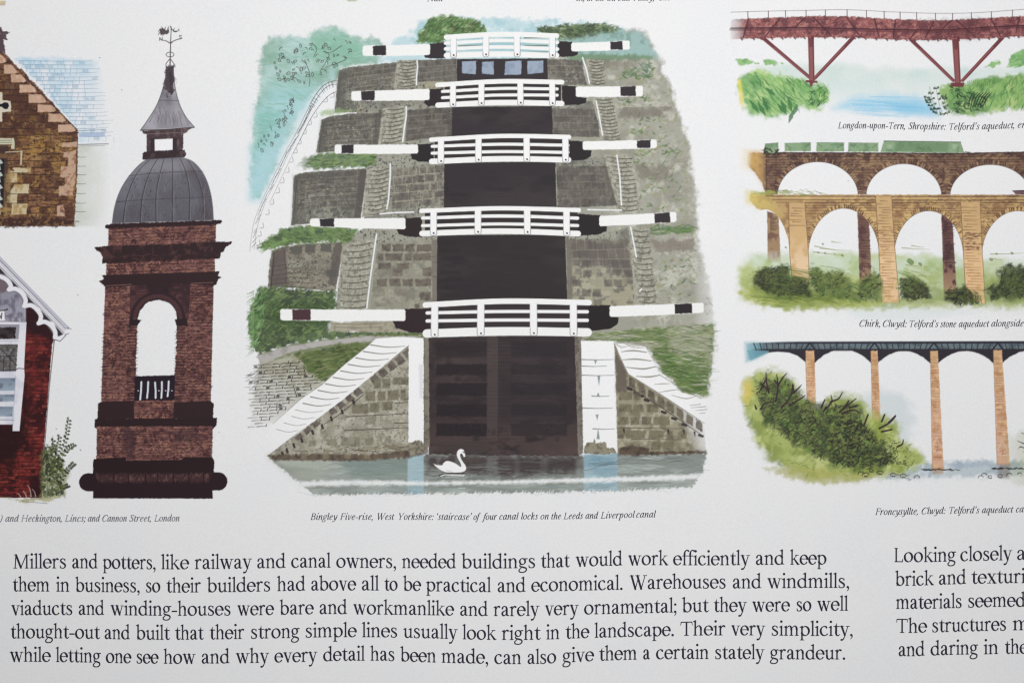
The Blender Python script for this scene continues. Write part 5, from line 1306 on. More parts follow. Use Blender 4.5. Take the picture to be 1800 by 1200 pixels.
    for (pts) in ([(1082, 602), (1105, 602), (1132, 608)], [(1092, 618), (1112, 616), (1136, 619)], [(1094, 632), (1118, 631), (1144, 634)], [(1100, 645), (1130, 648), (1152, 644)], [(1118, 661), (1140, 662), (1158, 659)], [(1150, 675), (1166, 674), (1176, 674)], [(1158, 689), (1176, 686), (1192, 684)], [(1180, 694), (1205, 700), (1222, 696)], [(1212, 712), (1230, 710)], [(1214, 716), (1240, 714)], [(1222, 721), (1242, 719)], [(1228, 726), (1238, 725)]):
        stroke([(*p, w_) for p, w_ in zip(pts, (1.2, 2.6, 1.6) if pts[0][0] < 1150 else (.8, 1.4, .8))], 0, (132, 128, 120), .85, sm=4 if len(pts) > 2 else 0)
    dabs([(1084, 601), (1128, 606), (1128, 612), (1090, 606)], 16, 24, 1.2, 8, 6, [(140, 136, 126), (170, 166, 158)], .7)
    stroke([(1158, 658), (1200, 684), (1232, 700)], 1.2, (90, 100, 70), .7)
    # balance beams: (white bar x0,y0t,y0b -> x1,y1t,y1b), dark band, socket outline
    beams = [
        ((637, 80, 98, 756, 77.5, 97), (655, 678), [(755, 77), (784, 74), (784, 103), (760, 103), (746, 101), (745, 95), (755, 95)], DKG),
        ((1004, 76, 91, 1107, 72, 88), (1073, 1094), [(980, 73), (1005, 74), (1006, 90), (1016, 92), (1015, 97), (1004, 100), (980, 101)], (42, 36, 40)),
        ((617, 160, 177, 755, 156, 176), (634.5, 658), [(754, 157), (778, 155), (792, 170), (790, 184), (770, 187), (752, 186), (746, 181), (747, 176), (755, 176)], (42, 34, 38)),
        ((1012, 153, 171, 1130, 151.5, 170), (1090, 1117), [(988, 150), (1012, 153), (1014, 170), (1031, 173), (1030, 181), (1018, 185), (988, 185)], (38, 32, 36)),
        ((588, 254, 270, 735, 254, 270), (600, 621), [(734, 254), (762, 253), (762, 285), (735, 284), (724, 279), (722, 270), (734, 270)], (36, 30, 34)),
        ((1024, 249, 264, 1154, 246, 261), (1119, 1143), [(1000, 248), (1024, 249), (1025, 264), (1040, 265), (1039, 275), (1028, 282), (1000, 283)], (36, 30, 34)),
        ((545, 384, 398, 713, 383, 403), (562, 587), [(712, 384), (742, 382), (742, 417), (716, 416), (702, 412), (697, 403), (712, 402)], (42, 32, 34)),
        ((1053, 380, 398, 1188, 373, 391), (1150, 1177), [(1014, 376), (1054, 379), (1056, 397), (1066, 399), (1065, 407), (1050, 413), (1014, 414)], (34, 28, 30)),
        ((493, 543, 563, 713, 544, 564), (514, 546), [(712, 543), (764, 542), (764, 586), (720, 584), (697, 577), (690, 564), (712, 563)], (44, 32, 36)),
        ((1071, 538, 557, 1236, 532, 550), (1185, 1215), [(1010, 536), (1072, 537), (1073, 556), (1087, 558), (1086, 568), (1072, 578), (1045, 581), (1010, 580)], (32, 26, 28)),
    ]
    for k, ((x0, a0, b0, x1, a1, b1), (d0, d1), sock, c2) in enumerate(beams):
        part(K, 'beam_socket')
        fill(sock, c2, 1, rough=.7, rs=5, soft=.7)
        part(K, 'balance_beam')
        r = 2.5
        fill([(x0 + r, a0), ((x0 + x1) / 2, (a0 + a1) / 2 + .4), (x1 - r, a1), (x1, a1 + r), (x1, b1 - r), (x1 - r, b1), ((x0 + x1) / 2, (b0 + b1) / 2 + .8), (x0 + r, b0), (x0, b0 - r), (x0, a0 + r)], INKW, 1, soft=.7, rough=.4, rs=5)
        at = lambda x, e: (a0 + (a1 - a0) * (x - x0) / (x1 - x0)) if e == 0 else (b0 + (b1 - b0) * (x - x0) / (x1 - x0))
        dkc = DKG if k < 8 else (72, 48, 54) if k == 8 else (40, 34, 38)
        fill([(d0, at(d0, 0) + 1.2), (d1, at(d1, 0) + .4), (d1 + .5, at(d1, 1) - .5), (d0 + .6, at(d0, 1) - .8)], dkc, 1, soft=.7, rough=.6, rs=4)
    # railings: rail centre lines at left, middle, right; posts
    rails = [
        (781, 982, 882, [(65.5, 60.5, 63.5, 9), (76, 71.5, 75, 6), (86, 83, 87, 6.4), (97.5, 95.5, 98, 9.5)], (797, 854, 909, 971), 10.5, 0),
        (766, 991, 878, [(149.5, 143.5, 145, 8.5), (161, 156, 157, 5.6), (172, 167.5, 168, 5.6), (185, 180.5, 182.5, 9.5)], (796, 846, 915, 971), 10.5, 10),
        (755, 1003, 880, [(246, 239.5, 241.5, 8), (257.5, 254, 256, 5.6), (269.5, 267, 268.5, 5.6), (284, 279.5, 281.5, 10)], (775, 841, 926, 994), 11, 3),
        (738, 1020, 880, [(371, 366.5, 370, 8), (383.5, 380, 384, 6), (397, 394, 397, 5.6), (410.5, 406.5, 411, 10)], (762, 840, 927, 996), 11.5, 3),
        (744, 1039, 885, [(536, 529.5, 532, 10), (550, 547.5, 548, 6), (564, 562.5, 563, 6), (586, 582, 584, 15)], (764, 845, 938, 1008), 12.5, 5),
    ]
    for k, (x0, x1, xm, rr, posts, pw, inset) in enumerate(rails):
        if k == 0:
            part(K, 'distant_sky', again='gap')
            fill([(784, 66), (882, 60), (980, 66), (980, 98), (882, 96), (784, 98)], (158, 192, 198), 1, tex=[((196, 214, 216), 14, 5, .5, .8, 4.0)])
            for (xa, xb, y) in ((806, 846, 81), (806, 846, 94), (922, 962, 67), (922, 962, 81), (922, 962, 93)):
                stroke([(xa, y), (xb, y - .5)], 2.6, (84, 104, 86), .75)
        if k > 0:                                     # dark timber seen between the rails
            part(K, 'lock_gate', again='gate%d' % k)
            fill([(x0 + inset + 6, rr[0][0] + 1), (xm, rr[0][1] + 1), (x1 - 5, rr[0][2] + 1), (x1 - 5, rr[3][2] + 1), (xm, rr[3][1] + 1), (x0 + inset + 6, rr[3][0] + 1)], (46, 40, 43), 1)
            if k == 4:
                for (ya, yb) in ((538, 545), (553, 559), (567, 574)):
                    stroke([(780, ya + 4), (1000, ya + 3)], 3, (66, 52, 54), .5)
        part(K, 'railing')
        for j, (ya, ym, yb, w_) in enumerate(rr):
            ins = inset if j in (1, 2) else 0
            P = smooth([(x0 + ins + w_ / 2 - 1, ya), (xm, ym), (x1 - w_ / 2 + 1 - ins, yb)], 8)
            stroke(P, w_, INKW, 1)
            if k > 0 and j < 3:
                stroke(P + [0, w_ / 2 + .3], .9, (70, 62, 62), .5)
        for x in posts:
            t = (x - x0) / (x1 - x0)
            yt = float(np.interp(x, [x0, xm, x1], [rr[0][0], rr[0][1], rr[0][2]])) - 2
            yb = float(np.interp(x, [x0, xm, x1], [rr[3][0], rr[3][1], rr[3][2]])) + rr[3][3] / 2 - .5
            tl = -1 if x < xm else 1
            fill([(x - pw / 2 - tl * .6, yt), (x + pw / 2 - tl * .6, yt), (x + pw / 2, yb - 2), (x + pw / 2 - 2.5, yb + .5), (x - pw / 2 + 2.5, yb + .5), (x - pw / 2, yb - 2)], (238, 238, 238), 1, soft=.7)
            y2 = yb - rr[3][3] * .9
            stroke([(x - pw / 2, y2), (x - pw / 2 + .3, yb - 2), (x - pw / 2 + 3, yb), (x + pw / 2 - 3, yb), (x + pw / 2, yb - 2), (x + pw / 2, y2)], 1.0, (112, 108, 108), .8)
            stroke([(x - pw / 2, yt + 5), (x - pw / 2, yb - 4)], .7, (170, 168, 168), .6)
            stroke([(x + pw / 2, yt + 5), (x + pw / 2, yb - 4)], .8, (120, 116, 118), .6)
            stroke([(x + .2, yb - 4.6), (x + .8, yb - 4)], 2.8, (52, 46, 50), .95)
    # swan
    part(K, 'swan', 'white swan gliding on the dark water below the lowest gate')
    dkc = (40, 34, 38)
    stroke([(772, 835), (793, 831), (816, 831)], (1.6, 2.6, 1.6), (44, 40, 42), .8)
    fill(smooth([(761.5, 814), (768, 816.5), (776, 817), (780, 813), (785, 809.5), (792, 810.5), (799, 813), (804, 816), (808, 819), (811, 819), (809, 812), (805, 805), (803, 798), (804.5, 792), (809, 788.5), (814, 789.5), (816.5, 793), (817.5, 798), (818, 801.5), (815, 802.5), (813.5, 799), (811.5, 796.5), (809, 798), (809.5, 803), (813, 810), (818, 817), (819.5, 823), (817, 827), (810, 829.5), (795, 830), (783, 829), (774, 825), (766, 819)], 4), (240, 240, 240), 1, soft=.6)
    stroke([(812, 799), (814, 802.5)], 1.6, dkc, .9)
    stroke([(813.5, 793.5), (816.5, 794.5)], (1, 2), dkc, .95)
    stroke([(778, 816), (772, 813), (775, 811)], 1.4, (66, 56, 56), .8)
    stroke([(785, 826), (792, 828), (796, 829)], 1, (150, 148, 148), .7)
    stroke([(775, 836), (782, 833.5), (800, 834.5), (814, 835.5), (816, 834)], 1.8, (236, 236, 238), .9)
    stroke([(776, 839), (790, 838.6), (808, 839)], .9, (206, 212, 212), .8)
    stroke([(806, 857), (818, 857)], 1.2, (224, 228, 228), .8)
    # water-line hints at the lock foot
    part(K, 'stray_leaf_print')
    fill([(604, -4), (616, -6), (630, -3), (626, 1.6), (612, 2.2)], (150, 172, 130), .8, soft=2)
# --------------------------------------------------------------- right column
def paint_red_bridge():
    K = 'redbridge'
    illus(K, 'red_bridge_picture', 'print of a rusty red iron aqueduct on splayed legs over pale water')
    part(K, 'river')
    fill([(1318, 118), (1500, 118), (1640, 122), (1880, 118), (1880, 205), (1640, 208), (1460, 200), (1420, 160)], (206, 219, 214), .85, soft=10, rough=6, rs=30, tex=[((190, 214, 208), 40, 6, .4, .9)], fade=((1500, 122), (1502, 210)))
    fill([(1330, 117), (1470, 116), (1480, 150), (1400, 165), (1330, 130)], (206, 218, 212), .6, soft=8, fade=((1400, 120), (1400, 165)))
    fill([(1462, 192), (1500, 174), (1560, 168), (1620, 172), (1650, 190), (1650, 208), (1560, 203)], (166, 208, 228), .9, soft=12, rough=3, rs=12)
    fill([(1556, 182), (1610, 178), (1640, 192), (1640, 204), (1580, 200)], (140, 196, 224), .6, soft=9)
    for k in range(26):
        y = 170 + rng.random() * 34
        x = 1490 + rng.random() * 90
        stroke([(x, y), (x + 30, y + 1), (x + 50 + rng.random() * 20, y + 3)], (.8, 1.4, .6), (124, 188, 224), .45)
    part(K, 'shrub')
    lb = [(1296, 150), (1306, 134), (1330, 126), (1370, 132), (1405, 140), (1432, 150), (1453, 152), (1457, 166), (1450, 184), (1437, 193), (1408, 192), (1386, 203), (1350, 206), (1318, 200), (1304, 184)]
    fill(lb, (140, 184, 104), .9, soft=6, rough=5, rs=10, sm=4, tex=[((106, 162, 84), 18, 6, .4, .75), ((170, 200, 120), 12, 8, .55, .9)])
    fill([(1296, 142), (1302, 140), (1306, 170), (1306, 190), (1300, 184)], (236, 214, 90), .8, soft=4)
    g = [(82, 140, 70), (62, 116, 58), (104, 160, 84), (126, 176, 96), (56, 100, 58)]
    dabs([(1305, 145), (1330, 132), (1400, 142), (1450, 155), (1440, 188), (1380, 198), (1320, 194)], 190, 16, 2.2, 48, 18, g, .6)
    for (x, y, l, t) in ((1318, 178, 26, 55), (1332, 182, 26, 60), (1340, 172, 24, 70), (1366, 184, 24, 50), (1372, 178, 22, 65), (1384, 172, 26, 75), (1393, 196, 22, 110), (1400, 186, 18, 110), (1346, 156, 20, 40)):
        r = math.radians(t)
        stroke([(x, y, 2), (x + math.cos(r) * l * .5, y + math.sin(r) * l * .5, 8), (x + math.cos(r) * l, y + math.sin(r) * l, 1.5)], 0, (62, 116, 66), .85)
    dabs([(1420, 160), (1450, 152), (1452, 180), (1424, 192)], 60, 7, 1.8, -45, 40, [(44, 72, 48), (66, 112, 58), (90, 140, 70)], .8)
    part(K, 'shrub')
    rb = [(1654, 158), (1672, 148), (1700, 152), (1720, 140), (1760, 136), (1880, 128), (1880, 196), (1800, 192), (1742, 198), (1700, 206), (1676, 205), (1660, 190)]
    fill(rb, (132, 172, 92), .92, soft=5, rough=5, rs=10, sm=3, tex=[((96, 142, 70), 18, 6, .4, .75), ((162, 190, 112), 14, 8, .6, .9)])
    dabs([(1662, 156), (1720, 146), (1870, 136), (1870, 188), (1740, 192), (1676, 198)], 240, 12, 2, -65, 40, g, .6)
    dabs([(1665, 150), (1700, 165), (1735, 170), (1720, 196), (1680, 200)], 110, 8, 2, 40, 50, [(34, 58, 40), (48, 82, 48), (40, 66, 44)], .8)
    for k in range(7):
        stroke([(1700 + k * 4, 190), (1704 + k * 5, 172), (1712 + k * 5, 164)], (1.2, 2.2, .8), (42, 50, 40), .85, sm=3)
    for k in range(12):
        stroke([(1700 + k * 3.4, 152), (1699 + k * 3.6, 138 + abs(k - 6))], (1.6, .8), (70, 120, 62), .7)
    part(K, 'leafy_stalk')
    lf = [(40, 58, 44), (56, 78, 56), (70, 96, 66)]
    for pts in ([(1648, 205), (1638, 180), (1632, 154)], [(1656, 206), (1648, 180), (1643, 153)], [(1644, 203), (1632, 185), (1626, 170)], [(1664, 204), (1660, 185), (1656, 168)]):
        P = smooth(pts, 6)
        stroke(P, .8, (80, 100, 70), .8)
        for q in P[1::2]:
            for s_ in (-1, 1):
                if rng.random() < .25:
                    continue
                stroke([(q[0], q[1], 1), (q[0] + s_ * 3.0, q[1] - 3 + rng.random() * 4, 4.2), (q[0] + s_ * 4.6, q[1] - 6 + rng.random() * 7, 1)], 0, lf[rng.integers(3)], .85)
    part(K, 'distant_bush')
    for q in ([(1294, 105), (1312, 104), (1322, 110), (1318, 115), (1296, 115)], [(1342, 107), (1356, 105), (1366, 112), (1360, 116), (1344, 115)], [(1730, 119), (1740, 110), (1756, 108), (1758, 113), (1744, 119)], [(1768, 118), (1776, 98), (1790, 90), (1880, 84), (1880, 118)]):
        fill(q, (132, 182, 106), .9, soft=2, rough=2, rs=5, tex=[((100, 156, 84), 8, 6, .45, .8)])
    dabs([(1768, 118), (1778, 98), (1870, 88), (1870, 117)], 70, 12, 2.2, -20, 20, [(86, 144, 74), (116, 170, 96)], .7)
    for x in (1326, 1331, 1373):
        stroke([(x, 112), (x + 2, 113)], 3, (130, 176, 108), .8)
    # legs
    part(K, 'splayed_leg')
    RD = (150, 92, 92)

    def leg(x0, y0, x1, y1, w0, w1):
        stroke([(x0, y0, w0), (x1, y1, w1)], 0, (140, 86, 86), 1)
        dx = w0 * .32
        stroke([(x0 + dx, y0, 1.8), (x1 + dx, y1, 1.8)], 0, (96, 46, 54), .85)
        stroke([(x0 - dx, y0, 1.2), (x1 - dx, y1, 1.2)], 0, (120, 64, 70), .8)
        stroke([(x0, y0, w0 * .9), (x0 * .8 + x1 * .2, y0 * .8 + y1 * .2, w0 * .5)], 0, (92, 46, 54), .6)
    for (xa, ya, xb, yb) in ((1342, 69, 1424, 139), (1498, 68, 1431, 139)):
        leg(xa, ya, xb, yb, 7, 6)
    leg(1424.5, 66, 1426, 144, 11, 9.5)
    stroke([(1417, 144), (1434, 145)], 4, (116, 62, 66), 1)
    stroke([(1424, 146), (1425, 151)], 5, (110, 56, 62), .9)
    part(K, 'splayed_leg')
    for (xa, ya, xb, yb) in ((1600, 71, 1674, 143), (1760, 68, 1690, 143)):
        leg(xa, ya, xb, yb, 7, 6)
    leg(1678, 70, 1682, 149, 12.5, 10.5)
    fill([(1669, 147), (1693, 147), (1692, 154), (1670, 154)], (112, 58, 62), 1, rough=.4)
    # trough
    part(K, 'iron_trough')
    top = [(1284, 35), (1340, 33), (1420, 29.5), (1490, 30), (1560, 34.5), (1650, 37), (1720, 34), (1800, 29.5), (1880, 28)]
    bot = [(1880, 64), (1800, 65.5), (1720, 70), (1650, 72), (1560, 71), (1490, 67.5), (1420, 67.5), (1340, 69), (1284, 70)]
    fill(smooth(top, 5).tolist() + smooth(bot, 5).tolist(), (142, 80, 79), .97, soft=1, rough=1.2, rs=4, fade=((1310, 50), (1278, 50)), tex=[((168, 108, 102), 7, 5, .5, .8), ((104, 52, 58), 8, 8, .5, .8)])
    dabs([(1300, 36), (1800, 33), (1870, 30), (1870, 64), (1650, 70), (1300, 67)], 420, 7, 2, -25, 30, [(74, 36, 44), (184, 126, 116), (112, 54, 60), (84, 42, 48), (164, 98, 98)], .55, clip=[(1284, 36), (1420, 31), (1490, 31), (1560, 36), (1650, 38), (1720, 35), (1800, 31), (1880, 29), (1880, 63), (1800, 64), (1720, 68), (1650, 70), (1560, 69), (1490, 66), (1340, 67), (1300, 68)])
    scribble([(1310, 36), (1800, 33), (1870, 30), (1870, 64), (1650, 70), (1310, 67)], 420, 3, 1.5, [(70, 34, 42), (86, 42, 48), (206, 150, 134)], .6)
    mid = smooth([(1284, 50.5), (1420, 50), (1560, 53), (1650, 54), (1740, 49), (1800, 46), (1880, 44)], 6)
    stroke(mid + [0, 2.5], 5, (84, 40, 50), .5)
    stroke(mid, 1.8, (58, 32, 42), .9)
    for (x0, y0, x1, y1) in ((1315, 33, 1306, 67), (1370, 34, 1344, 66), (1428, 31, 1460, 64), (1415, 32, 1396, 50), (1488, 32, 1500, 50), (1500, 52, 1512, 66), (1536, 34, 1544, 66), (1573, 36, 1569, 68), (1612, 52, 1598, 70), (1640, 40, 1625, 68), (1680, 37, 1712, 66), (1672, 37, 1655, 52), (1740, 34, 1757, 66), (1790, 32, 1784, 60)):
        stroke([(x0, y0), ((x0 + x1) / 2, (y0 + y1) / 2), (x1, y1)], (2.2, 2.8, 2), (70, 36, 46), .75)
    fill([(1620, 38), (1720, 35), (1740, 52), (1720, 68), (1630, 70)], (84, 44, 50), .35, soft=9, rough=5)
    for k in range(28):
        x = 1300 + k * 18 + rng.random() * 6
        y = float(np.interp(x, [1284, 1340, 1420, 1490, 1560, 1650, 1720, 1800], [70, 69, 67.5, 67.5, 71, 72, 70, 65.5]))
        stroke([(x, y - 1), (x + 2, y + 1.5)], 3, (96, 44, 52), .85)
    part(K, 'handrail')
    rail = smooth([(1284, 22.5), (1340, 21), (1420, 19.5), (1490, 18.5), (1560, 22), (1650, 25), (1720, 23.5), (1800, 18), (1880, 15)], 6)
    stroke(rail, 1.1, (112, 84, 88), .75)
    for k, x in enumerate((1314, 1350, 1380, 1416, 1450, 1488, 1522, 1553, 1581, 1610, 1643, 1673, 1706, 1741, 1778, 1812)):
        y = float(np.interp(x, rail[:, 0], rail[:, 1]))
        y2 = float(np.interp(x, [p[0] for p in top], [p[1] for p in top]))
        stroke([(x, y), (x + .3, y2)], 1.6, (96, 56, 62), .9)


def paint_viaduct():
    K = 'viaduct'
    illus(K, 'stone_viaduct_picture', 'print of an ochre stone aqueduct before a taller railway viaduct with green train')
    part(K, 'meadow')
    fill([(1302, 455), (1380, 448), (1500, 446), (1640, 452), (1880, 462), (1880, 548), (1700, 545), (1480, 546), (1380, 545), (1300, 528), (1296, 490)], (186, 200, 150), .85, soft=8, rough=6, rs=14, seed=3,
         tex=[((164, 178, 90), 26, 6, .4, .75), ((206, 214, 190), 30, 9, .5, .85)], fade=((1500, 500), (1500, 560)))
    fill([(1310, 450), (1400, 447), (1500, 448), (1700, 455), (1880, 462), (1880, 492), (1330, 480)], (202, 214, 198), .7, soft=10, rough=5, rs=12, tex=[((168, 190, 140), 22, 5, .5, .85)])
    fill([(1296, 512), (1340, 500), (1480, 520), (1560, 528), (1520, 540), (1380, 544), (1310, 530)], (162, 172, 66), .75, soft=7, rough=5, rs=10)
    fill([(1620, 470), (1690, 474), (1800, 490), (1870, 500), (1870, 536), (1690, 526), (1640, 520)], (150, 168, 100), .5, soft=12, rough=6)
    fill([(1480, 540), (1580, 532), (1640, 540), (1720, 548), (1600, 566), (1500, 560)], (214, 222, 222), .6, soft=9)
    fill([(1300, 500), (1420, 515), (1500, 525), (1640, 520), (1880, 520), (1880, 540), (1640, 538), (1480, 544), (1340, 540)], (160, 172, 92), .7, soft=7, rough=5, rs=10, tex=[((128, 146, 74), 10, 5, .45, .85, 3.0)])
    dabs([(1310, 470), (1880, 470), (1880, 535), (1310, 535)], 260, 18, 1.8, 4, 12, [(150, 168, 104), (128, 150, 84), (176, 186, 120)], .4)
    part(K, 'distant_hedge')
    for (x0, y0, x1, y1) in ((1430, 433, 1470, 440), (1440, 437, 1492, 441), (1428, 443, 1482, 449), (1460, 425, 1478, 427), (1583, 436, 1632, 439), (1600, 432, 1622, 435), (1738, 447, 1800, 445), (1742, 455, 1760, 457), (1590, 466, 1636, 470), (1612, 484, 1640, 486)):
        stroke([(x0, y0), ((x0 + x1) / 2, (y0 + y1) / 2 + .8), (x1, y1)], (2.2, 1.4, .6), (150, 158, 110), .75)
    for (x, y, r) in ((1444, 429, 3), (1436, 444, 3), (1448, 445, 3), (1478, 449, 3.5), (1465, 447, 2), (1596, 459, 9), (1614, 464, 5), (1748, 446, 3), (1775, 445, 4), (1738, 456, 5), (1379, 435, 3)):
        stroke([(x, y), (x + r * .4, y + r * .3)], r, (104, 128, 74), .75)
    # railway viaduct
    s0 = snap()
    part(K, 'railway_viaduct')
    outer = [(1312, 270), (1345, 268.5), (1500, 269), (1600, 270.5), (1700, 270), (1880, 266), (1880, 344), (1345, 343), (1338, 322), (1325, 303), (1312, 290)]
    fill(outer, (124, 96, 78), 1, soft=1, rough=.8, rs=4, tex=[((88, 64, 58), 12, 5, .45, .8), ((150, 122, 92), 14, 8, .55, .85)])
    fill([(1308, 266), (1345, 266), (1348, 300), (1344, 335), (1325, 303), (1308, 292)], (206, 168, 100), .8, soft=6, fade=((1330, 290), (1352, 290)))
    fill([(1300, 262), (1318, 262), (1316, 300), (1300, 300)], (232, 228, 218), .8, soft=6)
    bricks([(1345, 272), (1880, 272), (1880, 343), (1345, 343)], 15, 60, [(150, 118, 92), (92, 66, 58), (108, 80, 66), (134, 108, 84)], p=.5, a=.55, lines=(66, 48, 46), lw=1)
    dabs([(1345, 270), (1870, 269), (1870, 300), (1345, 300)], 260, 6, 2.2, 0, 30, [(58, 42, 42), (72, 52, 50), (86, 64, 56)], .7)
    dabs([(1340, 270), (1870, 268), (1870, 275), (1340, 277)], 160, 7, 2.4, 0, 8, [(58, 42, 42), (74, 54, 50)], .8)
    stroke([(1366, 269.5), (1500, 270), (1690, 271), (1880, 267)], 2.0, (58, 42, 42), .9)
    for q in (((1347, 278), (1364, 278)), ):
        stroke([(1345, 278), (1367, 278)], 1.2, (58, 42, 42), .9)
        stroke([(1346, 278), (1346, 338)], 1.2, (72, 54, 48), .9)
        stroke([(1363, 278), (1362, 340)], 1.2, (72, 54, 48), .9)
    scribble([(1346, 272), (1870, 270), (1870, 300), (1346, 300)], 260, 4, 1.3, [(54, 40, 40), (66, 48, 46), (176, 146, 116)], .6, flat=.6)
    arches = ((1365.5, 1506, 286, 346), (1521, 1652, 289.5, 346), (1668, 1808, 291, 346))
    for (xa, xb, yt, yb) in arches:
        cx, rx, ry = (xa + xb) / 2, (xb - xa) / 2, yb - yt
        for t in np.linspace(.14, 3.0, 52):
            if rng.random() < .85:
                c, s_ = -math.cos(t), -math.sin(t)
                stroke([(cx + (rx + 1) * c, yb + (ry + 1) * s_), (cx + (rx + 7) * c, yb + (ry + 8) * s_)], 1.5, (70, 50, 46) if rng.random() < .6 else (176, 148, 116), .8)
        ring = [(cx - rx * math.cos(t), yb - ry * math.sin(t)) for t in np.linspace(0, math.pi, 40)]
        stroke(ring, 1.8, (92, 70, 60), .8)
        cut(ring, s0)
    part(K, 'viaduct_pier')
    fill([(1347, 372), (1367, 378), (1371, 462), (1348, 462)], (158, 130, 100), 1, soft=.8, rough=.5, rs=4, tex=[((118, 90, 76), 9, 6, .45, .8)], fade=((1358, 440), (1358, 466)))
    hatch((1353, 382), (1353, 405), 12, 11, 0, 1.3, (82, 60, 54), .85, .2)
    part(K, 'viaduct_pier')
    fill([(1505, 372), (1525, 372), (1530, 502), (1509, 502)], (122, 92, 80), 1, soft=.8, rough=.5, rs=4, grad=((168, 138, 108), (1515, 440), (1517, 500)), tex=[((96, 68, 64), 9, 6, .5, .8)])
    hatch((1508, 382), (1512, 470), 34, 15, 0, 1.3, (70, 46, 48), .8, .3)
    part(K, 'viaduct_pier')
    fill([(1652, 376), (1671, 376), (1679, 518), (1656, 518)], (112, 80, 76), 1, soft=.8, rough=.5, rs=4, grad=((164, 134, 106), (1660, 445), (1664, 510)), tex=[((84, 58, 60), 9, 6, .5, .8)])
    hatch((1655, 388), (1660, 470), 34, 15, 0, 1.4, (62, 42, 46), .8, .3)
    # train
    for q, nm in (([(1344, 254), (1367, 252), (1367, 270), (1340, 270)], 'green_wagon'), ([(1378, 253), (1424, 251.5), (1424, 267), (1378, 267)], 'green_wagon'), ([(1434, 251.5), (1482, 252), (1482, 267.5), (1433, 267.5)], 'green_wagon'), ([(1490, 252), (1542, 252.5), (1542, 268), (1489, 268)], 'green_wagon'), ([(1552, 248.5), (1686, 250.5), (1692, 270), (1546, 268.5)], 'locomotive')):
        part(K, nm)
        fill(q, (136, 162, 126), 1, soft=.8, rough=.4, rs=4, tex=[((112, 142, 108), 10, 6, .45, .8)])
        if nm == 'green_wagon':
            (a, b, c, d) = q
            stroke([a, b], .9, (96, 116, 92), .8)
            if q[0][0] > 1370:
                stroke([(a[0] + 3, a[1] + 3), (a[0] + 10, a[1] + 8)], 1.2, (96, 112, 88), .8)
                stroke([(b[0] - 3, b[1] + 3), (b[0] - 11, b[1] + 9)], 1.2, (84, 104, 80), .8)
            else:
                dabs([(1340, 262), (1367, 261), (1367, 275), (1340, 275)], 36, 6, 2, 0, 60, [(44, 40, 36), (60, 56, 48)], .9)
        else:
            stroke([(1552, 249), (1686, 251)], 1.4, (74, 92, 74), .9)
            fill([(1572, 251), (1664, 252), (1664, 268), (1570, 267)], (104, 134, 98), .7, soft=3)
            for (x0, x1) in ((1558, 1566), (1672, 1680)):
                fill([(x0, 255), (x1, 255), (x1, 263), (x0, 263)], (166, 186, 156), .7, soft=1.5)
            dabs([(1610, 259), (1640, 259), (1640, 265), (1610, 265)], 10, 7, 1.2, 0, 10, [(80, 84, 60)], .6)
            stroke([(1686, 251), (1692, 270)], 1, (110, 136, 104), .9)
    part(K, 'narrow_boat')
    fill([(1776, 336), (1880, 333), (1880, 343), (1782, 343)], (112, 66, 70), .95, rough=.5, tex=[((70, 48, 58), 8, 5, .5, .8)])
    stroke([(1777, 336.5), (1830, 334.5)], 1.6, (60, 44, 52), .9)
    # aqueduct in front
    s0 = snap()
    part(K, 'stone_aqueduct')
    fill([(1318, 340), (1345, 343), (1880, 343), (1880, 440), (1690, 440), (1386, 440), (1384, 420), (1372, 396), (1350, 376), (1330, 368), (1316, 352)], (182, 150, 104), 1, soft=1, rough=.7, rs=4,
         tex=[((150, 116, 82), 14, 5, .45, .8), ((204, 172, 116), 18, 8, .5, .85)])
    fill([(1310, 336), (1345, 340), (1390, 380), (1380, 400), (1340, 372), (1310, 356)], (214, 200, 112), .7, soft=8, fade=((1320, 350), (1390, 380)))
    bricks([(1400, 352), (1880, 352), (1880, 430), (1400, 430)], 16, 54, [(196, 164, 112), (140, 106, 78), (168, 134, 92), (122, 92, 72)], p=.42, a=.55, lines=(104, 78, 60), lw=.9)
    dabs([(1480, 346), (1870, 345), (1870, 372), (1440, 366)], 260, 6, 2.0, 0, 35, [(96, 72, 58), (112, 86, 64), (78, 58, 52)], .6)
    dabs([(1540, 380), (1560, 372), (1700, 372), (1870, 380), (1870, 400), (1540, 400)], 90, 5, 1.8, -30, 40, [(96, 72, 58), (84, 62, 54)], .6)
    for (xa, xb, yt, yb) in ((1300, 1386.5, 369, 455), (1419, 1543, 367.5, 452), (1569.5, 1690, 372, 452), (1723, 1850, 372, 452)):
        cx, rx, ry = (xa + xb) / 2, (xb - xa) / 2, yb - yt
        pts = [(cx - rx * math.cos(t), yb - ry * math.sin(t)) for t in np.linspace(0, math.pi, 44)]
        if xa > 1310:
            for t in np.linspace(.3, 2.85, 52):
                if rng.random() < .85:
                    c, s_ = -math.cos(t), -math.sin(t)
                    stroke([(cx + (rx + 1) * c, yb + (ry + 1) * s_), (cx + (rx + 6.5) * c, yb + (ry + 7) * s_)], 1.6, (82, 60, 48) if rng.random() < .65 else (214, 184, 132), .8)
        if xa > 1310:
            stroke(pts, 1.6, (120, 90, 66), .7)
        cut(pts + [(xb, 470), (xa, 470)], s0)
    for k, y in enumerate((345.5, 348.5, 352, 356.5)):
        stroke([(1345 + k * 6, y), (1500, y + .4), (1700, y + 1), (1880, y)], (1.2, 1.6), (96, 72, 58) if k != 1 else (206, 180, 130), .8)
    part(K, 'stone_pier')
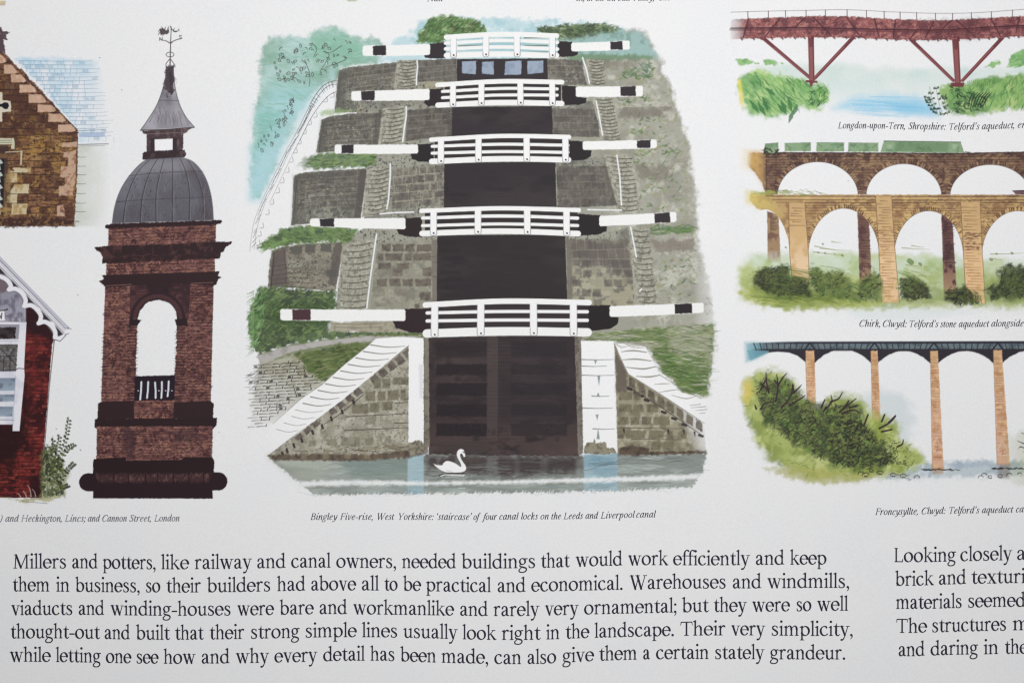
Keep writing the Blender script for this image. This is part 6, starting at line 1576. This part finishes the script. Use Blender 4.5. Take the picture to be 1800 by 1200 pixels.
    for (q, c2) in (([(1385, 357), (1413, 357), (1419, 440), (1421, 496), (1390, 486), (1386, 440)], (226, 196, 160)), ([(1537, 346), (1565, 346), (1570, 430), (1579, 532), (1547, 532), (1542, 430)], (226, 192, 150)), ([(1686, 356), (1720, 356), (1723, 430), (1729, 534), (1695, 528), (1690, 430)], (224, 188, 142))):
        fill(q, (196, 164, 118), 1, soft=.8, rough=.5, rs=4, grad=(c2, (0, 390), (0, 460)), tex=[((206, 172, 122), 12, 6, .5, .85)])
        stroke([q[0], q[5], q[4]], 1.2, (118, 88, 66), .8)
        stroke([q[1], q[2], q[3]], 1.2, (120, 90, 68), .7)
        for k in range(34):
            y = q[0][1] + 8 + k * 5 + rng.random() * 2
            if y > q[3][1] - 8:
                break
            xl = float(np.interp(y, [q[0][1], q[5][1], q[4][1]], [q[0][0], q[5][0], q[4][0]]))
            xr = float(np.interp(y, [q[1][1], q[2][1], q[3][1]], [q[1][0], q[2][0], q[3][0]]))
            u0, u1 = sorted((rng.random(), rng.random()))
            if q[0][0] > 1500 or y < 400:
                stroke([(xl + (xr - xl) * u0 * .5, y), (xr - (xr - xl) * (1 - u1) * .6, y + .5)], (1.6, .9), (150, 104, 76) if y > 420 else (124, 92, 68), .7)
    dabs([(1690, 410), (1722, 410), (1723, 440), (1690, 440)], 40, 7, 2, 0, 10, [(112, 78, 60), (96, 66, 54)], .7)
    dabs([(1541, 400), (1569, 400), (1570, 440), (1542, 440)], 26, 7, 1.6, 0, 8, [(140, 98, 70)], .6)
    # foreground bushes
    part(K, 'bush')
    fill([(1312, 492), (1340, 474), (1386, 476), (1388, 490), (1422, 496), (1424, 474), (1450, 482), (1480, 480), (1500, 498), (1534, 482), (1546, 496), (1548, 526), (1500, 532), (1400, 528), (1330, 520)], (128, 142, 76), .75, soft=8, rough=6, rs=9, tex=[((96, 112, 60), 10, 5, .45, .85, 2.0)])
    fill([(1578, 496), (1640, 500), (1660, 512), (1694, 512), (1696, 530), (1580, 530)], (134, 150, 88), .6, soft=8, rough=6, rs=9)
    fill([(1726, 510), (1750, 490), (1880, 480), (1880, 530), (1730, 530)], (122, 138, 76), .6, soft=8, rough=6, rs=9)
    dg = [(40, 44, 32), (54, 62, 38), (74, 82, 44), (94, 102, 54), (34, 36, 30)]
    lg = [(96, 116, 62), (122, 136, 74), (80, 98, 56)]
    for (q, n, dark) in (([(1320, 490), (1340, 470), (1385, 468), (1386, 486), (1420, 492), (1424, 520), (1390, 524), (1345, 514)], 190, 1), ([(1424, 466), (1450, 480), (1476, 476), (1492, 500), (1500, 524), (1440, 520), (1424, 500)], 120, 0),
                         ([(1512, 496), (1534, 476), (1545, 490), (1547, 526), (1500, 528)], 70, 0), ([(1580, 490), (1604, 488), (1628, 506), (1632, 522), (1600, 528), (1580, 524)], 110, 1), ([(1660, 512), (1690, 505), (1712, 516), (1716, 534), (1680, 536), (1660, 526)], 100, 1),
                         ([(1730, 506), (1756, 500), (1750, 476), (1770, 464), (1800, 470), (1870, 470), (1870, 526), (1800, 524), (1740, 526)], 190, 1)):
        fill(q, (72, 82, 48) if dark else (106, 122, 68), .8, soft=5, rough=5, rs=8, tex=[((44, 56, 36), 10, 6, .42, .75)] if dark else [((70, 96, 50), 10, 6, .5, .85)])
        dabs(q, n, 9, 2.2, -25, 45, dg if dark else dg[2:] + lg, .75)
        scribble(q, n // 2, 6, 1.6, [(38, 36, 32), (46, 50, 36), (60, 50, 44)], .7 if dark else .45, flat=.3)
    for k in range(60):
        x, y = 1330 + rng.random() * 110, 466 + rng.random() * 60
        stroke([(x, y), (x + 22, y + 3), (x + 44, y + 10)], (.8, 1.5, .5), (88, 106, 50), .55)
    for k in range(26):
        x, y = 1566 + rng.random() * 40, 474 + rng.random() * 34
        stroke([(x, y), (x + 16, y + 5), (x + 28, y + 14)], (.8, 1.3, .5), (96, 116, 56), .55)
    dabs([(1310, 520), (1420, 520), (1520, 530), (1480, 542), (1350, 540)], 80, 16, 1.6, 3, 8, [(120, 132, 52), (146, 154, 66), (96, 112, 50)], .6)
    dabs([(1500, 500), (1530, 516), (1544, 530), (1440, 532)], 50, 14, 2.0, 20, 20, [(84, 108, 52), (104, 126, 60)], .6)
    dabs([(1700, 510), (1720, 512), (1722, 534), (1696, 536)], 34, 11, 1.3, 60, 25, [(58, 72, 40), (130, 140, 80)], .7)
    part(K, 'grass_tuft')
    dabs([(1322, 342), (1350, 337), (1400, 335), (1440, 338), (1460, 343), (1340, 344)], 70, 9, 1.7, 12, 16, [(140, 150, 70), (112, 128, 60), (164, 168, 84)], .8)
    fill([(1319, 338), (1350, 336), (1370, 341), (1330, 343)], (166, 172, 86), .7, soft=3, rough=2)


def paint_iron_aqueduct():
    K = 'ironaqueduct'
    illus(K, 'iron_aqueduct_picture', 'print of a long grey iron aqueduct on tall sandy piers above dark trees')
    part(K, 'river')
    fill([(1480, 822), (1560, 818), (1640, 812), (1740, 808), (1880, 812), (1880, 834), (1740, 836), (1640, 838), (1560, 842)], (178, 192, 198), .85, soft=6, rough=4, rs=8, tex=[((150, 168, 178), 16, 6, .45, .8), ((206, 212, 216), 12, 5, .6, .9)])
    fill([(1660, 814), (1720, 810), (1740, 816), (1670, 822)], (158, 172, 190), .7, soft=5, rough=3)
    part(K, 'mist')
    fill([(1500, 696), (1545, 686), (1585, 690), (1602, 720), (1604, 760), (1580, 790), (1560, 760), (1520, 730)], (206, 214, 216), .85, soft=14, rough=8, rs=16)
    part(K, 'deck')
    fill([(1312, 603), (1380, 600), (1560, 599.5), (1880, 599), (1880, 616), (1345, 617), (1320, 630), (1312, 634)], (104, 118, 124), 1, soft=1, tex=[((80, 92, 100), 8, 6, .45, .85)], fade=((1330, 615), (1308, 615)))
    fill([(1308, 602), (1345, 601), (1345, 625), (1310, 636)], (116, 172, 186), .75, soft=6, fade=((1325, 615), (1352, 615)))
    DKI = (46, 42, 50)
    spans = ((1318, 1416, 618.5, 644), (1429, 1530, 614, 646), (1540, 1633, 617, 646), (1646, 1744, 617, 646), (1758, 1858, 616, 646))
    for (xa, xb, yt, yb) in spans:
        cx, rx = (xa + xb) / 2, (xb - xa) / 2
        arcp = [(cx + rx * u, yt + (yb - 7 - yt) * abs(u) ** 2.1) for u in np.linspace(-1, 1, 30)]
        fill([(xa - 8, 613), (xb + 8, 613), (xb + 8, yb - 7)] + arcp[::-1] + [(xa - 8, yb - 7)], DKI, 1 if xa > 1330 else .0, soft=.8, rough=.5)
        if xa < 1330:
            fill([(1318, 613), (1424, 613), (1424, 638), (1415, 637), (1400, 625), (1385, 619.5), (1365, 618), (1345, 620), (1326, 628)], DKI, 1, soft=.8, fade=((1345, 620), (1318, 620)))
            fill([(1312, 615), (1350, 616), (1350, 620), (1318, 634)], (110, 160, 174), .85, soft=2)
        for k in range(9):
            x = xa + (xb - xa) * (k + .5) / 9
            lean = (x - cx) / rx * 5
            stroke([(x, 603), (x - lean, 615)], 2.0, (50, 54, 62), .85)
    fill([(1400, 601), (1880, 599.5), (1880, 603.5), (1345, 604)], (44, 42, 50), .95, soft=.7)
    stroke([(1345, 614.5), (1880, 614)], 2.0, (48, 44, 52), .9)
    for x in (1422, 1535, 1639, 1751):
        stroke([(x - 9, 614), (x, 602), (x + 9, 614)], 2.6, (40, 38, 46), .95)
    part(K, 'sandy_pier')
    for (q, yend) in (([(1414, 616), (1429.5, 616), (1433, 712), (1417, 712)], 712), ([(1528.5, 616), (1540.5, 616), (1547.5, 772), (1532.5, 772)], 772), ([(1632.5, 616), (1646, 616), (1657, 826), (1637, 826)], 826), ([(1743, 615), (1758, 615), (1773, 816), (1750.5, 816)], 816)):
        fill(q, (204, 166, 126), 1, soft=.8, rough=.5, rs=4, grad=((210, 170, 142), (0, 640), (0, 740)), tex=[((190, 144, 104), 10, 6, .5, .85), ((222, 184, 146), 8, 4, .6, .9)])
        for k in range(60):
            y = 626 + k * 4.6 + rng.random() * 2
            if y > yend - 25 or rng.random() < .25:
                continue
            t = (y - 616) / (yend - 616)
            xl, xr = q[0][0] + (q[3][0] - q[0][0]) * t, q[1][0] + (q[2][0] - q[1][0]) * t
            stroke([(xl + rng.random() * 4, y), (xr - rng.random() * 4, y + .5)], (1.2, .7), (146, 100, 70) if y < 720 else (176, 120, 92), .65)
        stroke([q[0], q[3]], 1, (150, 108, 78), .7)
    fill([(1531, 745), (1548, 745), (1548, 776), (1532, 776)], (228, 218, 206), .75, soft=5)
    for (x, y, w_) in ((1646, 776, 9), (1761, 782, 11)):
        stroke([(x - w_ * .8, y + 8), (x - 2, y - 8), (x + w_ * .7, y + 9)], 1, (226, 200, 186), .9)
        stroke([(x - w_ * .8, y + 16), (x + w_ * .8, y + 17)], 1.2, (232, 206, 194), .9)
        stroke([(x - 5, y + 10), (x + 1, y + 8), (x - 2, y + 16), (x + 5, y + 14)], 1, (150, 88, 70), .8)
    stroke([(1639, 802), (1654, 803)], 1.6, (150, 88, 70), .8)
    part(K, 'sandy_pier', again='reflection')
    fill([(1751, 815), (1773, 815), (1772, 840), (1752, 838)], (120, 110, 112), .6, soft=4)
    fill([(1636, 820), (1657, 820), (1657, 832), (1638, 832)], (176, 140, 110), .6, soft=3)
    # trees
    part(K, 'tree_bank')
    outer = [(1308, 690), (1312, 664), (1330, 652), (1356, 648), (1380, 655), (1396, 676), (1412, 700), (1436, 712), (1454, 698), (1480, 692), (1506, 700), (1524, 722), (1560, 736), (1580, 755), (1580, 768), (1604, 784), (1620, 806), (1612, 822), (1580, 832), (1520, 838), (1450, 842), (1400, 832), (1350, 806), (1326, 770), (1312, 730)]
    fill(outer, (160, 172, 92), .95, soft=9, rough=6, rs=12, sm=3, tex=[((130, 146, 62), 24, 6, .4, .75), ((184, 192, 120), 16, 9, .55, .9)])
    fill([(1304, 672), (1316, 664), (1324, 690), (1314, 712), (1302, 700)], (214, 194, 96), .8, soft=8)
    fill([(1340, 822), (1400, 818), (1500, 830), (1560, 832), (1500, 846), (1448, 850), (1380, 838)], (170, 170, 96), .7, soft=5, rough=4)
    inner = [(1330, 672), (1352, 664), (1386, 672), (1412, 694), (1430, 712), (1470, 708), (1504, 712), (1516, 738), (1540, 770), (1560, 792), (1570, 810), (1540, 822), (1480, 820), (1430, 800), (1380, 770), (1346, 740), (1330, 706)]
    fill(inner, (84, 94, 54), .82, soft=8, rough=7, rs=12, seed=4, tex=[((50, 64, 40), 16, 6, .4, .72), ((98, 122, 62), 10, 9, .58, .85)])
    dabs(outer, 220, 10, 2.4, -20, 60, [(112, 134, 60), (140, 156, 80), (94, 120, 58), (166, 174, 96)], .55)
    dabs(inner, 520, 8, 2.4, -15, 60, [(48, 56, 38), (70, 80, 44), (96, 110, 56), (40, 42, 34), (78, 74, 50), (56, 58, 40), (116, 124, 66)], .7)
    dabs([(1470, 740), (1512, 736), (1530, 770), (1500, 792), (1462, 770)], 130, 7, 2.6, -20, 70, [(34, 38, 34), (42, 48, 38)], .8)
    dabs([(1450, 790), (1540, 790), (1560, 815), (1480, 822)], 110, 7, 2.2, -10, 60, [(34, 40, 32), (46, 56, 38)], .75)
    dabs([(1336, 690), (1400, 690), (1430, 720), (1500, 715), (1550, 780), (1480, 800), (1380, 760)], 120, 12, 2, -30, 40, [(132, 144, 76), (112, 128, 62), (150, 158, 92)], .6)
    dabs([(1345, 740), (1400, 765), (1440, 770), (1400, 720), (1345, 710)], 70, 9, 1.8, -20, 50, [(40, 48, 36), (58, 88, 52)], .7)
    dabs([(1560, 770), (1604, 790), (1612, 815), (1560, 825)], 50, 6, 1.6, -30, 60, [(96, 112, 50), (60, 70, 44), (140, 150, 74)], .7)
    dabs([(1545, 770), (1580, 775), (1576, 815), (1540, 818)], 60, 5, 1.4, -20, 70, [(40, 44, 36), (48, 54, 40)], .8)
    part(K, 'bare_branch')
    for pts in ([(1350, 690), (1346, 672), (1345, 654)], [(1338, 676), (1348, 684)], [(1336, 684), (1344, 668)], [(1362, 705), (1366, 680), (1364, 658)], [(1366, 678), (1374, 664), (1381, 656)], [(1366, 676), (1360, 668)], [(1372, 716), (1388, 696), (1392, 674)], [(1390, 692), (1400, 684), (1407, 676)], [(1394, 690), (1392, 676)], [(1386, 712), (1406, 700), (1414, 694)],
                [(1446, 722), (1460, 706), (1459, 694)], [(1458, 706), (1472, 700), (1479, 689)], [(1442, 716), (1448, 702)], [(1474, 724), (1490, 710), (1503, 700)], [(1478, 726), (1496, 720), (1506, 722)], [(1492, 716), (1505, 712)], [(1484, 714), (1490, 704)], [(1518, 744), (1524, 728)], [(1544, 752), (1562, 742), (1572, 732)], [(1560, 742), (1572, 730)], [(1548, 758), (1566, 754)], [(1548, 740), (1553, 728)], [(1328, 718), (1326, 712)], [(1336, 718), (1344, 708), (1358, 706)], [(1576, 784), (1584, 780), (1586, 772)]):
        stroke([(*p, w_) for p, w_ in zip(pts, (3.4, 2.8, 1.6))], 0, (56, 44, 46), .95, sm=4 if len(pts) > 2 else 0)
    scribble(inner, 260, 7, 1.5, [(34, 36, 32), (40, 44, 34), (54, 48, 46)], .75, flat=.3)
    scribble([(1560, 770), (1600, 790), (1600, 815), (1540, 815)], 50, 6, 1.1, [(40, 44, 36)], .8, flat=.2)
    for k in range(60):
        x, y = inside_pts([(1340, 700), (1420, 720), (1500, 730), (1560, 790), (1480, 810), (1380, 770)], 1)[0]
        stroke([(x, y), (x + 4, y - 3), (x + 9, y - 2 + rng.random() * 4)], (1, 1.4, .6), (36, 32, 34), .8)
    part(K, 'tree_bank')
    fill([(1758, 770), (1790, 758), (1880, 750), (1880, 860), (1800, 858), (1756, 838), (1760, 800)], (158, 164, 104), .85, soft=8, rough=6, rs=10, fade=((1880, 800), (1745, 810)))
    dabs([(1786, 772), (1870, 760), (1870, 800), (1790, 800)], 50, 7, 2, -10, 60, [(60, 80, 48), (44, 56, 40)], .8)
    for (x0, y0, x1, y1) in ((1793, 760, 1804, 764), (1786, 774, 1800, 780), (1792, 784, 1810, 790)):
        stroke([(x0, y0), (x1, y1)], (1, 2.4), (46, 48, 40), .9)
    part(K, 'scribbled_stones')
    for (x, y) in ((1512, 832), (1520, 834), (1530, 826), (1545, 830), (1568, 834), (1586, 836), (1610, 838), (1722, 838), (1756, 836), (1738, 837), (1772, 834), (1728, 834), (1790, 832)):
        r = 3 + rng.random() * 3
        stroke([(x + r * math.cos(t), y + r * .7 * math.sin(t)) for t in np.linspace(2.8, 6.2, 8)], 1.4, (48, 46, 46), .85)
        if rng.random() < .6:
            stroke([(x - 2, y + 2), (x + 3, y + 2.4)], 2.2, (50, 48, 48), .8)
    for (xa, xb, y) in ((1618, 1678, 824), (1734, 1800, 822)):
        for k in range(24):
            x = xa + (xb - xa) * rng.random()
            stroke([(x, y + rng.random() * 3 - 1), (x + 4, y - 1 + rng.random() * 3), (x + 8, y + rng.random() * 2)], (1, 1.6, .8), (44, 44, 50), .75)
    dabs([(1560, 826), (1620, 836), (1610, 842), (1560, 842)], 20, 5, 2.4, 0, 40, [(120, 110, 120), (150, 150, 120)], .6)
# ------------------------------------------------------------------ the sheet
CAM_H = 0.36


def bend(x, y):
    """Gentle lie of the sheet, metres above the table (x, y in page units)."""
    u, v = (x - 900) / 900.0, (y - 600) / 600.0
    return 0.0006 * np.sin(2.6 * u + 0.5) + 0.0009 * u * u + 0.0004 * np.cos(3.0 * v + .6 * u)


def place(x, y, lift):
    z = bend(x, y) + lift
    return np.column_stack([(x - 900) * S, (600 - y) * S, z]).astype(np.float32)


def lin(c):
    c = np.clip(c, 0, 1)
    return np.where(c <= 0.04045, c / 12.92, ((c + 0.055) / 1.055) ** 2.4)


GAIN = 1.0


def node(nt, t, **kw):
    n = nt.nodes.new(t)
    for k, v in kw.items():
        setattr(n, k, v)
    return n


def paper_colour(nt):
    """Uncoated-looking white stock: faint cloud, fibre grain and specks; returns colour and height sockets."""
    co = node(nt, 'ShaderNodeTexCoord')
    n1 = node(nt, 'ShaderNodeTexNoise')
    n1.inputs['Scale'].default_value = 60
    n1.inputs['Detail'].default_value = 4
    n2 = node(nt, 'ShaderNodeTexNoise')
    n2.inputs['Scale'].default_value = 2600
    n2.inputs['Detail'].default_value = 3
    for n in (n1, n2):
        nt.links.new(co.outputs['Object'], n.inputs['Vector'])
    r1 = node(nt, 'ShaderNodeValToRGB')
    r1.color_ramp.elements[0].position = .35
    r1.color_ramp.elements[0].color = (0.80, 0.805, 0.815, 1)
    r1.color_ramp.elements[1].position = .65
    r1.color_ramp.elements[1].color = (0.815, 0.815, 0.82, 1)
    nt.links.new(n1.outputs['Fac'], r1.inputs['Fac'])
    r2 = node(nt, 'ShaderNodeValToRGB')
    r2.color_ramp.elements[0].position = .3
    r2.color_ramp.elements[0].color = (0.945, 0.945, 0.945, 1)
    r2.color_ramp.elements[1].position = .62
    r2.color_ramp.elements[1].color = (1, 1, 1, 1)
    nt.links.new(n2.outputs['Fac'], r2.inputs['Fac'])
    mx = node(nt, 'ShaderNodeMix', data_type='RGBA', blend_type='MULTIPLY')
    mx.inputs['Factor'].default_value = 1.0
    nt.links.new(r1.outputs['Color'], mx.inputs['A'])
    nt.links.new(r2.outputs['Color'], mx.inputs['B'])
    return mx.outputs['Result'], r2.outputs['Color'], n2.outputs['Fac']


def make_mat(name, ink):
    m = bpy.data.materials.new(name)
    m.use_nodes = True
    nt = m.node_tree
    b = nt.nodes['Principled BSDF']
    b.inputs['Roughness'].default_value = 0.6
    b.inputs['Specular IOR Level'].default_value = 0.15
    col, grain, hgt = paper_colour(nt)
    bp = node(nt, 'ShaderNodeBump')
    bp.inputs['Strength'].default_value = 0.06
    bp.inputs['Distance'].default_value = 0.0002
    nt.links.new(hgt, bp.inputs['Height'])
    nt.links.new(bp.outputs['Normal'], b.inputs['Normal'])
    if ink:
        at = node(nt, 'ShaderNodeAttribute', attribute_name='pigment')
        g = node(nt, 'ShaderNodeMix', data_type='RGBA', blend_type='MULTIPLY')
        g.inputs['Factor'].default_value = 1.0
        nt.links.new(at.outputs['Color'], g.inputs['A'])
        nt.links.new(grain, g.inputs['B'])
        mx = node(nt, 'ShaderNodeMix', data_type='RGBA')
        nt.links.new(at.outputs['Alpha'], mx.inputs['Factor'])
        nt.links.new(col, mx.inputs['A'])
        nt.links.new(g.outputs['Result'], mx.inputs['B'])
        col = mx.outputs['Result']
    nt.links.new(col, b.inputs['Base Color'])
    return m


def mesh_from(name, V, F, cols=None, mat=None):
    me = bpy.data.meshes.new(name)
    me.vertices.add(len(V))
    me.vertices.foreach_set('co', V.astype(np.float32).ravel())
    n = F.shape[1]
    me.loops.add(F.size)
    me.loops.foreach_set('vertex_index', F.astype(np.int32).ravel())
    me.polygons.add(len(F))
    me.polygons.foreach_set('loop_start', np.arange(0, F.size, n, dtype=np.int32))
    me.update(calc_edges=True)
    if cols is not None:
        a = me.color_attributes.new('pigment', 'FLOAT_COLOR', 'POINT')
        a.data.foreach_set('color', cols.astype(np.float32).ravel())
    if mat:
        me.materials.append(mat)
    me.polygons.foreach_set('use_smooth', np.ones(len(F), bool))
    return me


def link(name, me, parent=None):
    o = bpy.data.objects.new(name, me)
    COL.objects.link(o)
    if parent is not None:
        o.parent = parent
    return o


def cells(cv, lift):
    """Cut a pigment buffer into one mesh per drawn part."""
    a = cv.a
    idx = cv.id
    amax = np.maximum(np.maximum(a[:-1, :-1], a[1:, :-1]), np.maximum(a[:-1, 1:], a[1:, 1:]))
    best = idx[:-1, :-1].copy()
    bv = np.where(best > 0, a[:-1, :-1], -1)
    for jj, ii in ((1, 0), (0, 1), (1, 1)):
        aa = a[jj:a.shape[0] - 1 + jj, ii:a.shape[1] - 1 + ii]
        im = idx[jj:a.shape[0] - 1 + jj, ii:a.shape[1] - 1 + ii]
        t = (aa > bv + .25) & (im > 0)
        best = np.where(t, im, best)
        bv = np.where(t, aa, bv)
    keep = (amax > 0.012) & (best > 0)
    # small same-part crumbs below two cells are joined to what surrounds them by the paint order itself
    out = {}
    js, is_ = np.nonzero(keep)
    ids = best[js, is_]
    order = np.argsort(ids, kind='stable')
    js, is_, ids = js[order], is_[order], ids[order]
    cuts = np.flatnonzero(np.diff(ids)) + 1
    W = cv.w
    rgb = np.clip(cv.rgb, 0, 1)
    for seg_j, seg_i, seg_id in zip(np.split(js, cuts), np.split(is_, cuts), np.split(ids, cuts)):
        v00 = seg_j * W + seg_i
        Q = np.column_stack([v00 + W, v00 + W + 1, v00 + 1, v00])
        uq, inv = np.unique(Q.ravel(), return_inverse=True)
        jj, ii = uq // W, uq % W
        x = cv.x0 + (ii + .5) / cv.s
        y = cv.y0 + (jj + .5) / cv.s
        V = place(x, y, lift)
        C = np.column_stack([lin(rgb[jj, ii]) * GAIN, cv.a[jj, ii]])
        # bleed colour into uncovered corners so edges do not darken
        out[int(seg_id[0])] = (V, inv.reshape(-1, 4), C)
    return out


def fill_bleed(cv):
    """Give bare cells the colour of their inked neighbours (their cover stays zero)."""
    for _ in range(2):
        bare = cv.a < 1e-3
        acc = np.zeros_like(cv.rgb)
        n = np.zeros_like(cv.a)
        for dj, di in ((0, 1), (0, -1), (1, 0), (-1, 0)):
            r = np.roll(cv.rgb, (dj, di), (0, 1))
            m = np.roll((cv.rgb.sum(2) > 0), (dj, di), (0, 1))
            acc += r * m[..., None]
            n += m
        put = bare & (n > 0) & (cv.rgb.sum(2) == 0)
        cv.rgb[put] = acc[put] / n[put][:, None]


def build_page():
    paper = make_mat('paper_stock', False)
    ink = make_mat('printing_ink', True)
    # sheet: top face grid, folded edge and underside
    gx = np.linspace(-330, 2130, 165)
    gy = np.linspace(-260, 1460, 116)
    X, Y = np.meshgrid(gx, gy)
    top = place(X.ravel(), Y.ravel(), 0.0)
    under = top.copy()
    under[:, 2] -= 0.00016
    nx, ny = len(gx), len(gy)
    V = np.vstack([top, under])
    F = []
    for j in range(ny - 1):
        for i in range(nx - 1):
            a = j * nx + i
            F.append((a + nx, a + nx + 1, a + 1, a))
            b = a + nx * ny
            F.append((b, b + 1, b + nx + 1, b + nx))
    N = nx * ny
    for i in range(nx - 1):
        F.append((i, i + 1, i + 1 + N, i + N))
        a = (ny - 1) * nx + i
        F.append((a + 1, a, a + N, a + 1 + N))
    for j in range(ny - 1):
        a = j * nx
        F.append((a + nx, a, a + N, a + nx + N))
        a = j * nx + nx - 1
        F.append((a, a + nx, a + nx + N, a + N))
    page = link('printed_page', mesh_from('printed_page', V, np.array(F), None, paper))
    page['label'] = 'white book page printed with watercolour pictures of canal and railway buildings and serif text'
    page['category'] = 'page'
    fill_bleed(ART)
    fill_bleed(TXT)
    data = {**cells(ART, 0.00002), **cells(TXT, 0.00003)}
    roots = {}
    for k, (il, nm, label) in enumerate(PARTS):
        if k == 0:
            continue
        if nm is None:                                   # the illustration, caption or paragraph itself
            if il == 'caption':
                name, lab = 'caption', label
            else:
                name, lab = ILLUS[il]
            if k in data:
                V, F, C = data[k]
                o = link(name, mesh_from(name, V, F, C, ink), page)
            else:
                o = bpy.data.objects.new(name, None)
                o.empty_display_size = .005
                COL.objects.link(o)
                o.parent = page
            if lab:
                o['label'] = lab
            roots[il] = o
    for k, (il, nm, label) in enumerate(PARTS):
        if k == 0 or nm is None or k not in data:
            continue
        if il not in roots:
            o = bpy.data.objects.new(il[0], None)
            o.empty_display_size = .005
            COL.objects.link(o)
            o.parent = page
            o['label'] = il[1]
            roots[il] = o
        V, F, C = data[k]
        o = link(nm, mesh_from(nm, V, F, C, ink), roots[il])
        if label:
            o['label'] = label
    return page


def specks():
    for (x, y, r) in ((137, 518, 1.8), (174, 101, 2.0), (213, 158, 1.6), (1233, 938, 2.0), (385, 759, 1.2), (142, 790, 2.2), (100, 753, 1.8), (1596, 462, 1.2), (1489, 319, 1.4), (1250, 1038, 1.4)):
        part('speck%d' % x, None, None)
        ILLUS['speck%d' % x] = ('ink_speck', None)
        stroke([(x, y), (x + .8, y + .3)], r, (110, 108, 112), .7)


def light_and_camera():
    w = bpy.data.worlds.new('World')
    sc.world = w
    w.use_nodes = True
    bg = w.node_tree.nodes['Background']
    bg.inputs['Color'].default_value = (0.93, 0.96, 1.0, 1)
    bg.inputs['Strength'].default_value = WORLD
    for nm, loc, size, power, colr in LAMPS:
        la = bpy.data.lights.new(nm, 'AREA')
        la.shape = 'RECTANGLE'
        la.size, la.size_y = size
        la.energy = power
        la.color = colr
        o = bpy.data.objects.new(nm, la)
        COL.objects.link(o)
        o.location = loc
        d = np.array([AIM[0] - loc[0], AIM[1] - loc[1], -loc[2]])
        from mathutils import Vector
        o.rotation_euler = Vector(d).to_track_quat('-Z', 'Y').to_euler()
    cam = bpy.data.cameras.new('camera')
    cam.sensor_width = 36
    cam.lens = 36 * CAM_H / 0.21
    cam.clip_start = 0.01
    cam.clip_end = 20
    co = bpy.data.objects.new('camera', cam)
    COL.objects.link(co)
    co.location = (0, 0, CAM_H)
    sc.camera = co
    sc.view_settings.view_transform = 'Standard'
    sc.view_settings.look = 'None'
    sc.view_settings.exposure = 0
    sc.view_settings.gamma = 1
    sc.cycles.max_bounces = 4
    sc.cycles.filter_width = 1.15


WORLD = 0.06
AIM = (0.0, 0.0)
LAMPS = [('falloff_light', (0.02, 0.11, 0.38), (0.12, 0.12), 1.62, (0.985, 0.98, 0.98))]  # unseen lamp, added close above the sheet to give its brightness falloff

paint_gable_house()
paint_station_house()
paint_tower()
paint_canal()
paint_red_bridge()
paint_viaduct()
paint_iron_aqueduct()
paint_text()
specks()
build_page()
light_and_camera()
